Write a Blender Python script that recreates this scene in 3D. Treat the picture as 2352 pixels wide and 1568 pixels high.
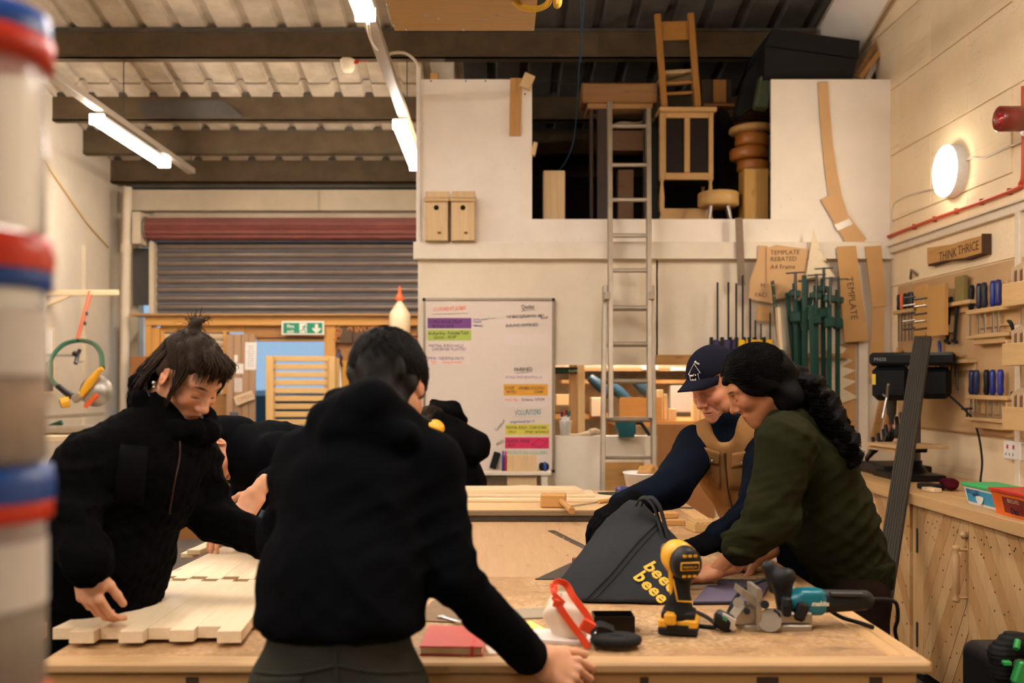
import bpy, math, random
import numpy as np
from mathutils import Vector, Matrix, Euler
random.seed(7); RNG = np.random.RandomState(11)
SC = bpy.context.scene
COL = SC.collection
for _o in list(bpy.data.objects): bpy.data.objects.remove(_o)
# ------------------------------------------------------------------ camera, light, exposure
F = 35.0/36.0*2352; CX, CY, CZ = 1142.0, 875.0, 1.5
cam = bpy.data.cameras.new('camera'); camo = bpy.data.objects.new('camera', cam); COL.objects.link(camo)
camo.location = (0, 0, CZ); camo.rotation_euler = (math.pi/2, 0, 0)
cam.lens = 35; cam.sensor_width = 36; cam.shift_x = (1176-CX)/2352; cam.shift_y = (CY-784)/2352
cam.clip_start = .05; cam.clip_end = 200
cam.dof.use_dof = True; cam.dof.focus_distance = 3.7; cam.dof.aperture_fstop = 2.4
SC.camera = camo
SC.view_settings.view_transform = 'Standard'; SC.view_settings.look = 'None'
SC.view_settings.gamma = 1.0; SC.view_settings.exposure = 0.0; SC.view_settings.use_curve_mapping = False
W = bpy.data.worlds.new('sky'); SC.world = W; W.use_nodes = True
W.node_tree.nodes['Background'].inputs[0].default_value = (.62, .78, 1.0, 1)
W.node_tree.nodes['Background'].inputs[1].default_value = 1.2
LAMP_COL = (1.0, .89, .80); LAMP_W = 108.0; BULK_W = 60.0
# ------------------------------------------------------------------ helpers
def P(px, py, d): return Vector(((px-CX)*d/F, d, CZ+(CY-py)*d/F))
def PZ(px, py, z):
    d = (CZ-z)*F/(py-CY); return P(px, py, d)
def PXW(px, py, X):
    d = X*F/(px-CX); return P(px, py, d)
def link(o): COL.objects.link(o); return o
def tag(o, label=None, cat=None, group=None, kind=None):
    if label: o['label'] = label
    if cat: o['category'] = cat
    if group: o['group'] = group
    if kind: o['kind'] = kind
    return o
def thing(name, label, cat, loc, group=None):
    o = link(bpy.data.objects.new(name, None)); o.location = loc; o.empty_display_size = .1
    return tag(o, label, cat, group)
def root_loc(p):
    v = Vector((0, 0, 0))
    while p is not None: v = v+p.location; p = p.parent
    return v
def copy_tree(o, parent=None):
    c = o.copy(); link(c); c.parent = parent
    for ch in list(o.children): copy_tree(ch, c)
    return c
def basis(x, up=(0, 0, 1)):
    x = Vector(x).normalized(); up = Vector(up)
    y = up.cross(x)
    if y.length < 1e-5: y = Vector((0, 1, 0)).cross(x)
    y.normalize(); z = x.cross(y)
    return Matrix((x, y, z)).transposed()
def mat4(R, t):
    m = R.to_4x4() if len(R.row) == 3 else R.copy(); m.translation = Vector(t); return m
def rotm(x=0, y=0, z=0): return Euler((math.radians(x), math.radians(y), math.radians(z))).to_matrix()
I3 = Matrix.Identity(3)
class MB:
    """collects shapes; build() links them as one mesh object"""
    def __init__(s): s.v = []; s.f = []; s.m = []; s.sm = []; s.cur = 0; s.T = None
    def add(s, vs, fs, smooth=False):
        n = len(s.v)
        if s.T is not None: vs = [s.T @ Vector(v) for v in vs]
        s.v.extend([tuple(v) for v in vs])
        for f in fs: s.f.append(tuple(i+n for i in f)); s.m.append(s.cur); s.sm.append(smooth)
        return s
    def box(s, c, size, R=I3, b=0.0):
        c = Vector(c); hx, hy, hz = [a/2 for a in size]
        b = min(b, hx*.45, hy*.45, hz*.45)
        if b <= 0:
            vs = [c+R@Vector((sx*hx, sy*hy, sz*hz)) for sx in (-1, 1) for sy in (-1, 1) for sz in (-1, 1)]
            return s.add(vs, [(0, 1, 3, 2), (4, 6, 7, 5), (0, 4, 5, 1), (2, 3, 7, 6), (0, 2, 6, 4), (1, 5, 7, 3)])
        vs = []; idx = {}
        for sx in (-1, 1):
            for sy in (-1, 1):
                for sz in (-1, 1):
                    for k in range(3):
                        q = [sx*(hx-b), sy*(hy-b), sz*(hz-b)]
                        q[k] = (sx*hx, sy*hy, sz*hz)[k]
                        idx[(sx, sy, sz, k)] = len(vs); vs.append(c+R@Vector(q))
        fs = []
        for k in range(3):
            for sg in (-1, 1):
                a, b2 = [j for j in range(3) if j != k]
                loop = []
                for (p, q) in ((-1, -1), (1, -1), (1, 1), (-1, 1)):
                    t = [0, 0, 0]; t[k] = sg; t[a] = p; t[b2] = q
                    loop.append(idx[(*t, k)])
                fs.append(tuple(loop))
        for k in range(3):
            a, b2 = [j for j in range(3) if j != k]
            for p in (-1, 1):
                for q in (-1, 1):
                    t0 = [0, 0, 0]; t0[a] = p; t0[b2] = q; t1 = list(t0); t0[k] = -1; t1[k] = 1
                    fs.append((idx[(*t0, a)], idx[(*t1, a)], idx[(*t1, b2)], idx[(*t0, b2)]))
        for sx in (-1, 1):
            for sy in (-1, 1):
                for sz in (-1, 1): fs.append(tuple(idx[(sx, sy, sz, k)] for k in range(3)))
        return s.add(vs, fs)
    def bx(s, x0, x1, y0, y1, z0, z1, b=0.0):
        return s.box(((x0+x1)/2, (y0+y1)/2, (z0+z1)/2), (abs(x1-x0), abs(y1-y0), abs(z1-z0)), I3, b)
    def bar(s, a, b, w, h, up=(0, 0, 1), bev=0.0):
        """beam from a to b, w across, h along up"""
        a = Vector(a); b = Vector(b); return s.box((a+b)/2, ((b-a).length, w, h), basis(b-a, up), bev)
    def tube(s, pts, r, n=10, caps=True, closed=False):
        pts = [Vector(p) for p in pts]; m = len(pts)
        rr = r if isinstance(r, (list, tuple, np.ndarray)) else [r]*m
        vs = []; prev = None
        for i, p in enumerate(pts):
            if closed: t = pts[(i+1) % m]-pts[i-1]
            else: t = pts[min(i+1, m-1)]-pts[max(i-1, 0)]
            if t.length < 1e-9: t = Vector((0, 0, 1))
            t.normalize()
            if prev is None:
                u = t.cross(Vector((0, 0, 1)))
                if u.length < .05: u = t.cross(Vector((1, 0, 0)))
            else: u = prev-t*prev.dot(t)
            u.normalize(); prev = u; w = t.cross(u)
            for k in range(n):
                a = 2*math.pi*k/n; vs.append(p+(u*math.cos(a)+w*math.sin(a))*rr[i])
        fs = []
        for i in range(m if closed else m-1):
            j = (i+1) % m
            for k in range(n):
                k2 = (k+1) % n; fs.append((i*n+k, i*n+k2, j*n+k2, j*n+k))
        s.add(vs, fs, True)
        if caps and not closed:
            s.add(vs[:n], [tuple(range(n-1, -1, -1))]); s.add(vs[-n:], [tuple(range(n))])
        return s
    def cyl(s, a, b, r, r2=None, n=16):
        return s.tube([a, b], [r, r if r2 is None else r2], n)
    def lathe(s, prof, c=(0, 0, 0), R=I3, n=20, sx=1, sy=1):
        """prof: (radius, height) list about local z"""
        c = Vector(c); vs = []
        for (r, h) in prof:
            for k in range(n):
                a = 2*math.pi*k/n; vs.append(c+R@Vector((r*math.cos(a)*sx, r*math.sin(a)*sy, h)))
        fs = []
        for i in range(len(prof)-1):
            for k in range(n):
                k2 = (k+1) % n; fs.append((i*n+k, i*n+k2, (i+1)*n+k2, (i+1)*n+k))
        s.add(vs, fs, True)
        if prof[0][0] > 1e-4: s.add(vs[:n], [tuple(range(n-1, -1, -1))])
        if prof[-1][0] > 1e-4: s.add(vs[-n:], [tuple(range(n))])
        return s
    def prism(s, poly, a, b=None):
        """poly: list of 3D points (front), extruded by vector a"""
        n = len(poly); a = Vector(a); p0 = [Vector(p) for p in poly]; p1 = [p+a for p in p0]
        fs = [tuple(range(n)), tuple(range(2*n-1, n-1, -1))]
        for i in range(n):
            j = (i+1) % n; fs.append((i, i+n, j+n, j))
        return s.add(p0+p1, fs)
    def ell(s, c, r, R=I3, n=16, m=10):
        prof = [(math.sin(math.pi*i/m), -math.cos(math.pi*i/m)) for i in range(m+1)]
        c = Vector(c); vs = []
        for (a, h) in prof:
            for k in range(n):
                t = 2*math.pi*k/n; vs.append(c+R@Vector((a*math.cos(t)*r[0], a*math.sin(t)*r[1], h*r[2])))
        fs = []
        for i in range(m):
            for k in range(n):
                k2 = (k+1) % n; fs.append((i*n+k, i*n+k2, (i+1)*n+k2, (i+1)*n+k))
        return s.add(vs, fs, True)
    def quad(s, *p): return s.add(p, [tuple(range(len(p)))])
    def build(s, name, mats, parent=None, label=None, cat=None, group=None, kind=None, origin=None):
        me = bpy.data.meshes.new(name)
        v = np.array(s.v, dtype=np.float64)
        if parent is not None: o0 = np.array(root_loc(parent))
        elif origin is not None: o0 = np.array(origin)
        else:
            lo, hi = v.min(0), v.max(0); o0 = np.array([(lo[0]+hi[0])/2, (lo[1]+hi[1])/2, lo[2]])
        me.from_pydata((v-o0).tolist(), [], s.f)
        if not isinstance(mats, (list, tuple)): mats = [mats]
        for m in mats: me.materials.append(m)
        me.polygons.foreach_set('material_index', s.m); me.polygons.foreach_set('use_smooth', s.sm)
        me.update()
        o = link(bpy.data.objects.new(name, me))
        if parent is not None: o.parent = parent
        else: o.location = o0
        return tag(o, label, cat, group, kind)
def fixn(o):
    import bmesh
    bm = bmesh.new(); bm.from_mesh(o.data); bmesh.ops.recalc_face_normals(bm, faces=bm.faces); bm.to_mesh(o.data); bm.free(); return o
def arrmesh(name, V, Fq, mats, parent=None, origin=None, smooth=True, midx=None):
    """fast mesh from numpy arrays"""
    V = np.asarray(V, dtype=np.float32); Fq = np.asarray(Fq, dtype=np.int32)
    if parent is not None: o0 = np.array(root_loc(parent), dtype=np.float32)
    elif origin is not None: o0 = np.array(origin, dtype=np.float32)
    else: o0 = np.array([V[:, 0].mean(), V[:, 1].mean(), V[:, 2].min()], dtype=np.float32)
    me = bpy.data.meshes.new(name); k = Fq.shape[1]
    me.vertices.add(len(V)); me.vertices.foreach_set('co', (V-o0).ravel())
    me.loops.add(Fq.size); me.loops.foreach_set('vertex_index', Fq.ravel())
    me.polygons.add(len(Fq)); me.polygons.foreach_set('loop_start', np.arange(0, Fq.size, k, dtype=np.int32))
    me.polygons.foreach_set('loop_total', np.full(len(Fq), k, dtype=np.int32))
    if not isinstance(mats, (list, tuple)): mats = [mats]
    for m in mats: me.materials.append(m)
    if midx is not None: me.polygons.foreach_set('material_index', np.asarray(midx, dtype=np.int32))
    me.polygons.foreach_set('use_smooth', np.full(len(Fq), smooth))
    me.update(calc_edges=True); me.validate()
    o = link(bpy.data.objects.new(name, me))
    if parent is not None: o.parent = parent
    else: o.location = Vector([float(x) for x in o0])
    return o
def text(body, loc, right, up, size, mat, parent=None, name='lettering', ext=.0006, align='LEFT', shear=0, thick=0, space=1.0):
    cu = bpy.data.curves.new(name, 'FONT'); cu.body = body; cu.size = size; cu.extrude = ext; cu.align_x = align
    cu.shear = shear; cu.offset = thick; cu.space_character = space; cu.resolution_u = 2; cu.materials.append(mat)
    _t = bpy.data.objects.new(name, cu); me = bpy.data.meshes.new_from_object(_t); bpy.data.objects.remove(_t); bpy.data.curves.remove(cu); me.name = name
    o = link(bpy.data.objects.new(name, me))
    x = Vector(right).normalized(); z = x.cross(Vector(up)).normalized(); y = z.cross(x)
    M = mat4(Matrix((x, y, z)).transposed(), Vector(loc)-(root_loc(parent) if parent else Vector()))
    if parent is not None: o.parent = parent
    o.matrix_local = M; return o
# ------------------------------------------------------------------ materials
def srgb(r, g, b):
    f = lambda c: (c/255/12.92) if c/255 <= .04045 else ((c/255+.055)/1.055)**2.4
    return (f(r), f(g), f(b), 1)
_M = {}
class NT:
    def __init__(s, name):
        s.m = bpy.data.materials.new(name); s.m.use_nodes = True; s.n = s.m.node_tree.nodes; s.l = s.m.node_tree.links
        s.b = s.n['Principled BSDF']; s.tc = s.n.new('ShaderNodeTexCoord')
    def node(s, t, **kw):
        n = s.n.new(t)
        for k, v in kw.items(): setattr(n, k, v)
        return n
    def mapping(s, scale, rot=(0, 0, 0), loc=None, coord='Object'):
        mp = s.node('ShaderNodeMapping'); mp.inputs['Scale'].default_value = scale; mp.inputs['Rotation'].default_value = rot
        s.l.new(s.tc.outputs[coord], mp.inputs['Vector'])
        oi = s.node('ShaderNodeObjectInfo'); mu = s.node('ShaderNodeMath', operation='MULTIPLY'); mu.inputs[1].default_value = 13.7
        s.l.new(oi.outputs['Random'], mu.inputs[0]); cb = s.node('ShaderNodeCombineXYZ')
        for i in range(3): s.l.new(mu.outputs[0], cb.inputs[i])
        s.l.new(cb.outputs[0], mp.inputs['Location'])
        return mp.outputs[0]
    def noise(s, vec, scale, detail=4, rough=.55, dist=0):
        n = s.node('ShaderNodeTexNoise'); n.inputs['Scale'].default_value = scale; n.inputs['Detail'].default_value = detail
        n.inputs['Roughness'].default_value = rough; n.inputs['Distortion'].default_value = dist
        if vec is not None: s.l.new(vec, n.inputs['Vector'])
        return n.outputs['Fac']
    def ramp(s, fac, stops):
        r = s.node('ShaderNodeValToRGB'); e = r.color_ramp.elements
        while len(e) > 1: e.remove(e[-1])
        e[0].position = stops[0][0]; e[0].color = stops[0][1]
        for p, c in stops[1:]:
            q = e.new(p); q.color = c
        s.l.new(fac, r.inputs[0]); return r.outputs[0]
    def mix(s, fac, a, b, blend='MIX'):
        m = s.node('ShaderNodeMix', data_type='RGBA', blend_type=blend)
        for sock, v in ((m.inputs[0], fac), (m.inputs[6], a), (m.inputs[7], b)):
            if hasattr(v, 'links'): s.l.new(v, sock)
            else: sock.default_value = v
        return m.outputs[2]
    def bump(s, h, strength=.3, dist=.01):
        b = s.node('ShaderNodeBump'); b.inputs['Strength'].default_value = strength; b.inputs['Distance'].default_value = dist
        s.l.new(h, b.inputs['Height']); s.l.new(b.outputs[0], s.b.inputs['Normal'])
    def base(s, c):
        if hasattr(c, 'links'): s.l.new(c, s.b.inputs['Base Color'])
        else: s.b.inputs['Base Color'].default_value = c
    def pr(s, **kw):
        for k, v in kw.items(): s.b.inputs[k.replace('_', ' ')].default_value = v
def dim(c, k): return (c[0]*k, c[1]*k, c[2]*k, 1)
def plain(name, col, rough=.5, metal=0, var=.12, scale=30, bump=.0, sss=0, coat=0):
    if name in _M: return _M[name]
    t = NT(name); v = t.mapping((1, 1, 1)); n = t.noise(v, scale)
    t.base(t.mix(n, dim(col, 1-var), dim(col, 1+var))); t.pr(Roughness=rough, Metallic=metal)
    if coat: t.pr(Coat_Weight=coat)
    if max(col[:3]) < .03 and not coat: t.pr(Specular_IOR_Level=.22)
    if sss:
        t.pr(Subsurface_Weight=sss); t.b.inputs['Subsurface Radius'].default_value = (.01, .004, .002)
    if bump: t.bump(n, bump, .004)
    _M[name] = t.m; return t.m
def wood(name, col, axis='X', dark=.62, rough=.55, knots=.5, grain=1.0, bump=.12, varo=.18):
    """pine/ply like wood, grain along the object's own axis"""
    if name in _M: return _M[name]
    t = NT(name); i = 'XYZ'.index(axis)
    sc = [14*grain]*3; sc[i] = 1.1; v = t.mapping(sc)
    n = t.noise(v, 2.2, 6, .6, .6)
    sc2 = [60*grain]*3; sc2[i] = 3; n2 = t.noise(t.mapping(sc2), 3, 3)
    c = t.ramp(n, [(.28, dim(col, dark)), (.5, col), (.72, dim(col, 1.12))])
    c = t.mix(n2, dim(col, .8), c)
    oi = t.node('ShaderNodeObjectInfo'); c = t.mix(oi.outputs['Random'], t.mix(varo, c, dim(col, .45)), c)
    if knots:
        sk = [9, 9, 9]; sk[i] = 3.2
        vo = t.node('ShaderNodeTexVoronoi'); vo.inputs['Scale'].default_value = 1.0; t.l.new(t.mapping(sk), vo.inputs['Vector'])
        kf = t.ramp(vo.outputs['Distance'], [(.05, (1, 1, 1, 1)), (.13, (0, 0, 0, 1))])
        c = t.mix(t.mix(knots, (0, 0, 0, 1), kf), c, dim((col[0], col[1]*.8, col[2]*.65), .36))
    t.base(c); t.pr(Roughness=rough); t.bump(n2, bump, .003); _M[name] = t.m; return t.m
def fabric(name, col, scale=500, rough=.95, bump=.25, fold=9, sheen=.02):
    if name in _M: return _M[name]
    t = NT(name); v = t.mapping((1, 1, 1)); n = t.noise(v, scale, 2); n2 = t.noise(v, fold, 4, .5, .4)
    t.base(t.mix(n2, dim(col, .75), dim(col, 1.25))); t.pr(Roughness=rough, Sheen_Weight=sheen*.1, Specular_IOR_Level=.03)
    ad = t.node('ShaderNodeMath', operation='MULTIPLY_ADD'); t.l.new(n2, ad.inputs[0]); ad.inputs[1].default_value = 3.0; t.l.new(n, ad.inputs[2])
    t.bump(ad.outputs[0], bump, .006); _M[name] = t.m; return t.m
def plaster(name, col, stain=.25, lines=0, rough=.8, scale=3.0, pits=0):
    """painted wall with scuffs, pits and faint trowel marks"""
    if name in _M: return _M[name]
    t = NT(name); v = t.mapping((1, 1, 1)); n = t.noise(v, scale, 6, .6); n2 = t.noise(v, 55, 3); n3 = t.noise(v, 1.3, 3)
    c = t.mix(t.ramp(n, [(.35, (0, 0, 0, 1)), (.7, (1, 1, 1, 1))]), dim(col, 1-stain), col)
    c = t.mix(t.ramp(n3, [(.4, (1, 1, 1, 1)), (.6, (0, 0, 0, 1))]), c, t.mix(.12, c, (col[0]*.8, col[1]*.7, col[2]*.5, 1)))
    c = t.mix(t.ramp(n2, [(.22, (1, 1, 1, 1)), (.29, (0, 0, 0, 1))]), c, dim(col, .55))
    if pits:
        pn = t.ramp(t.noise(v, 95, 2), [(.3, (1, 1, 1, 1)), (.37, (0, 0, 0, 1))]); pm = t.ramp(t.noise(v, 2.6, 2), [(.48, (0, 0, 0, 1)), (.6, (1, 1, 1, 1))])
        c = t.mix(t.mix(pm, (0, 0, 0, 1), t.mix(pits, (0, 0, 0, 1), pn)), c, dim(col, .4))
        sk = t.ramp(t.noise(t.mapping((2, .5, 12)), 3, 4), [(.62, (0, 0, 0, 1)), (.72, (.5, .5, .5, 1))]); c = t.mix(sk, c, dim(col, .62))
    t.base(c); t.pr(Roughness=rough, Specular_IOR_Level=.3); t.bump(n2, .12, .004); _M[name] = t.m; return t.m
def emit(name, col, strength):
    if name in _M: return _M[name]
    t = NT(name); t.base((.9, .9, .9, 1)); t.b.inputs['Emission Color'].default_value = (*col[:3], 1); t.pr(Emission_Strength=strength)
    _M[name] = t.m; return t.m
def glass(name, col=(1, 1, 1, 1), rough=.05, alpha=None):
    if name in _M: return _M[name]
    t = NT(name); t.base(col); t.pr(Roughness=rough, Transmission_Weight=1.0, IOR=1.45)
    _M[name] = t.m; return t.m
PINE = srgb(222, 190, 140); PINE2 = srgb(205, 165, 105); PLY = srgb(214, 178, 128); OAK = srgb(196, 146, 82); CREAM = srgb(226, 214, 196)
BLACK = plain('black plastic', (.012, .012, .013, 1), .45); BLACKR = plain('black rubber', (.01, .01, .01, 1), .75)
STEEL = plain('steel', (.5, .49, .47, 1), .32, 1); DSTEEL = plain('dark steel', (.08, .08, .08, 1), .4, .9); ALU = plain('aluminium', (.62, .6, .56, 1), .42, .9, .2)
WPAINT = plaster('white painted board', srgb(243, 234, 223), .1); WPLAST = plain('white plastic', (.8, .79, .76, 1), .4)
for _a in 'XYZ':
    wood('pine '+_a, PINE, _a); wood('ply '+_a, PLY, _a, .8, .6, .1); wood('oak '+_a, OAK, _a, .6); wood('old pine '+_a, srgb(176, 132, 78), _a, .55)
    wood('pale board '+_a, srgb(232, 206, 166), _a, .86, .5, .55)
def wd(k, a='X'): return _M[k+' '+a]
# ================================================================== the room
XL, XR, YM, YB, YBACK = -3.71, 2.645, 6.7, 9.77, -5.0
def roof_z(y): return CZ+2.59+.203*(7.3-y) if y > .5 else CZ+2.59+.203*6.8-.203*(.5-y)
M_floor = plaster('concrete floor', srgb(120, 112, 102), .35)
M_block = plaster('painted block wall', srgb(250, 228, 192), .16, scale=1.6, pits=.5)
M_wall = plaster('painted plaster wall', srgb(206, 193, 172), .2, scale=1.4)
M_roof = plaster('fibre cement sheet', srgb(190, 174, 152), .36, scale=4); M_roof_shade = plaster('grey fibre cement sheet in painted shade', srgb(84, 80, 76), .4, scale=4)  # right half of the roof: weaker light painted in as a darker sheet colour
M_purlin = plaster('grimy steel purlin', srgb(92, 76, 54), .4, scale=5)
M_purlin2 = plaster('dull grey steel', srgb(84, 80, 74), .3, scale=5)
MB().bx(XL-.3, XR+.3, YBACK-.3, 14, -.1, 0).build('floor', M_floor, kind='structure')
MB().bx(XL-.15, XL, YBACK, YB+.15, 0, 5.2).build('wall_left', M_wall, kind='structure')
MB().bx(XL, XR, YBACK-.15, YBACK, 0, 6).build('wall_front', plaster('dark low-bounce wall', srgb(120, 96, 66), .4), kind='structure')  # unseen wall behind the camera, toned dark to cut bounced light
# right wall: courses of large blocks with thin recessed joints
wr = MB().bx(XR+.012, XR+.2, YBACK, YB+.15, 0, 5.6).build('wall_right', M_block, kind='structure')
course = .44; blk = MB(); n = 0
for r in range(2, 12):
    z0 = .37+r*course; off = .5*(r % 2)
    for k in range(5, 9):
        y0 = k*.95+off*.95-.1; y1 = y0+.95
        y0 = max(y0, 4.3); y1 = min(y1, YB)
        if y1-y0 < .1: continue
        MB().box((XR+.008, (y0+y1)/2, z0+course/2), (.016+random.uniform(-.0015, .0015), y1-y0-.001, course-.007), I3, .002).build('block', M_block, wr)
# roof: pans with narrow raised ribs, two lapped sheets per slope, rib direction along the slope
def roof(y0, y1, dz, x0, x1, name='ceiling', mat=None):
    p = .2566; V = []; Fq = []; xs = []
    x = -3.119-3*p
    while x < x1+p:
        for dx, h in ((-.042, 0), (-.022, .034), (.022, .034), (.042, 0)): xs.append((x+dx, h))
        x += p
    xs = [(a, h) for a, h in xs if x0 <= a <= x1]; xs = [(x0, 0)]+xs+[(x1, 0)]
    for (a, h) in xs:
        V += [(a, y0, roof_z(y0)+h+dz), (a, y1, roof_z(y1)+h+dz)]
    for i in range(len(xs)-1): Fq.append((2*i, 2*i+2, 2*i+3, 2*i+1))
    o = arrmesh(name, V, Fq, mat or M_roof, smooth=False); o['kind'] = 'structure'
    sm = o.modifiers.new('t', 'SOLIDIFY'); sm.thickness = .007; sm.offset = 1; return o
for x0_, x1_, mm in ((XL, -.27, M_roof), (-.27, 2.34, M_roof_shade)): roof(.5, 8.157, .0, x0_, x1_, mat=mm); roof(8.098, YB+.15, -.016, x0_, x1_, mat=mm)
roof(YBACK, .5, 0, XL, XR)
# sloped white lining between the roof edge and the right wall
so = MB()
zB = lambda y: CZ+2.56-.29*(y-6.69)
so.prism([(2.34, .5, roof_z(.5)), (2.34, YB, roof_z(YB)), (XR+.05, YB, zB(YB)), (XR+.05, .5, zB(.5))], (0, 0, .04)).build('trim_1', WPAINT, kind='structure')
# purlins
def purlin(d, ytop, ybot, mat, name, lab, x1=2.34, web=.05):
    z0 = CZ+(CY-ybot)*d/F; z1 = CZ+(CY-ytop)*d/F
    r = thing('steel_purlin', lab, 'purlin', ((XL+x1)/2, d, z0), 'steel purlins under the roof')
    b = MB().bx(XL-.02, x1, d+.005, d+.013, z0+.012, z1)                 # web
    b.build('web', mat, r)
    MB().bx(XL-.02, x1, d, d+.085, z0, z0+.012).bx(XL-.02, x1, d, d+.01, z0, z0+.03).build('bottom_flange', mat, r)
    MB().bx(XL-.02, x1, d-.012, d+.085, z1-.02, z1).build('top_flange', M_purlin2, r)
    return r
purlin(7.297, 66, 134, M_purlin, 'a', 'wide grimy steel purlin nearest, running over the plywood box end')
purlin(8.298, 213, 277, M_purlin, 'b', 'brown steel purlin second from the front with grey repair patch')
purlin(8.910, 293, 353, M_purlin, 'c', 'brown steel purlin third from the front, below the patched one', x1=2.34)
purlin(9.545, 362, 419, M_purlin, 'd', 'brown steel purlin closest to the roller shutter wall', x1=2.34)
pp = P(500, 250, 8.295)
MB().prism([P(312, 243, 8.293), P(345, 229, 8.293), P(515, 229, 8.293), P(560, 270, 8.293), P(335, 270, 8.293)], (0, .004, 0)).build('grey_patch', M_purlin2, bpy.data.objects['steel_purlin.001'])
# back wall with shutter opening
M_cream = plaster('cream painted steel', srgb(206, 190, 164), .2); M_drain = plaster('cream painted pipe', srgb(212, 198, 174), .15)
zz = lambda py, d: CZ+(CY-py)*d/F
xx = lambda px, d: (px-CX)*d/F
wb = MB(); zt = zz(720, YB)
wb.bx(XL, xx(318, YB), YB, YB+.15, 0, 5).bx(xx(318, YB), XR, YB, YB+.15, zz(510, YB), 5).bx(xx(958, YB), XR, YB, YB+.15, 0, 3)
wb.build('wall_back', M_cream, kind='structure')
MB().bx(XL+.12, .5, YB-.14, YB, zz(482, 9.604), zz(435, 9.604)).build('trim_2', M_cream, kind='structure')
MB().bx(xx(728, 9.593), xx(734, 9.593), YB-.15, YB-.14, zz(481, 9.593), zz(436, 9.593)).build('trim_3', plain('dull cream', srgb(170, 155, 130), .7), kind='structure')
MB().bx(XL+.1, .5, YB-.1, YB, zz(430, 9.651), zz(416, 9.651)).build('trim_4', M_purlin2, kind='structure')
MB().bx(XL+.35, .5, YB-.03, YB, zz(505, 9.734), zz(484, 9.734)).build('trim_5', M_cream, kind='structure')
# drain pipe
r = thing('drain_pipe', 'cream painted vertical drain pipe in the corner beside the roller shutter', 'pipe', P(285, CY+1.5*F/9.475, 9.475))
xa = xx(293, 9.475); MB().tube([(xx(281, 9.475), 9.475, 0), (xx(287, 9.475), 9.475, 1.9), (xa, 9.475, zz(430, 9.475))], .042, 16).build('pipe', M_drain, r)
MB().cyl((xx(289, 9.475), 9.475, 2.72), (xx(290, 9.475), 9.475, 2.8), .05).build('collar', M_drain, r)
# roller shutter
M_slat = plain('grey shutter steel', srgb(120, 108, 98), .45, .6, .2, 6); M_barrel = plain('faded maroon paint', srgb(112, 58, 50), .6, 0, .4, 5)
r = thing('roller_shutter', 'part-lowered grey corrugated roller shutter with faded maroon rolled barrel', 'roller shutter', (xx(650, 9.651), 9.651, zz(735, 9.651)))
xs0, xs1 = xx(346, 9.675), xx(962, 9.675)
z = zz(735, 9.698); k = 0
while z < zz(545, 9.698):
    pr = []
    for i in range(9):
        a = math.pi*i/8; pr.append((0, 9.710-.022*math.sin(a), z+.0824*(i/8)))
    b = MB(); b.prism([(xs0, p[1], p[2]) for p in pr]+[(xs0, 9.724, z+.0824), (xs0, 9.724, z)], (xs1-xs0, 0, 0)); b.build('slat', M_slat, r); z += .0853
bar = MB(); c = Vector((0, 9.569, zz(526, 9.569))); prof = []; R0 = .1
for i in range(72):
    a = 2*math.pi*i/72; rr = R0+.009*math.cos(a*12); prof.append((xx(332, 9.534), c.y+rr*math.cos(a), c.z+rr*math.sin(a)))
bar.prism(prof, (xs1-xx(332, 9.534), 0, 0)); bar.build('barrel', M_barrel, r)
MB().bx(xx(312, 9.534), xx(330, 9.534), 9.440, 9.746, zz(562, 9.534), zz(490, 9.534)).build('end_bracket', M_cream, r)
MB().lathe([(.1, 0), (.118, .005), (.118, .02), (.03, .022)], (xx(331, 9.534), c.y, c.z), basis((0, 0, -1), (1, 0, 0))).build('end_disc', plain('grubby grease', srgb(110, 100, 84), .6), r)
MB().bx(xx(346, 9.651), xx(357, 9.651), 9.604, 9.710, .0, zz(557, 9.651)).build('guide_rail', M_cream, r)
# white boxing beside pipe
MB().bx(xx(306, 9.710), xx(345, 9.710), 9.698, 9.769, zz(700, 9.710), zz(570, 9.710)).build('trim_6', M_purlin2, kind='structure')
# -------- timber screen with doorway inside the shutter opening
YS = 9.416
sx = lambda px: xx(px, YS); sz = lambda py: zz(py, YS)
WD = wood('orange timber', srgb(206, 150, 74), 'X', .7, .55, .3); WDZ = wood('orange timber upright', srgb(206, 150, 74), 'Z', .7, .55, .3)
PNL = wood('brown ply lining', srgb(168, 116, 62), 'X', .7, .6, .2); DOORW = wood('faded door boards', srgb(176, 138, 104), 'Z', .6, .6, .5)
r = thing('timber_screen', 'orange timber framed screen and doorway below the roller shutter', 'partition', (sx(650), YS, 0))
MB().bx(sx(336), sx(962), YS-.05, YS+.06, sz(748), sz(727), .004).build('header', WD, r)
MB().bx(sx(305), sx(962), YS-.1, YS+.15, sz(726), sz(721)).build('capping_board', wd('old pine'), r)
MB().bx(sx(336), sx(350), YS-.04, YS+.06, 0, sz(748)).build('post', WDZ, r)
MB().bx(sx(350), sx(368), YS-.02, YS+.06, 0, sz(752)).build('post', WDZ, r)
MB().bx(sx(368), sx(560), YS+.01, YS+.05, sz(762), sz(748)).build('rail', WD, r)
MB().bx(sx(560), sx(770), YS, YS+.05, sz(778), sz(748)).build('lintel_board', PNL, r)
MB().bx(sx(590), sx(748), YS+.0, YS+.05, sz(784), sz(775)).build('door_head', wd('old pine'), r)
MB().bx(sx(746), sx(771), YS-.03, YS+.06, 0, sz(748)).build('jamb', WDZ, r)
MB().bx(sx(771), sx(958), YS+.02, YS+.05, 0, sz(748)).build('lining_panel', PNL, r)
MB().bx(sx(786), sx(835), YS+.0, YS+.03, 0, sz(828)).build('yellow_panel', wood('yellow ply', srgb(214, 156, 60), 'Z', .9, .6, .1), r)
MB().bx(sx(380), sx(520), YS+.03, YS+.05, 0, sz(900)).build('lower_panel', PNL, r)
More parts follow.
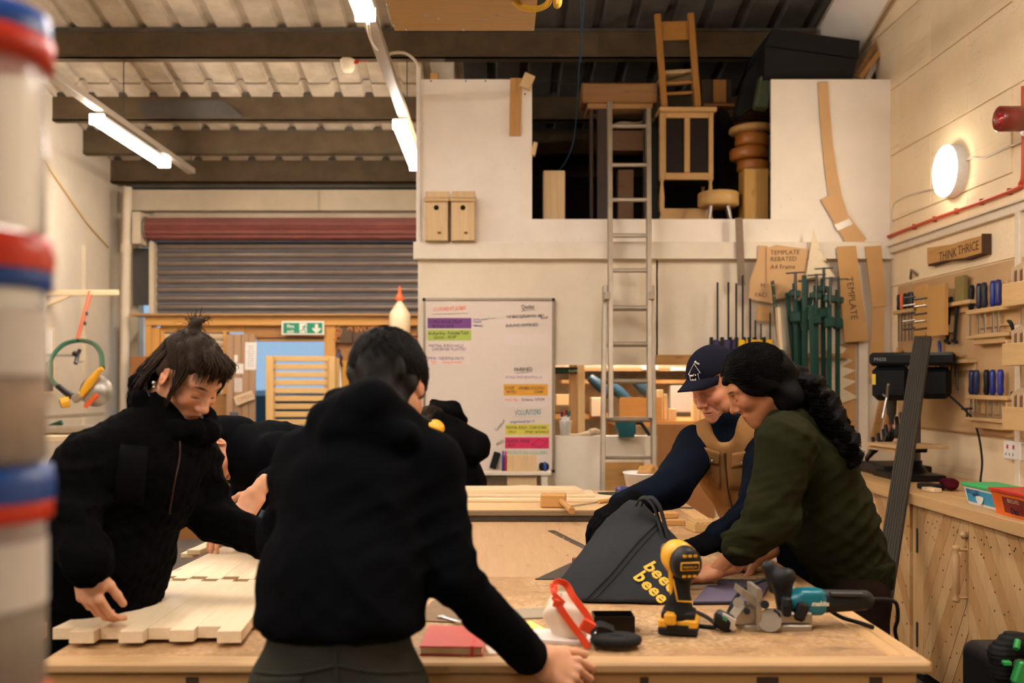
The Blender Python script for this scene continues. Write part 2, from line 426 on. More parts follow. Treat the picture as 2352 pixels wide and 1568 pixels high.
# slatted opening at left of the screen
wn = thing('slatted_shutter', 'pale slatted shutter panel set in the timber screen behind the woman', 'shutter', (sx(440), YS, sz(905)))
for i in range(9):
    MB().box((sx(445), YS+.03, sz(772+i*16)), (sx(520)-sx(372), .03, .038), rotm(24), .003).build('slat', wd('pale board'), wn)
MB().bx(sx(369), sx(377), YS, YS+.05, sz(905), sz(762)).build('stile', WDZ, wn)
MB().bx(sx(512), sx(520), YS, YS+.05, sz(905), sz(762)).build('stile', WDZ, wn)
MB().bx(sx(366), sx(524), YS+.055, YS+.06, sz(905), sz(762)).build('backing', plain('pale sheet', srgb(226, 218, 205), .8), wn)
# open door leaf of boards with pinned papers
dr = thing('door_1', 'open boarded door leaf with pinned papers', 'door', (sx(555), YS-.06, 0)); dr['kind'] = 'structure'
xs = [524, 541, 559, 576, 591]
for a, b in zip(xs[:-1], xs[1:]):
    MB().bx(sx(a)+.002, sx(b)-.002, YS-.07, YS-.045, .02, sz(768), .003).build('board', DOORW, dr)
MB().bx(sx(545), sx(591), YS-.045, YS-.03, sz(850), sz(835)).build('ledge', DOORW, dr)
def paper(px0, px1, py0, py1, lab, tilt=0, col=(226, 220, 210), n=0, d=YS-.072):
    c = P((px0+px1)/2, (py0+py1)/2, d); w = (px1-px0)*d/F; h = (py1-py0)*d/F
    o = MB().box((0, 0, 0), (w, .0015, h), rotm(0, tilt)).build('paper', plain('paper%s' % (col,), srgb(*col), .9), None, lab, 'notice', origin=(0, 0, 0)); o.location = c
    for i in range(n):
        MB().box(c+Vector((0, -.001, h*(.36-.72*i/max(1, n-1)))), (w*.7*random.uniform(.6, 1), .001, h*.02), I3).build('print_line', plain('faded ink', srgb(150, 145, 160), .9), o)
    return o
paper(563, 589, 786, 849, 'tall white notice sheet pinned on the open boarded door', 1, n=9)
paper(541, 559, 835, 858, 'small white square note on the boarded door below a light switch', 0, n=3)
paper(538, 546, 815, 832, 'tiny pale tag above the square note on the door', 0)
paper(538, 556, 868, 900, 'drawing pinned at the left edge of the boarded door', 0, (205, 190, 178), 4)
sg = thing('door_sign', 'tilted pale wooden sign hung on the boarded door', 'sign', P(560, 915, YS-.09))
R_ = rotm(0, -20); MB().box(P(561, 914, YS-.09), (.182, .02, .088), R_, .003).build('plaque', wd('pale board'), sg)
text('OPEN', P(546, 924, YS-.102), R_@Vector((1, 0, 0)), R_@Vector((0, 0, 1)), .058, plain('faint red', srgb(196, 130, 110), .8), sg)
MB().bx(sx(533), sx(552), YS-.09, YS-.071, sz(962), sz(945), .003).build('door_lock', plain('grey lock', srgb(90, 88, 92), .5), None, 'dark grey lock box low on the boarded door', 'lock')
# fire exit sign
fs = thing('fire_exit_sign', 'green fire exit sign with white running figure and down arrow', 'sign', P(699, 768, YS-.06))
G = plain('sign green', srgb(20, 128, 98), .45, 0, .02); WH = plain('sign white', srgb(228, 222, 206), .5, 0, .02)
MB().bx(sx(650), sx(747), YS-.062, YS-.056, sz(769.5), sz(738), .002).build('frame', WH, fs)
MB().bx(sx(654), sx(743), YS-.066, YS-.06, sz(766), sz(742), .001).build('panel', G, fs)
text('Fire', P(659, 752.5, YS-.0665), (1, 0, 0), (0, 0, 1), .043, WH, fs, thick=.001); text('exit', P(659, 764, YS-.0665), (1, 0, 0), (0, 0, 1), .043, WH, fs, thick=.001)
MB().bx(sx(691), sx(708), YS-.068, YS-.066, sz(765), sz(743)).build('white_doorway', WH, fs)
m = MB(); q = lambda x, y: P(x, y, YS-.0685)
m.lathe([(.001, 0), (.006, 0), (.006, .002)], q(701, 746.5), basis((0, 0, -1), (0, -1, 0)), 12)
for a, b, w in (((700, 748), (697, 756), .012), ((700, 749), (705, 753), .006), ((699, 749), (693, 751), .006), ((697, 755), (702, 759), .008), ((702, 759), (701, 764), .007), ((697, 755), (692, 760), .008), ((692, 760), (687, 760), .006)):
    m.bar(q(*a), q(*b), .003, w, (0, 0, 1))
m.build('running_figure', G, fs)
m = MB().prism([q(723.5, 744), q(730.5, 744), q(730.5, 755), q(736, 752), q(737, 756), q(727, 765.5), q(717, 756), q(718, 752), q(723.5, 755)], (0, -.001, 0)); m.build('down_arrow', WH, fs)
# slatted gate panel standing in the doorway
gp = thing('slatted_gate', 'new pine gate of horizontal slats standing in front of the doorway', 'gate', P(695, CY+1.5*F/8.945, 8.945))
gx = lambda px: xx(px, 8.945); gz = lambda py: zz(py, 8.945)
GW = wood('fresh pine', srgb(216, 176, 112), 'X', .8, .5, .5); GWZ = wood('fresh pine upright', srgb(216, 176, 112), 'Z', .8, .5, .4)
MB().bx(gx(613), gx(630), 8.898, 8.992, 0, gz(817), .004).build('post', GWZ, gp); MB().bx(gx(756), gx(772), 8.898, 8.992, 0, gz(819), .004).build('post', GWZ, gp)
py = 817.5
for i in range(24):
    if gz(py+12) < .05: break
    MB().bx(gx(628), gx(758), 8.933, 8.959, gz(py+12.5), gz(py), .003).build('slat', GW, gp); py += 18.2
MB().bx(gx(772), gx(779), 8.945, 8.981, 0, gz(822), .003).build('side_batten', GWZ, gp)
# bits on the lining panel right of the doorway
st = thing('scrap_wood_sign', 'dark scrap board sign with orange routed letters above the shelf', 'sign', P(830, 790, YS-.03))
SGD = wood('dark scrap board', srgb(84, 62, 42), 'X', .6, .7, .2); OR = plain('routed orange', srgb(176, 112, 48), .7)
MB().box(P(790, 768, YS-.02), (.165, .02, .16), rotm(0, 2), .003).build('plank', SGD, st); MB().box(P(832, 768, YS-.02), (.17, .02, .165), rotm(0, -1), .003).build('plank', SGD, st); MB().box(P(872, 772, YS-.025), (.15, .03, .14), rotm(0, 3), .003).build('plank', SGD, st)
text('MEN', P(778, 786, YS-.035), (.25, 0, .97), (-.97, 0, .25), .088, OR, st, thick=.002); text('AT', P(797, 757, YS-.035), (1, 0, -.2), (.2, 0, 1), .082, OR, st, thick=.002)
text('WORK', P(815, 764, YS-.035), (1, 0, .12), (-.12, 0, 1), .082, OR, st, thick=.002)
bp = thing('plastic_bottle', 'cloudy plastic squeeze bottle topped by an orange funnel on the brown box', 'bottle', P(918, 766, 9.122))
bb = P(918, 766, 9.122); MB().lathe([(.001, 0), (.092, 0), (.098, .012), (.098, .159), (.088, .194), (.026, .288), (.021, .324), (.001, .324)], bb, n=24).build('bottle_body', plain('cloudy plastic', srgb(226, 208, 170), .35, 0, .05, sss=.2), bp)
MB().lathe([(.043, .308), (.045, .318), (.014, .377), (.008, .435), (.001, .435)], bb, n=20).build('funnel', plain('orange plastic', srgb(240, 92, 30), .4), bp)
bp2 = thing('tool_box_shelf', 'brown plywood box shelf carrying the cloudy bottle', 'shelf', P(918, 830, 9.181))
MB().bx(xx(876, 9.063), xx(960, 9.063), 8.969, 9.357, zz(772, 9.063), zz(766, 9.063)).bx(xx(876, 9.063), xx(884, 9.063), 8.992, 9.357, zz(832, 9.063), zz(772, 9.063)).build('case', wood('brown ply box', srgb(150, 98, 44), 'X', .8, .6, .1), bp2)
MB().bx(xx(900, 9.063), xx(955, 9.063), 8.969, 8.992, zz(832, 9.063), zz(780, 9.063)).build('front', wd('ply', 'Z'), bp2)
cl = thing('bracket_clamp', 'white metal bracket clamp on the ply lining right of the doorway', 'clamp', P(822, 830, YS-.06))
MB().tube([P(813, 829, 9.369), P(813, 810, 9.369), P(818, 805, 9.369), P(832, 805, 9.369), P(834, 812, 9.369)], .008, 8).build('frame', WPLAST, cl)
MB().bar(P(808, 829, 9.369), P(834, 829, 9.369), .02, .008).build('base', WPLAST, cl)
dl = thing('hanging_drill', 'purple-black hand tool hanging on the doorway jamb', 'tool', P(779, 835, 9.298))
MB().lathe([(.01, .0), (.035, .02), (.038, .05), (.018, .08), (.012, .12), (.001, .125)], P(778, 832, 9.298), n=14).build('body', plain('dark violet', srgb(40, 28, 52), .4), dl); MB().cyl(P(786, 842, 9.298), P(782, 830, 9.298), .012).build('grip', BLACK, dl)
br = thing('broom_handle', 'pale pole leaning beside the slatted gate', 'pole', P(786, CY+1.5*F/9.181, 9.181)); MB().cyl((xx(800, 9.063), 9.063, 0), P(779, 834, 9.357), .014).build('shaft', WPLAST, br)
# ---- street outside the doorway
sk = MB().bx(-12, 5, 22, 22.2, 0, 11).build('backdrop_building', plain('grey facade', srgb(168, 186, 198), .8), None, 'pale grey building across the street beyond the doorway', 'building')
MB().bx(-14, 8, 9.95, 30, -.02, -.001).build('ground', plain('asphalt', srgb(120, 125, 132), .9), kind='structure')
def car(x, y, col, lab, s=1.0):
    r = thing('parked_car', lab, 'car', (x, y, 0))
    body = [(-2.1, .35), (-2.12, .7), (-1.95, .85), (-1.2, .95), (-.6, 1.38), (.7, 1.42), (1.3, 1.0), (2.0, .88), (2.12, .6), (2.1, .35)]
    MB().prism([(x+a*s, y-.8, b*s) for a, b in body], (0, 1.6, 0)).build('body', plain('car paint%s' % (col,), srgb(*col), .25, .2, coat=.6), r)
    MB().prism([(x+a*s, y-.81, b*s) for a, b in ((-1.0, .98), (-.55, 1.32), (.65, 1.35), (1.1, 1.0))], (0, 1.62, 0)).build('window', plain('car glass', srgb(40, 70, 84), .1, 0), r)
    for wx in (-1.3, 1.3):
        w = MB().cyl((x+wx*s, y-.84, .32), (x+wx*s, y-.6, .32), .32, n=20).build('wheel', BLACKR, r); MB().cyl((x+wx*s, y-.86, .32), (x+wx*s, y-.83, .32), .18, n=16).build('hub', STEEL, w)
    MB().bx(x-2.08*s, x-1.9*s, y-.82, y-.78, .65, .82).build('tail_light', plain('red lens', srgb(220, 40, 30), .3), r)
car(-2.6, 12.4, (140, 180, 205), 'pale blue car parked just outside the doorway, behind the slatted gate'); car(-1.9, 16.6, (222, 228, 234), 'white car with a red tail light seen through the top of the doorway')
fr = thing('street_fence', 'grey metal street fence between the two parked cars', 'fence', (-2.2, 14.6, 0))
for i in range(16): MB().bx(-4.2+i*.16, -4.18+i*.16, 14.6, 14.62, 0, 1.05).build('paling', STEEL, fr)
MB().bx(-4.3, -1.6, 14.59, 14.63, 1.0, 1.05).build('rail', STEEL, fr)
sun = bpy.data.lights.new('daylight', 'SUN'); sun.energy = 2.2; sun.angle = 1.0; sun.color = (.8, .9, 1); so_ = link(bpy.data.objects.new('daylight', sun)); so_.rotation_euler = (math.radians(-38), 0, math.radians(20)); so_.rotation_euler = (math.radians(40), 0, math.radians(15))
# ================================================================== lights
M_trunk = plain('galvanised trunking', srgb(176, 164, 146), .5, .4, .15); M_lamp = emit('lamp diffuser', LAMP_COL, LAMP_W)
def batten(x, y0, y1, z, lab):
    r = thing('batten_light', lab, 'ceiling light', (x, (y0+y1)/2, z), 'LED batten lights on the trunking')
    MB().box((x, (y0+y1)/2, z+.055), (.1, y1-y0, .03), I3, .006).build('housing', WPLAST, r)
    prof = [(-.048, .04), (-.045, .012), (-.03, 0), (.03, 0), (.045, .012), (.048, .04)]
    MB().prism([(x+a, y0+.02, z+b) for a, b in prof], (0, y1-y0-.04, 0)).build('diffuser', M_lamp, r)
    MB().bx(x-.05, x+.05, y0, y0+.02, z, z+.07, .006).build('end_cap', M_lamp, r); MB().bx(x-.05, x+.05, y1-.02, y1, z, z+.07, .006).build('end_cap', M_lamp, r)
    for y in (y0+.2, y1-.2): MB().bx(x-.012, x+.012, y-.01, y+.01, z+.07, z+.1).build('clip', STEEL, r)
    return r
ZL = CZ+1.766
def trunk(x, y0, y1, lab):
    r = thing('cable_trunking', lab, 'trunking', (x, (y0+y1)/2, ZL+.08), 'trunking runs carrying the batten lights')
    MB().bx(x-.035, x+.035, y0, y1, ZL+.1, ZL+.15, .004).build('channel', M_trunk, r)
    for y in (1.0, 3.6, 7.34, 8.95):
        if y0 < y < y1: MB().cyl((x, y, ZL+.15), (x, y, min(roof_z(y)-.01, ZL+1.3)), .004, n=6).build('hanger_wire', DSTEEL, r)
    return r
trunk(-2.754, -4, 8.97, 'grey trunking run with the batten light over the left wall side'); trunk(1.3, -4, 3.9, 'unseen grey trunking run added on the right to carry the fill batten'); trunk(-.665, -4, 8.5, 'grey trunking run down the middle ending beside the white loft panel')  # right-hand run is added and unseen, it only carries the fill batten
batten(-2.754, 6.84, 8.24, ZL, 'lit LED batten on the left trunking, below the brown purlins'); batten(-.683, 6.98, 8.36, ZL, 'lit LED batten beside the edge of the white loft panel')
batten(-.648, 3.47, 4.9, ZL, 'lit LED batten cut off by the top edge, left of the plywood box')
for i, (x, y) in enumerate(((-2.754, 3.2), (-2.754, .0), (-.65, -2.8), (-.65, .6), (1.3, 2.2))):
    batten(x, y, y+1.4, ZL, ['lit LED batten overhead, outside the picture above the jar column', 'lit LED batten behind the camera on the left trunking', 'lit LED batten far behind the camera on the middle trunking', 'unseen LED batten above the camera, added to brighten the bench front', 'unseen LED batten added on the right to brighten loft panels and bench'][i])  # right and above-camera battens are added fill for loft panels and bench
# hanging white cable to the conduit on the loft corner
w = MB(); pts = [P(845, 52, 4.9), P(852, 90, 5.2), P(866, 112, 5.6), P(884, 126, 5.9), P(905, 121, 6.1), P(930, 122, 6.3), P(950, 135, 6.5), P(962, 152, 6.64)]
def spline(pts, n=8):
    pts = [Vector(p) for p in pts]; out = []
    for i in range(len(pts)-1):
        p0 = pts[max(i-1, 0)]; p1 = pts[i]; p2 = pts[i+1]; p3 = pts[min(i+2, len(pts)-1)]
        for k in range(n):
            t = k/n; out.append(.5*((2*p1)+(p2-p0)*t+(2*p0-5*p1+4*p2-p3)*t*t+(3*p1-p0-3*p2+p3)*t**3))
    out.append(pts[-1]); return out
MB().tube(spline(pts), .009, 8).build('lamp_cable', plain('white cable', srgb(214, 200, 178), .5), None, 'white cable drooping from the middle batten to the loft panel corner', 'cable')
sd = thing('smoke_detector', 'cream smoke detector with red tag under the front purlin', 'smoke detector', P(800, 135, 7.35))
MB().lathe([(.001, -.088), (.035, -.088), (.05, -.06), (.053, -.02), (.06, 0), (.001, 0)], P(799, 137, 7.34), n=20).build('body', plain('cream plastic', srgb(222, 208, 178), .5), sd)
MB().bar(P(813, 140, 7.33), P(846, 141, 7.3), .004, .004).bx(xx(812, 7.32), xx(823, 7.32), 7.32, 7.33, zz(146, 7.32), zz(136, 7.32)).build('red_tag', plain('red tag', srgb(190, 40, 26), .5), sd)
# ceiling box of plywood overhead
bx_ = thing('plywood_box', 'plywood-bottomed box hanging from the roof above the loft', 'ceiling box', P(1060, 70, 3.98))
z_ = CZ+1.4; MB().bx(-.41, .148, 2.9, 3.98, z_, z_+.014).build('base_board', wood('golden ply', srgb(200, 164, 104), 'X', .85, .5, .1), bx_)
MB().bx(-.405, .143, 2.92, 3.97, z_+.014, z_+.4).build('casing', wd('ply'), bx_)
for (px, py) in ((892, 11), (908, 58), (980, 34), (1007, 42), (1117, 44), (1141, 36), (1222, 63), (935, 67), (1065, 68)):
    d = 1.4*F/(CY-py); p = P(px, py, d); MB().lathe([(.008, 0), (.006, -.004), (.001, -.005)], (p.x, p.y, z_), n=8).build('screw', STEEL, bx_)
MB().cyl((-.3, 3.3, z_+.4), (-.3, 3.3, roof_z(3.3)), .006).cyl((.05, 3.3, z_+.4), (.05, 3.3, roof_z(3.3)), .006).build('hanger', DSTEEL, bx_)
hs = MB(); pts = [P(1160, -30, 3.7), P(1182, 4, 3.68), P(1205, 18, 3.66), P(1235, 20, 3.64), P(1258, 8, 3.62), P(1268, -20, 3.62), P(1280, -25, 3.6), P(1284, 4, 3.6), P(1278, 10, 3.6), P(1278, -40, 3.6)]
hs.tube(spline(pts), .012, 8).build('air_hose', plain('yellow hose', srgb(222, 180, 60), .4), None, 'yellow air hose looped under the plywood ceiling box', 'hose')
# ================================================================== implicit surfaces for bodies, clothes and soft things
f32 = np.float32
def npv(v): return np.array([v[0], v[1], v[2]], dtype=f32)
def rc(a, b, ra, rb, lat=None, s=1.0, k=.03, sub=False):
    """round cone a-b; lat = lateral axis along which the section is stretched by s"""
    a, b = npv(a), npv(b); R = max(ra, rb)*max(1, s)
    ab = b-a; L2 = float(ab@ab)+1e-9
    if lat is not None:
        w = npv(lat); u = ab/np.sqrt(L2); w = w-u*(w@u); w = w/(np.linalg.norm(w)+1e-9)
    def f(X):
        p = X-a; t = np.clip((p@ab)/L2, 0, 1); q = p-t[..., None]*ab
        if lat is not None:
            c = q@w; q = q-(c*(1-1/s))[..., None]*w
        return np.sqrt((q*q).sum(-1))-(ra+(rb-ra)*t)
    return dict(f=f, lo=np.minimum(a, b)-R, hi=np.maximum(a, b)+R, k=k, sub=sub)
def el(c, r, R=None, k=.02, sub=False):
    c, r = npv(c), npv(r); M = np.array(R, dtype=f32) if R is not None else None
    e = np.abs(M)@r if M is not None else r
    def f(X):
        p = X-c
        if M is not None: p = p@M
        k0 = np.sqrt(((p/r)**2).sum(-1)); k1 = np.sqrt(((p/(r*r))**2).sum(-1))+1e-6
        return k0*(k0-1)/k1
    return dict(f=f, lo=c-e, hi=c+e, k=k, sub=sub)
def bxs(c, h, R=None, r=.01, k=.01, sub=False):
    c, h = npv(c), npv(h)-r; M = np.array(R, dtype=f32) if R is not None else None
    e = (np.abs(M)@(h+r)) if M is not None else h+r
    def f(X):
        p = X-c
        if M is not None: p = p@M
        q = np.abs(p)-h
        return np.sqrt((np.maximum(q, 0)**2).sum(-1))+np.minimum(q.max(-1), 0)-r
    return dict(f=f, lo=c-e, hi=c+e, k=k, sub=sub)
def sdf_mesh(prims, res, disp=None, keep=None):
    lo = np.min([p['lo'] for p in prims if not p['sub']], 0)-3*res; hi = np.max([p['hi'] for p in prims if not p['sub']], 0)+3*res
    if disp is not None: lo = lo-.02; hi = hi+.02
    n = np.ceil((hi-lo)/res).astype(int)+1
    Fv = np.full(n, 1.0, dtype=f32)
    ax = [(lo[i]+res*np.arange(n[i])).astype(f32) for i in range(3)]
    for p in prims:
        m = p['k']+3*res+(.02 if disp is not None else 0)
        i0 = np.maximum(np.floor((p['lo']-m-lo)/res).astype(int), 0); i1 = np.minimum(np.ceil((p['hi']+m-lo)/res).astype(int)+1, n)
        if (i1 <= i0).any(): continue
        sl = tuple(slice(a, b) for a, b in zip(i0, i1))
        X = np.stack(np.meshgrid(*[ax[i][sl[i]] for i in range(3)], indexing='ij'), -1)
        d = p['f'](X).astype(f32); g = Fv[sl]; k = p['k']
        if p['sub']:
            h = np.clip(.5-.5*(g+d)/k, 0, 1); Fv[sl] = g*(1-h)-d*h+k*h*(1-h)
        else:
            h = np.clip(.5+.5*(g-d)/k, 0, 1); Fv[sl] = g*(1-h)+d*h-k*h*(1-h)
    if disp is not None:
        msk = np.abs(Fv) < .045; idx = np.argwhere(msk); X = (lo+idx*res).astype(f32)
        Fv[msk] += disp(X)
    S = Fv < 0
    # surface nets
    c = np.zeros(np.array(n)-1, dtype=np.int8)
    for i in (0, 1):
        for j in (0, 1):
            for k in (0, 1): c += S[i:n[0]-1+i, j:n[1]-1+j, k:n[2]-1+k]
    act = (c > 0) & (c < 8); cells = np.argwhere(act)
    vid = np.full(c.shape, -1, dtype=np.int32); vid[act] = np.arange(len(cells))
    acc = np.zeros((len(cells), 3), dtype=f32); cnt = np.zeros(len(cells), dtype=f32)
    offs = [np.array((i, j, k)) for i in (0, 1) for j in (0, 1) for k in (0, 1)]
    val = {tuple(o): Fv[cells[:, 0]+o[0], cells[:, 1]+o[1], cells[:, 2]+o[2]] for o in offs}
    for a in range(3):
        for o in offs:
            if o[a]: continue
            o2 = o.copy(); o2[a] = 1; f0 = val[tuple(o)]; f1 = val[tuple(o2)]; m = (f0 < 0) != (f1 < 0)
            t = f0[m]/(f0[m]-f1[m]); q = np.repeat(o[None].astype(f32), m.sum(), 0); q[:, a] += t
            acc[m] += q; cnt[m] += 1
    V = lo+(cells+acc/cnt[:, None])*res
    Fs = []
    for a in range(3):
        b, d = (a+1) % 3, (a+2) % 3
        s0 = [slice(None)]*3; s1 = [slice(None)]*3; s0[a] = slice(0, -1); s1[a] = slice(1, None)
        A = S[tuple(s0)]; B = S[tuple(s1)]; E = np.argwhere(A != B)
        E = E[(E[:, b] > 0) & (E[:, d] > 0)]
        fl = A[E[:, 0], E[:, 1], E[:, 2]]
        def vv(db, dd):
            q = E.copy(); q[:, b] -= db; q[:, d] -= dd; q = np.minimum(q, np.array(c.shape)-1); return vid[q[:, 0], q[:, 1], q[:, 2]]
        Q = np.stack([vv(1, 1), vv(0, 1), vv(0, 0), vv(1, 0)], 1); Q[~fl] = Q[~fl][:, ::-1]
        Fs.append(Q[(Q >= 0).all(1)])
    return V.astype(f32), np.concatenate(Fs)
def wrinkle(amp=.006, f=28, ax=(0, 0, 1), seed=0, zones=()):
    """cloth folds: creased ridges that repeat along ax, stronger inside zones (point, radius, gain)"""
    r = np.random.RandomState(seed); a = npv(ax); a = a/np.linalg.norm(a); D = []
    for i in range(4):
        d = a*1.0+r.normal(0, .42, 3); d /= np.linalg.norm(d); D.append((d.astype(f32)*f*r.uniform(.7, 1.5), r.uniform(0, 6.28), r.uniform(.6, 1), r.normal(0, 7, 3).astype(f32)))
    def g(X):
        w = np.sin(X@np.array([7., 3, 5], dtype=f32)+seed)+np.sin(X@np.array([-4., 8, 6], dtype=f32)+2*seed)+.5*np.sin(X@np.array([11., -9, 4], dtype=f32)+3*seed)
        s = 0
        for d, ph, am, m in D: s = s+am*((1-np.abs(np.sin(X@d+ph+.9*w)))**1.5-.35)*np.clip(.6+.8*np.sin(X@m+ph*3), 0, 1)
        gain = .55+.3*np.clip(w, -1, 1.5)
        for c, rad, gn in zones: gain = gain+gn*np.exp(-((X-npv(c))**2).sum(-1)/rad**2)
        return np.clip(-amp*1.1*s*gain, -.019, .019).astype(f32)
    return g
def lumps(amp=.004, f=60, seed=0):
    r = np.random.RandomState(seed); D = [(r.normal(0, 1, 3)*f, r.uniform(0, 6.28)) for _ in range(8)]
    def g(X):
        s = 0
        for d, ph in D: s = s+np.sin(X@d.astype(f32)+ph)
        return (amp*.35*s).astype(f32)
    return g
def xf(V, R, t): return V@np.array(R, dtype=f32).T+npv(t)
def join(parts):
    Vs, Fs, Ms = [], [], []; n = 0
    for V, Q, m in parts:
        Vs.append(V); Fs.append(Q+n); n += len(V); Ms.append(np.full(len(Q), m) if np.isscalar(m) else m)
    return np.concatenate(Vs), np.concatenate(Fs), np.concatenate(Ms)
# ---------- head in its own frame: +x face, +y left, +z crown
def head_sdf(fem=False, nose=1.0, res=.0034, ears=True, old=False):
    j = .93 if fem else 1.0
    p = [el((-.014, 0, .036), (.097, .075, .083), k=.03), el((.03, 0, -.02), (.062, .059*j, .075), k=.03),
         rc((-.005, .052*j, -.05), (.06, .016, -.103), .021, .017, k=.03), rc((-.005, -.052*j, -.05), (.06, -.016, -.103), .021, .017, k=.03),
         el((.066, 0, -.099), (.022, .024, .02), k=.02), el((.056, 0, -.07), (.036, .036, .03), k=.02),
         rc((.08, .01, .03), (.062, .05, .027), .0125, .009, k=.018), rc((.08, -.01, .03), (.062, -.05, .027), .0125, .009, k=.018),
         el((.055, .043, -.022), (.028, .02, .022), k=.025), el((.055, -.043, -.022), (.028, .02, .022), k=.025),
         el((.09, .031, .008), (.013, .017, .011), k=.012, sub=True), el((.09, -.031, .008), (.013, .017, .011), k=.012, sub=True),
         el((.0705, .031, .006), (.0135, .015, .012), k=.006), el((.0705, -.031, .006), (.0135, .015, .012), k=.006),
         rc((.086, 0, .016), (.107*nose+(1-nose)*.09, 0, -.024), .0085, .0115, k=.012), el((.108*nose+(1-nose)*.09, 0, -.029), (.0125, .012, .010), k=.008),
         el((.096, .0125, -.034), (.011, .0075, .0075), k=.007), el((.096, -.0125, -.034), (.011, .0075, .0075), k=.007),
         el((.103, .0065, -.0405), (.006, .003, .004), k=.003, sub=True), el((.103, -.0065, -.0405), (.006, .003, .004), k=.003, sub=True),
         el((.081, 0, -.0625), (.0135, .027, .0072), k=.009), el((.0795, 0, -.0742), (.0125, .023, .008), k=.009),
         el((.097, 0, -.068), (.014, .026, .0015), k=.003, sub=True),
         rc((-.022, 0, -.04), (-.05, 0, -.2), .058 if not fem else .05, .062 if not fem else .054, k=.03)]
    if old:
        for s in (1, -1):
            p.append(rc((.088, s*.02, -.036), (.07, s*.034, -.07), .003, .003, k=.006, sub=True)); p.append(el((.045, s*.05, -.06), (.02, .012, .02), k=.015))
    if ears:
        for s in (1, -1):
            Re = rotm(0, -12, s*22); p += [el((-.012, s*.077, -.004), (.019, .0085, .033), Re, k=.006), el((-.006, s*.0845, -.0), (.010, .0055, .02), Re, k=.004, sub=True), el((-.01, s*.083, -.012), (.006, .004, .008), Re, k=.004)]
    V, Q = sdf_mesh(p, res)
    w = np.zeros((len(V), 3), dtype=f32); c = V; ay = np.abs(c[:, 1])
    dz = c[:, 2]+.068; w[:, 0] = np.clip(1.5-1.15*((ay/.024)**2+(dz/np.where(dz > 0, .0085, .0115))**2), 0, 1)*(c[:, 0] > .075)
    w[:, 1] = np.clip(1.4-1.2*(((ay-.033)/.02)**2+((c[:, 2]-.031+.12*(ay-.033)+6*(ay-.036)**2)/.0042)**2), 0, 1)*(c[:, 0] > .05)
    w[:, 1] = np.maximum(w[:, 1], np.clip(1.4-1.2*(((ay-.0315)/.0155)**2+((c[:, 2]+.0045-8*(ay-.0315)**2)/.0022)**2), 0, 1)*(c[:, 0] > .055))
    w[:, 2] = np.exp(-(((ay-.045)/.022)**2+((c[:, 2]+.025)/.022)**2))*(c[:, 0] > .03)+np.exp(-((ay/.016)**2+((c[:, 2]+.03)/.013)**2))*(c[:, 0] > .09)+.8*(ay > .077)
    return V, Q, w
# ---------- hand in its own frame: +x fingers, +z back of hand, +y thumb side
def hand_prims(curl=(30, 30, 20), spread=1.0, thumb=(.6, .75, -.25), fat=1.0, curls=None, tb=25):
    pr = [rc((-.05, 0, 0), (.0, 0, 0), .026*fat, .025*fat, (0, 1, 0), 1.15, k=.02), rc((.012, 0, -.002), (.078, 0, .0), .0165*fat, .0135*fat, (0, 1, 0), 2.35, k=.014),
          rc((.015, .018, -.008), (.055, .036, -.01), .017*fat, .011*fat, k=.016), rc((.015, -.02, -.006), (.06, -.034, -.004), .016*fat, .011*fat, k=.014)]
    base = [(.088, .031, .002), (.092, .0105, .003), (.088, -.011, .002), (.08, -.031, 0)]; ln = [(.044, .026, .021), (.048, .03, .022), (.044, .028, .022), (.034, .021, .019)]
    rad = [.0098, .0102, .0096, .0085]
    for i in range(4):
        cu = curls[i] if curls else curl; p = Vector(base[i]); ang = 0; yaw = (1.5-i)*.055*spread
        pr.append(el(p+Vector((-.004, 0, .004)), (.012*fat, .0095*fat, .010*fat), k=.008))
        for j in range(3):
            ang += math.radians(cu[j]); d = Vector((math.cos(ang)*math.cos(yaw), math.sin(yaw)*math.cos(ang), -math.sin(ang)))
            q = p+d*ln[i][j]; r0 = rad[i]*(1-.09*j)*fat; pr.append(rc(p, q, r0, r0*.9, k=.0035)); p = q
    p = Vector((.022, .03, -.008)); d = Vector(thumb).normalized(); ax = Vector((0, 0, -1)).cross(d)
    for j, (l, r) in enumerate(((.04, .0135), (.032, .0115), (.026, .0105))):
        q = p+d*l; pr.append(rc(p, q, r*fat, r*.9*fat, k=.006)); p = q
        d = (Matrix.Rotation(math.radians(tb*.6), 3, Vector((0, 0, -1)))@d) if j == 0 else (Matrix.Rotation(math.radians(tb*.5), 3, Vector((0, 0, -1)))@d)
    return pr
def hand_mesh(frame, loc, left=False, res=.0032, **kw):
    V, Q = sdf_mesh(hand_prims(**kw), res)
    if left: V = V*np.array([1, -1, 1], dtype=f32); Q = Q[:, ::-1]
    return xf(V, frame, loc), Q
def frame_xz(x, z):
    x = Vector(x).normalized(); z = Vector(z); z = (z-x*z.dot(x)).normalized(); y = z.cross(x); return Matrix((x, y, z)).transposed()
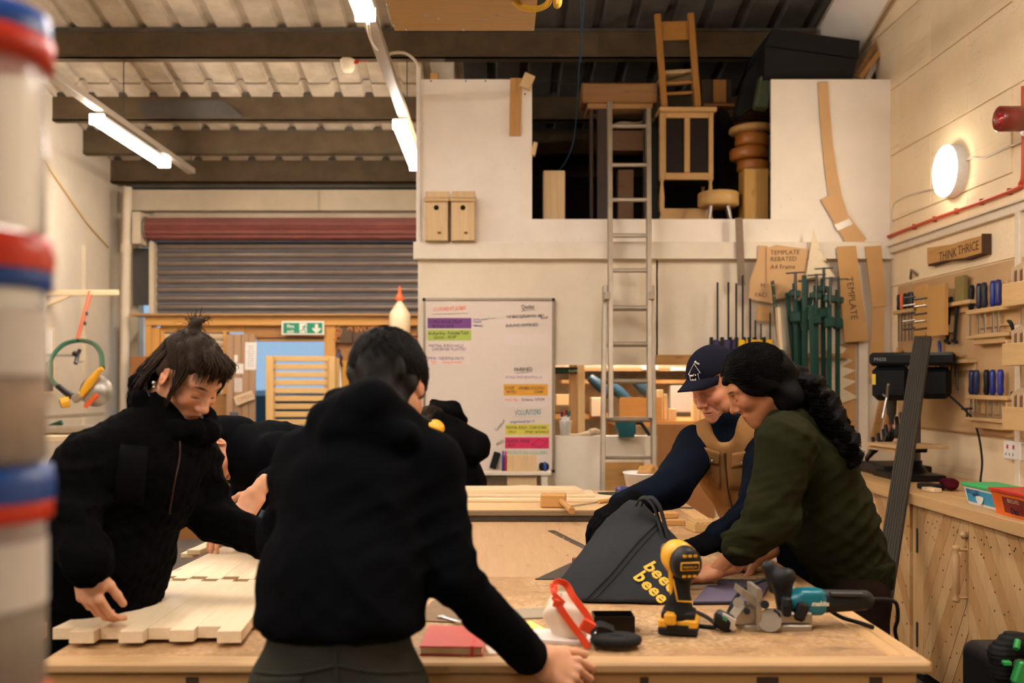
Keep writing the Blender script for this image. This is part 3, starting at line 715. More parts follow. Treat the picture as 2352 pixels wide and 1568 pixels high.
# ---------- hair strands as thin tapered tubes
def strands(paths, r0, r1=.0004, n=3):
    """paths: array (N, m, 3)"""
    A = np.asarray(paths, dtype=f32); N, m, _ = A.shape
    T = np.gradient(A, axis=1); T /= np.linalg.norm(T, axis=2, keepdims=True)+1e-9
    ref = np.tile(np.array([.3, .5, .81], dtype=f32), (N, m, 1)); U = np.cross(T, ref); U /= np.linalg.norm(U, axis=2, keepdims=True)+1e-9; Wv = np.cross(T, U)
    rr = (r0+(r1-r0)*(np.linspace(0, 1, m)**2))[None, :, None]*(.6+.8*RNG.rand(N, 1, 1))
    ring = [A+(U*math.cos(2*math.pi*k/n)+Wv*math.sin(2*math.pi*k/n))*rr for k in range(n)]
    V = np.stack(ring, 2).reshape(-1, 3)
    i = np.arange(N)[:, None, None]*m*n; j = np.arange(m-1)[None, :, None]*n; k = np.arange(n)[None, None, :]; k2 = (k+1) % n
    Q = np.stack([i+j+k, i+j+k2, i+j+n+k2, i+j+n+k], -1).reshape(-1, 4)
    return V, Q
def bez(P0, P1, P2, P3, m=9):
    t = np.linspace(0, 1, m)[None, :, None]; P0, P1, P2, P3 = [np.asarray(q, dtype=f32)[:, None, :] for q in (P0, P1, P2, P3)]
    return (1-t)**3*P0+3*(1-t)**2*t*P1+3*(1-t)*t*t*P2+t**3*P3
def head_frame(yaw, pitch, roll=0):
    y, t = math.radians(yaw), math.radians(pitch); h = Vector((math.cos(y), math.sin(y), 0))
    f = h*math.cos(t)-Vector((0, 0, math.sin(t))); u = h*math.sin(t)+Vector((0, 0, math.cos(t))); l = u.cross(f)
    M = Matrix((f, l, u)).transposed(); return M@Matrix.Rotation(math.radians(roll), 3, 'X')
def skinmat(name, col, lip, brow, flush, var=.1):
    t = NT(name); v = t.mapping((1, 1, 1)); n = t.noise(v, 45, 4); c = t.mix(n, dim(col, 1-var), dim(col, 1+var))
    at = t.node('ShaderNodeAttribute'); at.attribute_name = 'tint'; sp = t.node('ShaderNodeSeparateXYZ'); t.l.new(at.outputs['Vector'], sp.inputs[0])
    mu = t.node('ShaderNodeMath', operation='MULTIPLY'); mu.inputs[1].default_value = .45; t.l.new(sp.outputs[2], mu.inputs[0])
    c = t.mix(mu.outputs[0], c, flush); mu = t.node('ShaderNodeMath', operation='MULTIPLY'); mu.inputs[1].default_value = .75; t.l.new(sp.outputs[0], mu.inputs[0])
    c = t.mix(mu.outputs[0], c, lip); c = t.mix(sp.outputs[1], c, brow); t.base(c); t.pr(Roughness=.48, Subsurface_Weight=.12, Specular_IOR_Level=.35)
    t.b.inputs['Subsurface Radius'].default_value = (.01, .004, .002); t.bump(t.noise(v, 220, 2), .06, .002); return t.m
SKIN = skinmat('skin light', srgb(214, 158, 124), srgb(170, 84, 74), srgb(44, 28, 20), srgb(206, 120, 92)); SKIN2 = skinmat('skin tanned', srgb(176, 118, 80), srgb(134, 74, 62), srgb(18, 12, 9), srgb(170, 100, 68))
SKIN3 = skinmat('skin ruddy', srgb(208, 146, 112), srgb(176, 98, 84), srgb(150, 112, 86), srgb(200, 96, 74), .16)
def hairmat(name, col, rough=.45):
    if name in _M: return _M[name]
    t = NT(name); n = t.noise(t.mapping((1, 1, 1)), 180, 3); t.base(t.mix(n, dim(col, .5), dim(col, 1.5))); t.pr(Roughness=.6, Specular_IOR_Level=.14 if max(col[:3]) > .005 else .05); t.bump(n, .5, .003); _M[name] = t.m; return t.m
def person(label, J, hd, skin, hands, legs=True, lean=None, bare=None):
    """one continuous body: coarse trunk and limbs, fine head and hands, joined in one mesh. J: joints, hd: head dict"""
    lat = Vector(J['shR'])-Vector(J['shL']); k = .04
    pr = [rc(J['pelvis'], J['spine'], .095, .09, lat, 1.2, k), rc(J['spine'], J['chest'], .09, .09, lat, 1.2, k), rc(J['chest'], J['neck'], .08, .05, lat, 1.15, k), rc(J['neck'], J['shL'], .045, .04, None, 1, k), rc(J['neck'], J['shR'], .045, .04, None, 1, k)]
    for s in 'LR':
        pr += [rc(J['sh'+s], J['el'+s], .044, .036, None, 1, k), rc(J['el'+s], J['wr'+s], .036, .026, None, 1, .02)]
        if legs: pr += [rc(J['hip'+s], J['kn'+s], .078, .05, None, 1, k), rc(J['kn'+s], J['an'+s], .05, .035, None, 1, k)]
    parts = [(*sdf_mesh(pr, .011), 0)]
    M = head_frame(hd['yaw'], hd['pitch'], hd.get('roll', 0)); V, Q, mi = head_sdf(hd.get('fem', False), hd.get('nose', 1.0), old=hd.get('old', False), ears=hd.get('ears', True)); V = V*hd.get('s', 1.0)
    hv = (len(V), mi); parts.append((xf(V, M, hd['c']), Q, 0))
    # neck bridge from head to trunk
    nb = Vector(hd['c'])+M@Vector((-.04, 0, -.15)); parts.append((*sdf_mesh([rc(nb, J['neck'], .052, .06, None, 1, .02)], .008), 0))
    for h in hands: parts.append((*h, 0))
    V, Q, m = join(parts); tn = np.zeros((len(V), 3), dtype=f32); n0 = len(parts[0][0]); tn[n0:n0+hv[0]] = hv[1]
    o = arrmesh('person', V, Q, [skin], origin=(J['pelvis'][0], J['pelvis'][1], 0))
    at = o.data.attributes.new('tint', 'FLOAT_VECTOR', 'POINT')
    if len(o.data.vertices) == len(tn): at.data.foreach_set('vector', tn.ravel())
    tag(o, label, 'person'); return o, M
SURF = {}; _BV = {}
from mathutils.bvhtree import BVHTree
def onsurf(o, px, py, off=.003):
    """point on a garment's surface, a little proud of it"""
    if o.name not in _BV: V, Q = SURF[o.name]; _BV[o.name] = BVHTree.FromPolygons([Vector(map(float, v)) for v in V], Q.tolist())
    e = Vector((0, 0, CZ)); d = (P(px, py, 1)-e).normalized(); h, n, _, _ = _BV[o.name].ray_cast(e, d)
    if h is None: return None, None
    if n.dot(d) > 0: n = -n
    return h+n*off, n
def patch(o, c4, off, mat, name, parent, nu=8, nv=6, thick=.008):
    """a sewn-on piece (pocket, flap) that follows the garment"""
    top = []; bot = []
    for j in range(nv):
        for i in range(nu):
            u, v = i/(nu-1), j/(nv-1); x = (c4[0][0]*(1-u)+c4[1][0]*u)*(1-v)+(c4[3][0]*(1-u)+c4[2][0]*u)*v; y = (c4[0][1]*(1-u)+c4[1][1]*u)*(1-v)+(c4[3][1]*(1-u)+c4[2][1]*u)*v
            h, n = onsurf(o, x, y, off)
            if h is None: return None
            top.append(h); bot.append(h-n*thick)
    fs = []; N = nu*nv
    for j in range(nv-1):
        for i in range(nu-1): q = j*nu+i; fs += [(q, q+1, q+nu+1, q+nu), (N+q, N+q+nu, N+q+nu+1, N+q+1)]
    for i in range(nu-1): fs += [(i, N+i, N+i+1, i+1), ((nv-1)*nu+i, (nv-1)*nu+i+1, N+(nv-1)*nu+i+1, N+(nv-1)*nu+i)]
    for j in range(nv-1): fs += [(j*nu, (j+1)*nu, N+(j+1)*nu, N+j*nu), (j*nu+nu-1, N+j*nu+nu-1, N+(j+1)*nu+nu-1, (j+1)*nu+nu-1)]
    return MB().add(top+bot, fs, True).build(name, mat, parent)
def seam(o, pts, r, mat, name, parent, off=.001, n=6):
    P_ = [onsurf(o, *p, off)[0] for p in spline2(pts, 6)]; P_ = [p for p in P_ if p is not None]
    return MB().tube(P_, r, n).build(name, mat, parent) if len(P_) > 2 else None
def spline2(pts, n): return [(p.x, p.y) for p in spline([Vector((a, b, 0)) for a, b in pts], n)]
def cloth(name, prims, res, mat, parent, disp=None, label=None):
    V, Q = sdf_mesh(prims, res, disp); o = arrmesh(name, V, Q, mat, parent); SURF[o.name] = (V, Q)
    if label: o['label'] = label
    return o
def trousers(J, mat, parent, r=.088, name='trousers', waist=None, seed=3, lat=None, top=.15):
    lat = lat or (Vector(J['hipR'])-Vector(J['hipL'])); k = .035
    w = waist if waist is not None else Vector(J['pelvis'])+Vector((0, 0, .1))
    pr = [rc(J['pelvis'], w, top*.86, top*.84, lat, 1.28, k)]
    for s in 'LR':
        pr += [rc(J['hip'+s], J['kn'+s], r+.012, r-.018, None, 1, k), rc(J['kn'+s], Vector(J['an'+s])+Vector((0, 0, .02)), r-.018, .062, None, 1, k)]
    return cloth(name, pr, .011, mat, parent, wrinkle(.006, 26, (0, 0, 1), seed))
def shoes(J, fwd, mat, parent):
    f = Vector(fwd).normalized()
    for s in 'LR':
        a = Vector(J['an'+s]); a = Vector((a.x, a.y, .0)); V, Q = sdf_mesh([rc(a-f*.06+Vector((0, 0, .045)), a+f*.13+Vector((0, 0, .035)), .043, .036, f.cross(Vector((0, 0, 1))), 1.15, .02), rc(a+Vector((0, 0, .05)), a+Vector((0, 0, .11)), .045, .05, None, 1, .02)], .009)
        V[:, 2] = np.maximum(V[:, 2], .001); arrmesh('shoe', V, Q, mat, parent)
def stand(J, hipv, spread, fwd, foot):
    """legs from pelvis to floor; hipv: lateral unit, foot: xy centre of the feet"""
    h = Vector(hipv).normalized(); p = Vector(J['pelvis'])
    for s, g in (('L', -1), ('R', 1)):
        J['hip'+s] = p+h*.085*g-Vector((0, 0, .05)); an = Vector((foot[0], foot[1], .07))+h*spread*g
        J['an'+s] = an; J['kn'+s] = (Vector(J['hip'+s])+an)/2+Vector(fwd).normalized()*.04
    return J
# ================================================================== people
def V3(*a): return Vector(a)
def hug(roots, flow, L, steps=8, c=(-.014, 0, .036), r=(.101, .08, .088), lift=(.02, .05), jit=.15, clump=0):
    """strands that hug the skull: roots are unit directions, flow(d) gives a tangent"""
    d = np.asarray(roots, dtype=f32).copy(); c = npv(c); r = npv(r); out = []; N = len(d); wob = RNG.normal(0, jit, (N, 3)).astype(f32); ln = (L*(.6+.8*RNG.rand(N)))[:, None]
    for i in range(steps):
        t = i/(steps-1); out.append(c+d*r*(1+lift[0]+(lift[1]-lift[0])*t*RNG.uniform(.6, 1.3, (N, 1)) if i == steps-1 else 1+lift[0]+(lift[1]-lift[0])*t))
        g = flow(d)+wob; g = g-d*(g*d).sum(1, keepdims=True); g /= np.linalg.norm(g, axis=1, keepdims=True)+1e-6
        d = d+g*ln/steps/.09; d /= np.linalg.norm(d, axis=1, keepdims=True)
    return np.stack(out, 1).astype(f32)
def dirs(n, pred):
    d = RNG.normal(0, 1, (n*4, 3)); d /= np.linalg.norm(d, axis=1, keepdims=True); d = d[pred(d)]; return d[:n]
def hairobj(parts, M, c, mat, parent, name='hair'):
    V, Q, m = join([(v, q, 0) for v, q in parts]); return arrmesh(name, xf(V, M, c), Q, mat, parent)
scalp = lambda d: ((d[:, 0] < .55+.55*d[:, 2]) & (d[:, 2] > -.35)) | ((d[:, 0] < -.35) & (d[:, 2] > -.85))
def capfield(r=(.102, .081, .09), low=-.075, front=.06):
    return [el((-.016, 0, .038), r, k=.02), el((-.045, 0, -.015), (.066, .068, .06), k=.03),
            bxs((.14, 0, -.06), (.1, .2, front+.06), rotm(0, -25), .03, .02, True), bxs((0, 0, low-.1), (.3, .3, .1), None, .01, .01, True), bxs((.018, .09, -.03), (.034, .03, .052), None, .02, .01, True), bxs((.018, -.09, -.03), (.034, .03, .052), None, .02, .01, True)]
H_DARK = hairmat('hair near black', (.0075, .0058, .0046, 1)); H_BLACK = hairmat('hair black', (.0035, .003, .0028, 1)); H_BROWN = hairmat('hair dark brown', (.03, .018, .011, 1)); H_GREY = hairmat('hair grey', srgb(150, 140, 128))
UP = V3(0, 0, 1)
# ---------------------------------------------------------------- A: young man seen from behind
J = dict(pelvis=P(778, 1535, 2.0), spine=P(788, 1340, 2.03), chest=P(820, 1130, 2.12), neck=P(862, 985, 2.2), shL=P(708, 1062, 2.16), shR=P(985, 1068, 2.13),
         elL=P(652, 1235, 2.2), wrL=P(672, 1370, 2.46), elR=P(1040, 1325, 2.06), wrR=P(1212, 1503, 2.19))
stand(J, (1, -.05, 0), .15, (0, 1, 0), (J['pelvis'].x, 1.93)); latA = V3(1, -.05, 0)
hR = hand_mesh(frame_xz(V3(.93, .2, -.42), V3(-.12, -.8, .6)), P(1243, 1517, 2.225), False, curls=[(22, 38, 20), (32, 48, 25), (42, 55, 30), (50, 58, 30)], thumb=(.86, .42, -.2), tb=12)
hL = hand_mesh(frame_xz(V3(.2, .8, -.4), V3(-.1, .4, .9)), P(680, 1395, 2.5), True, curl=(20, 25, 15))
A, MA = person('person in black hooded sweatshirt and grey trousers seen from behind, leaning on the bench', J, dict(c=P(893, 890, 2.3), yaw=76, pitch=32, roll=-6), SKIN, [hR, hL])
M_hood = fabric('black sweatshirt', (.0028, .0031, .004, 1), 420, .95, .2, 7); M_hood2 = fabric('washed black rib', (.005, .005, .0055, 1), 420, .95, .2, 7)
pr = [rc(J['pelvis']+UP*.09, J['spine'], .124, .118, latA, 1.4, .04), rc(J['spine'], J['chest'], .118, .128, latA, 1.33, .05), rc(J['chest'], J['neck'], .118, .06, latA, 1.25, .05)]
for s in 'LR': pr += [rc(J['neck']-UP*.03, J['sh'+s], .07, .071, None, 1, .04), rc(J['sh'+s], J['el'+s], .071, .057, None, 1, .03), rc(J['el'+s], J['wr'+s], .057, .044, None, 1, .02)]
pr += [rc(P(752, 965, 2.12), P(850, 935, 2.09), .045, .055, None, 1, .03), rc(P(850, 935, 2.09), P(934, 972, 2.12), .055, .036, None, 1, .03),
       rc(P(775, 925, 2.16), P(850, 908, 2.13), .032, .036, None, 1, .016), rc(P(850, 908, 2.13), P(925, 955, 2.14), .036, .03, None, 1, .016), rc(P(765, 985, 2.07), P(930, 1000, 2.06), .03, .03, None, 1, .03), bxs(J['pelvis']+UP*-.02, (.24, .3, .1), None, .005, .01, True)]
ZA = [(J['elR'], .12, .8), (J['elL'], .12, .8), (J['pelvis']+UP*.2, .14, .3), (J['shR']+V3(-.08, -.05, -.1), .1, .6), (J['shL']+V3(.06, -.05, -.1), .1, .6)]; w1 = wrinkle(.0065, 27, (.8, .1, .8), 5, ZA); w2 = wrinkle(.003, 60, (-.8, .2, .8), 8, ZA); cloth('hooded_sweatshirt', pr, .0075, M_hood, A, lambda X: w1(X)+w2(X))
for s in 'LR':
    a = J['el'+s].lerp(J['wr'+s], .84); cloth('cuff', [rc(a, J['wr'+s], .0465, .0445, None, 1)], .006, M_hood2, A, wrinkle(.002, 90, (1, 0, 0), 2))
b0 = J['pelvis']; cloth('waistband', [rc(b0+UP*.05, b0+UP*.12, .113, .114, latA, 1.4, .02), bxs(b0-UP*.03, (.3, .3, .1), None, .005, .01, True), bxs(b0+UP*.235, (.3, .3, .11), None, .005, .01, True)], .0075, M_hood2, A, wrinkle(.003, 40, (1, 0, 0), 4))
M_tr = fabric('dark grey trousers', srgb(52, 52, 46), 300, .85, .3, 8); tA = trousers(J, M_tr, A, lat=latA, top=.134, waist=J['pelvis']+UP*.055)
# seams of the trousers
for pts in ([(772, 1490), (772, 1530), (775, 1567)], [(560, 1540), (660, 1548), (770, 1528)], [(985, 1540), (880, 1545), (775, 1528)]): seam(tA, pts, .0028, M_tr, 'trouser_seam', A)
patch(tA, [(600, 1556), (695, 1552), (695, 1600), (600, 1600)], .003, M_tr, 'back_pocket', A)
shoes(J, (0, 1, 0), BLACKR, A)
crown = np.array([-.55, .1, .83], dtype=f32)
cap = sdf_mesh(capfield((.103, .082, .092), -.115, .055)+[rc((-.03, 0, -.03), (-.05, 0, -.1), .064, .06, None, 1, .02)], .004, lumps(.005, 70, 3))
rt = dirs(2600, lambda d: scalp(d)); fl = lambda d: d-crown*1.0+np.array([.1, -.25, -.25], dtype=f32)
hairobj([cap, strands(hug(rt, fl, .055, 6, r=(.106, .085, .095), lift=(.015, .085), jit=.35), .0013)], MA, P(893, 890, 2.3), H_DARK, A)
# ---------------------------------------------------------------- B: woman in the black fleece coat
hc = P(433, 868, 2.75)
J = dict(pelvis=P(188, 1480, 2.72), spine=P(232, 1290, 2.72), chest=P(322, 1085, 2.74), neck=P(392, 965, 2.78), shR=P(196, 1082, 2.6), shL=P(434, 1062, 2.88),
         elR=P(158, 1212, 2.5), wrR=P(205, 1292, 2.42), elL=P(490, 1190, 2.86), wrL=P(668, 1270, 2.8))
latB = J['shR']-J['shL']; stand(J, latB, .13, (.6, .3, 0), (J['pelvis'].x-.02, 2.72))
hR = hand_mesh(frame_xz(V3(.16, .08, -.98), V3(-.35, -.92, -.1)), P(196, 1300, 2.425), False, curls=[(22, 30, 18), (26, 34, 20), (30, 36, 20), (34, 36, 22)], thumb=(.9, .3, -.35), tb=8)
hL = hand_mesh(frame_xz(V3(.8, .1, -.5), V3(.3, 0, .95)), P(680, 1262, 2.8), True, curl=(25, 25, 15))
B, MBh = person('woman with tied-up brown hair in a black fleece coat bending over the jointed pine boards', J, dict(c=hc, yaw=-31, pitch=40, roll=-2, fem=True, nose=.93, s=.97), SKIN, [hR, hL])
M_coat = fabric('black fleece', (.0022, .0022, .0024, 1), 160, 1, .5, 10, .06); M_coat2 = fabric('black nylon panel', (.0034, .0034, .0036, 1), 500, .75, .2, 10)
pr = [rc(J['pelvis']-UP*.12, J['spine'], .155, .15, latB, 1.2, .06), rc(J['spine'], J['chest'], .15, .15, latB, 1.2, .06), rc(J['chest'], J['neck'], .145, .085, latB, 1.2, .05)]
for s in 'LR': pr += [rc(J['neck']-UP*.06, J['sh'+s], .085, .084, None, 1, .05), rc(J['sh'+s], J['el'+s], .086, .074 if s == 'R' else .066, None, 1, .04), rc(J['el'+s], J['wr'+s], .074 if s == 'R' else .058, .058 if s == 'R' else .05, None, 1, .03)]
w1 = wrinkle(.011, 30, (.3, 0, 1), 15, [(J['elR'], .15, .7), (J['elL'], .15, .7), (J['wrR'], .12, .6)]); w2 = lumps(.003, 120, 4); cB = cloth('fleece_coat', pr, .008, M_coat, B, lambda X: w1(X)+w2(X))
nk = J['neck']+V3(.005, 0, .0); col = []; n = 11
for i in range(n+1):
    a = math.radians(-40+360*i/n); hgt = .045+.085*math.cos(a-math.radians(140)); col.append(V3(.094*math.cos(a), .082*math.sin(a), hgt))
cp = []
for i in range(n): cp += [rc(nk+V3(col[i].x*1.1, col[i].y*1.1, -.03), nk+col[i], .026, .02, None, 1, .02), rc(nk+col[i], nk+col[i+1], .02, .02, None, 1, .02), rc(nk+V3(col[i].x*1.1, col[i].y*1.1, -.03), nk+V3(col[i+1].x*1.1, col[i+1].y*1.1, -.03), .028, .028, None, 1, .02)]
cloth('collar', cp, .007, M_coat, B, w2)
lin = MB()
def lining():
    t = NT('patterned lining'); v = t.mapping((1, 1, 1)); n_ = t.noise(v, 260, 2); t.base(t.ramp(n_, [(.5, (.01, .012, .016, 1)), (.6, srgb(150, 150, 150))])); t.pr(Roughness=.9); return t.m
lin.tube([nk+V3(c.x*.86, c.y*.86, c.z+.012) for c in col], .012, 8); lin.build('collar_lining', lining(), B)
ch = J['chest']; fdir = V3(.45, -.8, -.1)
seam(cB, [(412, 1000), (412, 1050), (400, 1110), (388, 1180)], .0025, plain('zip teeth', srgb(52, 26, 18), .5, .3), 'zip', B)
patch(cB, [(276, 1020), (340, 1028), (330, 1160), (258, 1160)], .004, M_coat2, 'chest_pocket', B)
M_jean = fabric('black trousers', (.004, .004, .005, 1), 300, .9, .3, 8); trousers(J, M_jean, B, lat=latB, top=.14); shoes(J, (.6, .3, 0), BLACKR, B)
bun = np.array([-.62, -.05, .78], dtype=f32); bp_ = np.array([-.075, 0, .112], dtype=f32)
cap = sdf_mesh(capfield((.1, .0795, .087), -.02, .072)+[el((-.078, 0, .128), (.017, .018, .022), k=.008), rc((-.06, 0, .11), (-.08, 0, .135), .017, .012, None, 1, .01)], .004, lumps(.004, 90, 6))
rt = dirs(1500, lambda d: scalp(d) & (d[:, 2] > -.1)); fl = lambda d: bun-d*.2
S = [cap, strands(hug(rt, fl, .075, 7, lift=(-.02, .05), jit=.18), .0013)]
n = 260; y = RNG.uniform(-.062, .068, n); P0 = np.stack([RNG.uniform(.02, .06, n), y*.75, RNG.uniform(.112, .122, n)-.25*np.abs(y*.6)], 1)
P3 = np.stack([.096-9*y**2+RNG.normal(0, .004, n), y*1.0+.004+RNG.normal(0, .006, n), RNG.uniform(.055, .09, n)-.5*np.abs(y+.01)*(y < 0)], 1); P1 = P0+np.stack([np.full(n, .026), 0*y, np.full(n, -.004)], 1); P2 = P3+np.stack([np.full(n, .001), y*.03, np.full(n, .024)], 1)
S.append(strands(bez(P0, P1, P2, P3), .0016))
for sg in (1, -1):
    n = 60; P0 = np.stack([RNG.uniform(.0, .05, n), sg*RNG.uniform(.066, .078, n), RNG.uniform(.03, .075, n)], 1); P3 = np.stack([RNG.uniform(.03, .05, n), sg*RNG.uniform(.066, .075, n), RNG.uniform(-.07, -.01, n)], 1)
    S.append(strands(bez(P0, P0+np.array([.02, sg*.01, -.02]), P3+np.array([.004, sg*.012, .035]), P3), .0013))
n = 520; a = RNG.uniform(math.radians(105), math.radians(255), n); P0 = np.stack([-.016+.1*np.cos(a), .082*np.sin(a), RNG.uniform(-.03, .06, n)], 1); P3 = np.stack([-.03+.085*np.cos(a)+RNG.normal(0, .01, n), .085*np.sin(a)+RNG.normal(0, .008, n), RNG.uniform(-.16, -.075, n)], 1)
S.append(strands(bez(P0, P0+np.array([-.006, 0, -.03]), P3+np.array([-.012, 0, .05]), P3), .0016))
n = 40; P0 = np.tile(bp_+np.array([-.004, 0, .02]), (n, 1)); P3 = P0+RNG.normal(0, .018, (n, 3))+np.array([-.0, 0, .012]); S.append(strands(bez(P0, P0+RNG.normal(0, .014, (n, 3)), P3+RNG.normal(0, .014, (n, 3)), P3), .0014))
n = 26; P0 = np.stack([RNG.uniform(-.09, -.03, n), RNG.uniform(-.03, .06, n), np.full(n, .11)], 1); P3 = P0+np.stack([RNG.uniform(-.08, -.02, n), RNG.normal(0, .02, n), RNG.uniform(-.06, .03, n)], 1); S.append(strands(bez(P0, P0+np.array([-.02, 0, .02]), P3+np.array([0, 0, .02]), P3), .0007))
hairobj(S, MBh, hc, H_BROWN, B)
er = MB(); ec = hc+MBh@V3(-.018, -.088, -.036); er.ell(ec, (.005, .005, .006)).ell(ec+V3(0, 0, -.011), (.0035, .0035, .004)); er.build('earring', STEEL, B)
# ---------------------------------------------------------------- C: man bent low in a black hoodie
hc = P(472, 1040, 3.5)
J = dict(pelvis=P(790, 1190, 3.75), spine=P(730, 1115, 3.75), chest=P(640, 1075, 3.68), neck=P(566, 1052, 3.58), shL=P(640, 1050, 3.5), shR=P(590, 1070, 3.84), elL=P(690, 1075, 3.42), wrL=P(616, 1104, 3.35), elR=P(560, 1160, 3.85), wrR=P(540, 1190, 3.65))
J['pelvis'] = P(790, 1190, 3.75); latC = V3(.15, 1, 0)
for s, g in (('L', -1), ('R', 1)):
    J['hip'+s] = J['pelvis']+latC*.08*g-UP*.05; J['kn'+s] = V3(-.5, 3.75+.12*g, .5); J['an'+s] = V3(-.46, 3.75+.14*g, .08)
bz = .885
hL = hand_mesh(frame_xz(V3(-.5, -.12, -.7), V3(-.25, -.85, .4)), P(591, 1130, 3.325), True, curls=[(12, 14, 8), (14, 16, 8), (16, 18, 10), (20, 20, 10)], spread=1.4)
hR = hand_mesh(frame_xz(V3(-.3, -.3, -.3), V3(0, -.2, .95)), P(545, 1175, 3.62), False, curl=(20, 25, 15))
def person_frame(label, J, hd, Mf, skin, hands, legs=True):
    global head_frame
    old = head_frame; head_frame = lambda *a: Mf
    r = person(label, J, hd, skin, hands, legs); head_frame = old; return r
fC = V3(.25, -.45, -.85).normalized(); uC = V3(-.62, -.6, .2); uC = (uC-fC*uC.dot(fC)).normalized(); Mf = Matrix((fC, uC.cross(fC), uC)).transposed()
C, MC = person_frame('man in glasses and black hoodie bent face-down over the bench behind the woman', J, dict(c=hc, yaw=0, pitch=0, s=.98), Mf, SKIN, [hL, hR])
pr = [rc(J['pelvis'], J['spine'], .15, .15, latC, 1.2, .05), rc(J['spine'], J['chest'], .15, .155, latC, 1.2, .05), rc(J['chest'], J['neck'], .14, .08, latC, 1.2, .05)]
for s in 'LR': pr += [rc(J['neck'], J['sh'+s], .08, .085, None, 1, .04), rc(J['sh'+s], J['el'+s], .085, .066, None, 1, .03), rc(J['el'+s], J['wr'+s], .062, .043, None, 1, .02)]
w1 = wrinkle(.01, 36, (1, 0, .4), 25); pr += [rc(J['neck']+V3(-.02, 0, .02), J['chest']+V3(0, 0, .05), .1, .12, None, 1, .04), rc(hc+MC@V3(-.04, 0, -.13), hc+MC@V3(-.055, 0, -.24), .085, .09, None, 1, .04)]; cloth('hooded_sweatshirt', pr, .009, M_hood, C, w1)
hp = [el(V3(-.03, 0, .042), (.11, .096, .102), k=.03), rc((-.06, 0, -.02), (-.06, 0, -.13), .085, .1, None, 1, .04), bxs((.115, 0, -.03), (.08, .2, .12), None, .03, .02, True), el((.05, 0, -.02), (.06, .066, .12), k=.01, sub=True), el((-.002, .1, -.01), (.03, .04, .045), k=.012, sub=True)]
V, Q = sdf_mesh(hp, .007, wrinkle(.006, 40, (0, 0, 1), 31)); arrmesh('hood', xf(V, MC, hc), Q, M_hood, C)
g = MB(); g.T = mat4(MC, hc)
for s in (1, -1):
    g.tube([V3(.1, s*(.032+.02*math.cos(a)), .002+.016*math.sin(a)) for a in [2*math.pi*i/14 for i in range(14)]], .0018, 6, closed=True); g.tube([(.1, s*.052, .006), (.06, s*.077, .006), (-.01, s*.082, .006)], .0018, 6)
g.tube([(.102, .012, .006), (.106, 0, .009), (.102, -.012, .006)], .0018, 6); g.build('glasses', BLACK, C)
hairobj([sdf_mesh(capfield((.101, .08, .089), -.05, .06), .006, lumps(.003, 80, 3))], MC, hc, H_BROWN, C)
rt = dirs(700, lambda d: (d[:, 0] > .2) & (d[:, 2] < -.45) & (np.abs(d[:, 1]) < .8)); hairobj([strands(hug(rt, lambda d: np.tile(np.array([.1, 0, -1], dtype=f32), (len(d), 1)), .02, 4, c=(.02, 0, -.03), r=(.063, .058, .084), lift=(-.01, .06)), .0012)], MC, hc, H_BROWN, C, 'beard')
trousers(J, M_jean, C, lat=latC, top=.135); shoes(J, (-1, 0, 0), BLACKR, C)
# ---------------------------------------------------------------- D: person with yellow ear defenders
fD = V3(-.55, -.25, -.8).normalized(); uD = V3(-.75, -.05, .6); uD = (uD-fD*uD.dot(fD)).normalized(); Mf = Matrix((fD, uD.cross(fD), uD)).transposed(); sD_ = 1 if (Mf@V3(0, 1, 0)).y < 0 else -1; hc = P(1003, 980, 5.62)-Mf@V3(-.005, sD_*.108, -.005)
J = dict(pelvis=P(1075, 1195, 5.95), spine=P(1058, 1110, 5.9), chest=P(1035, 1030, 5.86), neck=P(1003, 990, 5.8), shL=P(1030, 1018, 5.68), shR=P(1005, 1015, 6.02), elL=P(1010, 1095, 5.6), wrL=P(950, 1110, 5.5), elR=P(980, 1090, 6.0), wrR=P(925, 1105, 5.85))
latD = J['shR']-J['shL']; stand(J, latD, .12, (-1, 0, 0), (J['pelvis'].x+.03, 5.95))
hs_ = [hand_mesh(frame_xz(V3(-.8, -.1, -.5), V3(-.4, 0, .9)), J['wr'+s]+V3(-.02, 0, -.02), s == 'L', .004) for s in 'LR']
D, MD = person_frame('person in a black hooded jacket and yellow ear defenders bending by the whiteboard', J, dict(c=hc, yaw=0, pitch=0), Mf, SKIN, hs_)
M_jk = fabric('black shell jacket', (.0032, .0034, .0036, 1), 500, .7, .35, 9)
pr = [rc(J['pelvis']-UP*.1, J['spine'], .15, .14, latD, 1.25, .05), rc(J['spine'], J['chest'], .14, .14, latD, 1.25, .05), rc(J['chest'], J['neck'], .13, .08, latD, 1.2, .05)]
for s in 'LR': pr += [rc(J['neck'], J['sh'+s], .08, .08, None, 1, .04), rc(J['sh'+s], J['el'+s], .08, .065, None, 1, .03), rc(J['el'+s], J['wr'+s], .063, .05, None, 1, .02)]
pr += [rc(P(1000, 940, 5.85), P(1040, 945, 5.86), .055, .06, None, 1, .03), rc(P(1040, 945, 5.86), P(1062, 968, 5.88), .055, .035, None, 1, .02), rc(P(1005, 965, 5.7), P(1052, 985, 5.76), .06, .05, None, 1, .03)]
pr += [rc(hc+MD@V3(-.045, 0, -.12), hc+MD@V3(-.055, 0, -.25), .085, .1, None, 1, .04)]; cloth('hooded_jacket', pr, .011, M_jk, D, wrinkle(.012, 34, (.3, .2, 1), 41))
cap = sdf_mesh(capfield((.103, .084, .092), -.06, .07), .006, lumps(.006, 60, 9)); rt = dirs(500, scalp)
hairobj([cap, strands(hug(rt, lambda d: np.array([-.9, 0, .1], dtype=f32)-d*.1, .09, 7, lift=(.0, .12), jit=.5), .0022)], MD, hc, H_BROWN, D)
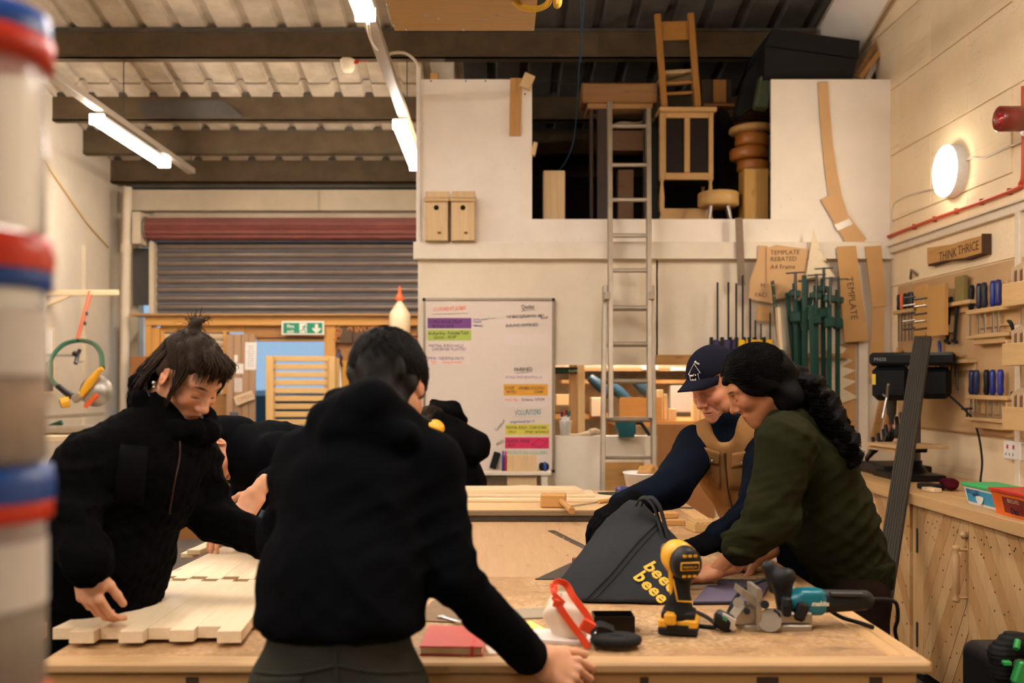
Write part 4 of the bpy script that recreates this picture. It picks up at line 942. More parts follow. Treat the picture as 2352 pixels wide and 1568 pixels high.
ed = thing('ear_defenders', 'yellow ear defenders worn on the bending person by the whiteboard', 'ear defenders', hc)
for s in (1, -1):
    cc = hc+MD@V3(-.005, s*.108, -.005); MB().ell(cc, (.04, .03, .05), MD, 18, 12).build('ear_cup', plain('safety yellow', srgb(238, 178, 44), .35, 0, .05, coat=.4), ed); MB().lathe([(.03, -.012), (.04, -.008), (.04, .012), (.03, .014)], hc+MD@V3(-.005, s*.086, -.005), MD@rotm(90), 18, 1, 1.2).build('cushion', BLACKR, ed)
MB().tube([hc+MD@V3(-.01, .118*math.cos(a), .02+.12*math.sin(a)) for a in [math.pi*i/14 for i in range(15)]], .008, 8).build('headband', BLACK, ed)
trousers(J, M_jean, D, lat=latD, top=.13); shoes(J, (-1, 0, 0), BLACKR, D)
# ---------------------------------------------------------------- E: older man in cap and tan work vest
hc = P(1643, 886, 3.72)
J = dict(pelvis=V3(1.18, 3.86, .94), spine=P(1752, 1150, 3.84), chest=P(1700, 1060, 3.8), neck=P(1680, 985, 3.76), shR=P(1600, 1028, 3.78), shL=P(1765, 1030, 3.66), elR=P(1540, 1120, 3.55), wrR=P(1432, 1162, 3.4), elL=P(1738, 1185, 3.42), wrL=P(1650, 1232, 3.28))
latE = V3(-.85, .5, 0); stand(J, V3(.2, .9, 0), .12, (-1, 0, 0), (1.24, 3.86)); J['knL'].x += .03; J['knR'].x += .03
E, ME = person('older man in a navy cap and tan work vest reaching across the bench', J, dict(c=hc, yaw=217, pitch=27, roll=4, old=True, nose=1.1), SKIN3, [])
M_fl = fabric('navy fleece', (.004, .0065, .012, 1), 250, 1, .4, 10, .05); M_vest = fabric('tan canvas', srgb(142, 103, 62), 450, .9, .3, 9); M_glove = fabric('black knit glove', (.003, .003, .0036, 1), 260, 1, .4, 20)
pr = [rc(J['pelvis'], J['spine'], .13, .13, latE, 1.2, .05), rc(J['spine'], J['chest'], .128, .125, latE, 1.25, .05), rc(J['chest'], J['neck'], .105, .066, latE, 1.15, .04), rc(J['neck']-UP*.02, J['neck']+V3(-.03, -.03, .045), .07, .066, None, 1, .02)]
for s in 'LR': pr += [rc(J['neck']-UP*.05, J['sh'+s], .075, .08, None, 1, .04), rc(J['sh'+s], J['el'+s], .083, .07, None, 1, .03), rc(J['el'+s], J['wr'+s], .068, .05, None, 1, .03)]
pr += [rc(J['neck']+V3(-.03, -.03, .075), J['neck']+V3(-.035, -.035, .12), .057, .06, None, 1, .01, True)]
w1 = wrinkle(.010, 36, (1, 0, -.4), 52, [(J['elR'], .14, .7), (J['elL'], .14, .7)]); cloth('fleece_jumper', pr, .008, M_fl, E, w1)
vs = [rc(J['pelvis']+UP*.02, J['spine'], .15, .145, latE, 1.2, .05), rc(J['spine'], J['chest'], .145, .143, latE, 1.22, .05), rc(J['chest'], J['neck']-UP*.02, .135, .1, latE, 1.12, .05), rc(J['neck']-UP*.05, J['shR'].lerp(J['neck'], .35)-UP*.01, .1, .094, None, 1, .03), rc(J['shR'].lerp(J['neck'], .4)-UP*.03, J['spine'].lerp(J['shR'], .45)-UP*.02, .094, .1, None, 1, .03), rc(J['neck']-UP*.04, J['shL'].lerp(J['neck'], .3), .09, .085, None, 1, .03)]
for s in 'LR': q = J['sh'+s]+(J['sh'+s]-J['neck']).normalized()*.055; vs.append(rc(q, J['el'+s]+(q-J['sh'+s]), .074, .1, None, 1, .012, True))
nf = J['neck']+V3(-.06, -.09, -.0); vs += [rc(J['neck']+V3(-.02, -.02, .03), nf+V3(-.0, -.03, -.03), .058, .026, None, 1, .02, True)]
vE = cloth('work_vest', vs, .0075, M_vest, E, wrinkle(.009, 40, (.8, -.3, .3), 57))
# vest details, placed just proud of its chest
def onv(px, py, d): return P(px, py, d)
BZ = plain('brass zip', srgb(110, 84, 56), .4, .6)
seam(vE, [(1664, 1040), (1667, 1080), (1672, 1130), (1682, 1172)], .005, BZ, 'zip', E)
for c4, nm, of in (([(1618, 1036), (1652, 1046), (1655, 1120), (1624, 1108)], 'chest_pocket', .006), ([(1684, 1050), (1735, 1040), (1722, 1128), (1676, 1120)], 'chest_pocket', .006), ([(1616, 1026), (1654, 1038), (1652, 1066), (1612, 1056)], 'pocket_flap', .013), ([(1682, 1040), (1738, 1030), (1738, 1060), (1680, 1074)], 'pocket_flap', .013)): patch(vE, c4, of, M_vest, nm, E)
for (x, y) in ((1634, 1055), (1704, 1060)):
    h, n_ = onsurf(vE, x, y, .014)
    if h: MB().lathe([(.006, 0), (.005, .003), (.001, .004)], h, basis(n_.orthogonal(), n_), 10).build('press_stud', STEEL, E)
gR = hand_mesh(frame_xz(V3(-.84, -.36, -.4), V3(-.4, -.3, .88)), P(1428, 1163, 3.385), False, .004, curls=[(18, 30, 15), (20, 30, 15), (22, 32, 15), (25, 32, 15)], spread=.3, thumb=(.85, .35, -.5), fat=1.4); gL = hand_mesh(frame_xz(V3(-.85, -.25, -.3), V3(-.2, -.3, .95)), P(1640, 1238, 3.27), True, .004, curls=[(15, 25, 15)]*4, fat=1.4)
for g_ in (gR, gL): arrmesh('glove', g_[0], g_[1], M_glove, E)
trousers(J, M_jean, E, lat=V3(.2, .9, 0), top=.13); shoes(J, (-1, 0, 0), BLACKR, E)
rt = dirs(500, lambda d: (d[:, 0] < .1) & (d[:, 2] < .1) & (d[:, 2] > -.75)); hairobj([strands(hug(rt, lambda d: np.tile(np.array([-.3, 0, -1], dtype=f32), (len(d), 1)), .025, 5, lift=(0, .04)), .0013)], ME, hc, H_GREY, E)
cp_ = thing('baseball_cap', 'navy baseball cap with white embroidered house badge on the older man', 'cap', hc)
M_cap = fabric('navy cotton', (.01, .01, .018, 1), 600, .9, .2, 14)
V, Q = sdf_mesh([el((-.014, 0, .055), (.111, .089, .098), k=.01), bxs((0, 0, -.036), (.3, .3, .1), rotm(0, 4), .005, .006, True), el((-.014, 0, .036), (.1, .078, .084), k=.004, sub=True)], .004, wrinkle(.002, 50, (0, 0, 1), 60)); arrmesh('crown', xf(V, ME, hc), Q, M_cap, cp_)
br_ = MB(); br_.T = mat4(ME, hc); top = []; rows = 7
for i in range(rows):
    for k in range(13):
        a = -1+2*k/12; s = i/(rows-1); y = a*.078*(1-.12*s*s); x = .078*math.sqrt(max(0, 1-(a*.92)**2))+.012+s*(.086*math.sqrt(max(0.02, 1-(a)**2))); z = .074-.006*s-.036*a*a*(.4+.6*s)
        top.append(V3(x, y, z))
fs_ = []
nn = rows*13
for i in range(rows-1):
    for k in range(12): q = i*13+k; fs_ += [(q, q+1, q+14, q+13), (nn+q, nn+q+13, nn+q+14, nn+q+1)]
for k in range(12): q = (rows-1)*13+k; fs_.append((q, q+1, nn+q+1, nn+q))
for i in range(rows-1):
    for k in (0, 12): q = i*13+k; fs_.append((q, q+13, nn+q+13, nn+q))
br_.add(top+[t-V3(0, 0, .004) for t in top], fs_, True); br_.build('peak', M_cap, cp_)
MB().ell(hc+ME@V3(-.014, 0, .145), (.007, .007, .004)).build('button', M_cap, cp_)
bd = MB(); Wt = plain('white thread', srgb(214, 206, 200), .8)
def oncap(u, v):
    """u along left, v up, on the front-left of the crown"""
    a = math.radians(8)+u/.1; z = .085+v; rr = math.sqrt(max(.05, 1-((z-.055)/.098)**2))*1.015; return hc+ME@V3(-.014+.1125*rr*math.cos(a), .0905*rr*math.sin(a), z)
for ln in ([(-.026, -.022), (-.026, .008), (-.035, .008), (-.003, .04), (.029, .008), (.018, .008), (.018, -.022), (-.026, -.022)],): bd.tube([oncap(*p) for p in ln], .0014, 5)
bd.build('badge', Wt, cp_)
def capword(w, u0, v0, sz, dv=0):
    for i, c_ in enumerate(w):
        u = u0+i*sz*.62; p = oncap(u, v0+dv*i); e = oncap(u+.01, v0+dv*i)-p; n_ = (p-hc).normalized(); text(c_, p+n_*.0025, e, n_.cross(e) if (n_.cross(e)).z > 0 else e.cross(n_), sz, Wt, cp_, thick=.0004)
capword("gton", .0, .042, .013, -.003); capword("men's", -.022, .002, .011); capword('shed', -.02, -.014, .011)
# ---------------------------------------------------------------- F: person with long black curls in a dark green sweatshirt
hc = P(1738, 888, 3.25)
J = dict(pelvis=P(1955, 1320, 3.32), spine=P(1893, 1180, 3.3), chest=P(1856, 1055, 3.27), neck=P(1805, 958, 3.26), shL=P(1806, 1015, 3.1), shR=P(1815, 1000, 3.43), elL=P(1772, 1185, 3.06), wrL=P(1648, 1308, 3.12), elR=P(1770, 1170, 3.5), wrR=P(1740, 1280, 3.4))
latF = V3(.1, -1, 0); stand(J, V3(.05, 1, 0), .11, (-1, 0, 0), (1.27, 3.32)); 
J['hipL'], J['hipR'] = J['hipL'].copy(), J['hipR'].copy()
hL = hand_mesh(frame_xz(V3(-.85, .12, -.22), V3(-.15, -.25, .95)), P(1652, 1306, 3.125), True, curls=[(15, 25, 15)]*4); hR = hand_mesh(frame_xz(V3(-.8, .1, -.4), V3(-.3, 0, .95)), P(1742, 1278, 3.4), False, curl=(15, 20, 10))
Fp, MF = person('person with long black curly hair in a dark green sweatshirt leaning over the bench', J, dict(c=hc, yaw=172, pitch=33, roll=0, fem=True, nose=.97, s=.97), SKIN2, [hL, hR])
M_gr = fabric('dark green sweatshirt', srgb(37, 38, 22), 420, .95, .2, 7); M_gr2 = fabric('green rib', srgb(34, 36, 22), 420, .95, .3, 7)
pr = [rc(J['pelvis']+UP*.02, J['spine'], .128, .14, latF, 1.25, .05), rc(J['spine'], J['chest'], .14, .14, latF, 1.25, .06), rc(J['chest'], J['neck']-UP*.02, .13, .075, latF, 1.2, .05)]
eL = J['elL'].lerp(J['wrL'], .5); eR = J['elR'].lerp(J['wrR'], .6)
for s, e in (('L', eL), ('R', eR)): pr += [rc(J['neck']-UP*.06, J['sh'+s], .085, .088, None, 1, .05), rc(J['sh'+s], J['el'+s], .09, .08, None, 1, .03), rc(J['el'+s], e, .08, .066, None, 1, .03)]
ZF = [(eL, .13, 1.1), (J['pelvis']+UP*.14, .16, .8), (J['elL'], .12, .6), (J['shL']+V3(.05, -.04, -.1), .1, .5)]; w1 = wrinkle(.009, 34, (.5, 0, .85), 71, ZF); w2 = wrinkle(.004, 75, (.5, .3, -.8), 73, ZF); cloth('sweatshirt', pr, .0075, M_gr, Fp, lambda X: w1(X)+w2(X)+.008*np.sin(46*(X[:, 2]-.3*X[:, 0]))*np.exp(-((X[:, 2]-1.06)/.09)**2)*(X[:, 0] < .98))
cloth('cuff', [rc(J['elL'].lerp(J['wrL'], .42), J['elL'].lerp(J['wrL'], .58), .066, .058, None, 1, .02)], .007, M_gr2, Fp, wrinkle(.003, 60, (1, 0, 0), 3)); cloth('cuff', [rc(J['elR'].lerp(J['wrR'], .5), J['elR'].lerp(J['wrR'], .68), .064, .056, None, 1, .02)], .007, M_gr2, Fp)
pe = J['pelvis']; cloth('waistband', [rc(pe-UP*.02, pe+UP*.05, .126, .132, latF, 1.25, .02), bxs(pe-UP*.14, (.3, .3, .105), None, .005, .01, True), bxs(pe+UP*.16, (.3, .3, .1), None, .005, .01, True)], .0075, M_gr2, Fp, wrinkle(.003, 40, (1, 0, 0), 4))
M_br = fabric('dark brown trousers', srgb(34, 24, 20), 300, .9, .3, 8); trousers(J, M_br, Fp, lat=V3(.05, 1, 0), top=.13); shoes(J, (-1, 0, 0), BLACKR, Fp)
cap = sdf_mesh(capfield((.107, .087, .096), -.07, .074)+[el((-.085, 0, .0), (.055, .06, .06), k=.03), el((-.06, 0, -.075), (.055, .07, .075), k=.03), rc((-.012, .066, .02), (-.06, .045, -.09), .026, .034, None, 1, .03), el((-.005, .078, .02), (.05, .016, .05), k=.02)], .004, lumps(.005, 60, 13))
rt = dirs(1900, lambda d: scalp(d) & (d[:, 2] > -.3)); fl = lambda d: np.array([-1, 0, -.15], dtype=f32)+d*np.array([-.2, 0, 0], dtype=f32)
S = [cap, strands(hug(rt, fl, .11, 8, r=(.109, .099, .099), lift=(.01, .07), jit=.3), .0013)]
hairobj(S, MF, hc, H_BLACK, Fp)
path = spline([P(1815, 880, 3.27), P(1868, 905, 3.22), P(1905, 960, 3.17), P(1935, 1010, 3.13), P(1955, 1055, 3.12)], 8); tl = [rc(path[i], path[i+1], .052*(1-.55*i/len(path))+.005*math.sin(i*1.9), .05*(1-.55*(i+1)/len(path)), None, 1, .02) for i in range(len(path)-1)]
vv, qq = sdf_mesh(tl, .006, lumps(.008, 85, 17)); pth = np.array(path, dtype=f32); n = 900; S = [(vv, qq)]
t0 = RNG.uniform(0, .7, n); L = RNG.uniform(.12, .4, n); m = 22; s = np.linspace(0, 1, m)[None]; tt = np.clip(t0[:, None]+L[:, None]*s, 0, 1.0)*(len(pth)-1); i0 = np.minimum(tt.astype(int), len(pth)-2); fr_ = (tt-i0)[..., None]; ctr = pth[i0]*(1-fr_)+pth[i0+1]*fr_
rad = (.05-.022*tt/len(pth))[..., None]*(.75+.35*RNG.rand(n, 1, 1)); an = RNG.uniform(0, 6.28, (n, 1)); off = np.stack([np.cos(an), np.sin(an), .5*np.sin(an*2)], -1)*rad; ph = RNG.uniform(0, 6.28, (n, 1)); fq = RNG.uniform(14, 30, (n, 1)); ca = RNG.uniform(.004, .011, (n, 1))
curl = np.stack([np.cos(fq*s+ph)*ca, np.sin(fq*s+ph)*ca, .6*np.cos(fq*s+ph+1)*ca], -1); tip = np.clip(t0[:, None]+L[:, None]*s-1.0, 0, 1)[..., None]*np.array([.02, 0, -.12])
S.append(strands(ctr+off*1.08+curl*1.3+tip, .0017)); V, Q, m_ = join([(v, q, 0) for v, q in S]); arrmesh('curly_ponytail', V, Q, H_BLACK, Fp)
# ================================================================== workbench and what lies on it
BZ_ = .85; BX0, BX1, BY0, BY1 = -1.06, 1.0, 2.29, 5.45
def osb():
    t = NT('worn chipboard top'); v = t.mapping((1, 1, 1)); n = t.noise(v, 3, 6, .65, .5); n2 = t.noise(v, 70, 4); n3 = t.noise(t.mapping((3, 9, 3)), 2.2, 5, .7)
    c = t.ramp(n, [(.3, srgb(112, 82, 52)), (.5, srgb(182, 146, 104)), (.7, srgb(206, 178, 140))]); c = t.mix(t.ramp(n2, [(.35, (0, 0, 0, 1)), (.65, (1, 1, 1, 1))]), dim(srgb(176, 132, 82), .8), c)
    c = t.mix(t.ramp(n3, [(.56, (0, 0, 0, 1)), (.7, (.8, .8, .8, 1))]), c, srgb(84, 60, 38)); n4 = t.noise(v, 9, 3); c = t.mix(t.ramp(n4, [(.7, (0, 0, 0, 1)), (.76, (.8, .8, .8, 1))]), c, srgb(214, 198, 176))
    t.base(c); t.pr(Roughness=.62); t.bump(n2, .2, .003); return t.m
M_top = osb(); M_plytop = wood('big ply sheet', srgb(186, 148, 106), 'Y', .86, .55, .2)
bn = thing('workbench', 'big timber workbench with a worn stained top filling the front of the workshop', 'workbench', (0, (BY0+BY1)/2, 0))
MB().bx(BX0, BX1-.07, BY0+.07, 3.3, BZ_-.022, BZ_, .003).build('front_top', M_top, bn)
MB().bx(BX0, .62, 3.303, BY1, BZ_-.022, BZ_, .003).build('plywood_top', M_plytop, bn); MB().bx(.623, BX1-.07, 3.303, BY1, BZ_-.022, BZ_, .003).build('chipboard_top', M_top, bn)
MB().bx(BX0, BX1, BY0, BY0+.068, BZ_-.024, BZ_+.001, .006).build('front_lipping', wood('worn lipping', srgb(198, 160, 112), 'X', .62, .6, .4), bn)
MB().bx(BX1-.068, BX1-.03, BY0+.07, BY1, BZ_-.024, BZ_, .004).build('side_lipping', wood('worn lipping y', srgb(208, 166, 112), 'Y', .7, .6, .4), bn); MB().bx(BX1-.028, BX1+.01, BY0+.02, BY1, BZ_-.026, BZ_-.001, .004).build('side_lipping', _M['worn lipping y'], bn)
MB().bx(BX0+.01, BX1-.03, BY0+.012, BY0+.055, BZ_-.062, BZ_-.028, .004).build('front_rail', wood('bench rail', srgb(196, 150, 92), 'X', .65, .6, .5), bn)
MB().bx(BX0+.01, BX1-.06, BY0+.02, BY0+.06, BZ_-.16, BZ_-.066, .004).build('apron', _M['bench rail'], bn)
MB().bx(BX1-.05, BX1-.005, BY0+.07, BY1-.05, BZ_-.14, BZ_-.03, .004).build('side_apron', wd('oak', 'Y'), bn); MB().bx(BX0+.01, BX0+.055, BY0+.07, BY1-.05, BZ_-.14, BZ_-.03, .004).build('side_apron', wd('oak', 'Y'), bn)
for x in (BX0+.08, -.05, BX1-.1):
    for y in (BY0+.12, 3.3, 4.4, BY1-.1): MB().box((x, y, (BZ_-.06)/2), (.09, .09, BZ_-.06), I3, .005).build('leg', wd('old pine', 'Z'), bn)
for (x, w) in ((-.72, .03), (.33, .02), (.6, .05), (.86, .03)): MB().bx(x, x+w, BY0+.01, BY0+.013, BZ_-.056, BZ_-.034).build('dark_slot', plain('dark slot', srgb(60, 40, 22), .8), bn)
# paint smear on the front edge
def on(px, py, z=BZ_): return PZ(px, py, z)
# raised plywood slab at the back of the bench
sl = thing('plywood_slab', 'thick dark-edged plywood slab lying across the back of the bench', 'slab', (-.14, 4.9, BZ_))
MB().bx(-1.0, .72, 4.6, 5.4, BZ_+.002, BZ_+.028, .002).build('lower_ply', plain('dark ply edge', srgb(58, 48, 36), .7, 0, .3), sl); MB().bx(-1.0, .72, 4.595, 5.4, BZ_+.0285, BZ_+.05, .002).build('middle_ply', wood('weathered ply edge', srgb(134, 112, 84), 'X', .6, .7, .1), sl); MB().bx(-1.0, .72, 4.6, 5.4, BZ_+.0505, BZ_+.056, .002).build('top_ply', wd('ply'), sl)
SZ = BZ_+.056
# boards on the slab
def board(name, px0, px1, y0, y1, z0, th, mat, lab, rot=0, grp=None, cat='board'):
    a = xx(px0, y0); b = xx(px1, y0); c = V3((a+b)/2, (y0+y1)/2, z0+th/2)
    return tag(MB().box((0, 0, 0), (b-a, y1-y0, th), rotm(0, 0, rot), .002).build(name, mat), lab, cat, grp), c
def lay(o, c): o.location = c-V3(0, 0, 0); return o
def boardm(name, x0, x1, y0, y1, z0, th, mat, lab, rot=0, cat='board', grp=None, shift=(0, 0)):
    o = MB().box((0, 0, th/2), (x1-x0, y1-y0, th), rotm(0, 0, rot), .002).build(name, mat, None, lab, cat, grp, origin=(0, 0, 0)); o.location = ((x0+x1)/2, (y0+y1)/2, z0+.0008); return o
boardm('plywood_offcut', -.72, xx(1452, 4.95), 4.88, 5.1, SZ, .016, wd('pale board'), 'lower pale board under the plywood sheets on the slab', 1.0)
boardm('plywood_offcut', -.7, xx(1370, 4.9), 4.95, 5.16, SZ+.017, .013, wd('pale board'), 'middle pale board of the stack behind the mallet', -.5)
o = MB().prism([V3(-.55, -.12, 0), V3(.43, -.12, 0), V3(.4, .1, 0), V3(.22, .1, 0), V3(.14, .14, 0), V3(.05, .1, 0), V3(-.55, .1, 0)], (0, 0, .016)).build('plywood_offcut', wd('pale board'), None, 'top pale plywood sheet with a pointed back edge, behind the mallet', 'board', origin=(0, 0, 0)); o.location = (xx(1340, 5.02)-.43, 5.1, SZ+.032)
ml = thing('wooden_mallet', 'wooden carpenter mallet resting on its head on the plywood slab', 'mallet', on(1280, 1165, SZ))
c = on(1272, 1166, SZ); MB().box(c+V3(0, .02, .033), (.122, .075, .066), rotm(0, 0, -4), .008).build('head', wd('oak'), ml); MB().tube([c+V3(.03, -.0, .035), c+V3(.06, -.13, .018), c+V3(.07, -.2, .012)], [.013, .013, .016], 10).build('handle', wd('oak', 'Y'), ml)
ch = thing('chisel', 'long steel chisel lying on the slab beside the mallet', 'chisel', on(1350, 1158, SZ)); MB().bar(on(1312, 1162, SZ+.004), on(1375, 1152, SZ+.004), .016, .005).build('blade', STEEL, ch); MB().tube([on(1375, 1152, SZ+.01), on(1420, 1146, SZ+.012)], [.009, .013], 10).build('handle', wd('oak'), ch)
qc = thing('bar_clamp', 'black and violet one-handed clamp lying at the back of the slab', 'clamp', on(1410, 1128, SZ))
VI = plain('violet plastic', srgb(62, 58, 112), .4); MB().bar(on(1374, 1132, SZ+.02), on(1450, 1130, SZ+.02), .02, .008).build('bar', DSTEEL, qc); MB().box(on(1430, 1128, SZ+.026), (.07, .05, .05), rotm(0, 0, 20), .012).build('trigger_body', VI, qc); MB().bar(on(1378, 1136, SZ+.012), on(1420, 1140, SZ+.012), .022, .02, (0, 0, 1), .006).build('grip', BLACK, qc)
rl = thing('steel_rule', 'long steel rule lying across the plywood bench top left of the bag', 'ruler', on(1310, 1240)); MB().bar(on(1266, 1218, BZ_+.002), on(1346, 1258, BZ_+.002), .03, .002).build('blade', DSTEEL, rl)
ts = thing('try_square', 'dark steel square blade sticking out from under the bag', 'square', on(1290, 1325)); MB().prism([on(1229, 1331, BZ_+.001), on(1330, 1330, BZ_+.001), on(1390, 1285, BZ_+.001), on(1325, 1287, BZ_+.001)], (0, 0, .0025)).build('blade', DSTEEL, ts); MB().box(on(1338, 1287, BZ_+.012), (.07, .03, .022), rotm(0, 0, 20), .003).build('stock', plain('red wood stock', srgb(92, 32, 26), .5), ts)
for i, (px, py) in enumerate(((1385, 1222), (1150, 1290), (1118, 1262))):
    if i == 0: boardm('wood_sliver', xx(px, 4)-.05, xx(px, 4)+.05, 4.0, 4.006, BZ_, .004, wd('pale board'), 'thin wood sliver beside the steel rule', 20, 'offcut')
# ---- jointed pine panels at left
def jpanel(name, pts, th, lab, nf, seed):
    """glued panel of staves with staggered ends; pts: front-left, front-right, back-right, back-left on the bench"""
    random.seed(seed); fl, fr_, brr, bl = [Vector(p) for p in pts]; r = thing(name, lab, 'panel', (fl+fr_+brr+bl)/4)
    for i in range(nf):
        u0, u1 = i/nf, (i+1)/nf; a = fl.lerp(fr_, u0); b = fl.lerp(fr_, u1); c = brr.lerp(bl, 1-u1); d = brr.lerp(bl, 1-u0)
        e = (a-d).normalized(); k0 = (0, .034)[i % 2]+random.uniform(-.01, .008); k1 = (.0, .03)[(i+1) % 2]
        g = .00025*(fr_-fl).normalized(); q = [a+e*k0+g, b+e*k0-g, c-e*k1-g, d-e*k1+g]
        st = MB().prism(q, (0, 0, th)).build('stave', M_stave, r)
    return r
M_stave = wood('jointed pine', srgb(246, 222, 184), 'Y', .88, .5, .6, 1, .06, .1)
z1 = BZ_+.012
p1 = [PZ(118, 1443, z1+.028), PZ(562, 1440, z1+.028), PZ(640, 1336, z1+.028), PZ(352, 1333, z1+.028)]
jpanel('jointed_panel', [p-V3(0, 0, .028) for p in p1], .028, 'nearest finger-jointed pine panel, under the woman\'s hand', 8, 3)
z2 = BZ_+.012; p2 = [PZ(372, 1322, z2+.026), PZ(660, 1324, z2+.026), PZ(700, 1250, z2+.026), PZ(505, 1258, z2+.026)]
jpanel('jointed_panel', [p-V3(0, 0, .026) for p in p2], .026, 'second finger-jointed pine panel meeting the nearest one', 8, 5)
for i, (a, b) in enumerate((((430, 1276), (500, 1243)), ((444, 1268), (520, 1240)))): 
    MB().bar(PZ(*a, BZ_+.012*(1+i*1.6)), PZ(*b, BZ_+.012*(1+i*1.6)), .05, .018, (0, 0, 1), .002).build('batten', wd('pale board'), None, ['lower rough pine batten beside the far panel', 'upper rough pine batten beside the far panel'][i], 'batten')
for i, (y, x) in enumerate(((2.6, -.9), (3.0, -.85))): boardm('packing_strip', x-.1, x+.35, y, y+.04, BZ_, .0115, wd('old pine'), ['packing strip under the front of the nearest pine panel', 'packing strip under the back of the nearest pine panel'][i], 0, 'batten')
for i, (y, x) in enumerate(((3.3, -.9), (3.6, -.85))): boardm('packing_strip', x-.05, x+.35, y, y+.04, BZ_, .0115, wd('old pine'), ['packing strip under the front of the far pine panel', 'packing strip under the back of the far pine panel'][i], 0, 'batten')
boardm('pine_block', xx(555, 3.35)-.02, xx(640, 3.35), 3.3, 3.42, BZ_, .03, wd('pale board'), 'small pine board under the hand of the bent man', 0, 'board')
boardm('bench_stop', xx(62, 2.5), xx(105, 2.5), 2.46, 2.52, BZ_, .04, wd('old pine'), 'stub of pine at the left front corner of the bench', 10, 'block')
# ---- pine pieces, notebook and bits between man and bag
bl = thing('grey_notebook', 'grey notebook with dark elastic beside the young man\'s arm', 'notebook', on(1000, 1365))
cN = on(1005, 1358); RN = rotm(0, 0, -6); MB().box(cN+V3(0, 0, .003), (.16, .105, .004), RN, .001).build('back_cover', plain('slate cover', srgb(70, 74, 86), .6), bl); MB().box(cN+V3(.001, 0, .011), (.154, .1, .012), RN).build('pages', plain('page edge', srgb(206, 190, 160), .9), bl); MB().box(cN+V3(0, 0, .019), (.16, .105, .004), RN, .001).build('front_cover', plain('slate cover', srgb(70, 74, 86), .6), bl)
MB().box(cN+V3(-.055, 0, .012), (.006, .107, .0195), RN).build('elastic', plain('navy elastic', srgb(26, 28, 52), .6), bl)
MB().bar(on(968, 1345, BZ_+.02), on(985, 1290, BZ_+.02), .03, .04, (0, 0, 1), .003).build('pine_stick', wd('pale board'), None, 'pale pine stick standing on edge beside the grey notebook', 'batten')
mt = boardm('cork_sheet', xx(975, 2.85), xx(1085, 2.85), 2.68, 2.93, BZ_, .003, plain('grey abrasive sheet', srgb(128, 104, 78), .9, 0, .2), 'thin grey-brown abrasive sheet under the small spanner', -8, 'sheet')
sp = thing('spanner', 'small chrome spanner on the abrasive sheet', 'spanner', on(1038, 1423)); a = on(1014, 1416, BZ_+.007); b = on(1056, 1428, BZ_+.007); MB().bar(a, b, .012, .006, (0, 0, 1), .002).build('shank', STEEL, sp)
d_ = (b-a).normalized(); n_ = V3(-d_.y, d_.x, 0)
for e_, nm in ((b, 'jaw'), (a, 'ring')):
    if nm == 'jaw': MB().bar(e_-d_*.004+n_*.009, e_+d_*.014+n_*.008, .007, .007).bar(e_-d_*.004-n_*.009, e_+d_*.014-n_*.008, .007, .007).build('jaw', STEEL, sp)
    else: MB().tube([e_+n_*.009*math.cos(t)+d_*.009*math.sin(t) for t in [i*math.pi/6 for i in range(12)]], .0035, 6, closed=True).build('ring', STEEL, sp)
rb = thing('red_notebook', 'faded red notebook with elastic band at the front edge of the bench', 'notebook', on(1050, 1480)); cR = V3(xx(1046, 2.47), 2.45, BZ_); RR = rotm(0, 0, -3)
RED = plain('faded red cover', srgb(196, 78, 66), .55, 0, .1); RED2 = plain('red elastic', srgb(206, 44, 30), .5); MB().box(cR+V3(0, 0, .003), (.15, .2, .004), RR, .002).build('back_cover', RED, rb); MB().box(cR+V3(0, 0, .0125), (.145, .193, .015), RR).build('pages', plain('page edge', srgb(206, 190, 160), .9), rb); MB().box(cR+V3(0, 0, .022), (.15, .2, .004), RR, .002).build('front_cover', RED, rb)
MB().box(cR+RR@V3(.05, 0, .0245), (.007, .201, .002), RR).box(cR+RR@V3(.05, -.101, .013), (.007, .002, .024), RR).build('elastic_band', RED2, rb)
def papersheet(px, py, w, h, rz, lab, col, th=.0015, z=BZ_, cat='paper'): 
    o = MB().box((0, 0, th/2), (w, h, th), rotm(0, 0, rz)).build('paper_sheet', plain('sheet%s' % (col,), srgb(*col), .9), None, lab, cat, origin=(0, 0, 0)); c = on(px, py, z); o.location = c+V3(0, 0, .0006); return o
papersheet(1160, 1480, .11, .16, 12, 'white sheet of paper under the young man\'s sleeve', (218, 206, 192)); papersheet(1290, 1466, .16, .11, -14, 'white pad of paper under the respirator mask', (226, 214, 206), .008); papersheet(1228, 1440, .03, .12, 22, 'yellow sticky strip beside the respirator mask', (232, 218, 110), .002)
bk = boardm('slate_tile', xx(1195, 2.75)-.02, xx(1262, 2.75), 2.72, 2.83, BZ_, .004, plain('grey tile', srgb(150, 134, 112), .7), 'flat grey scrap plate left of the respirator mask', 8, 'plate')
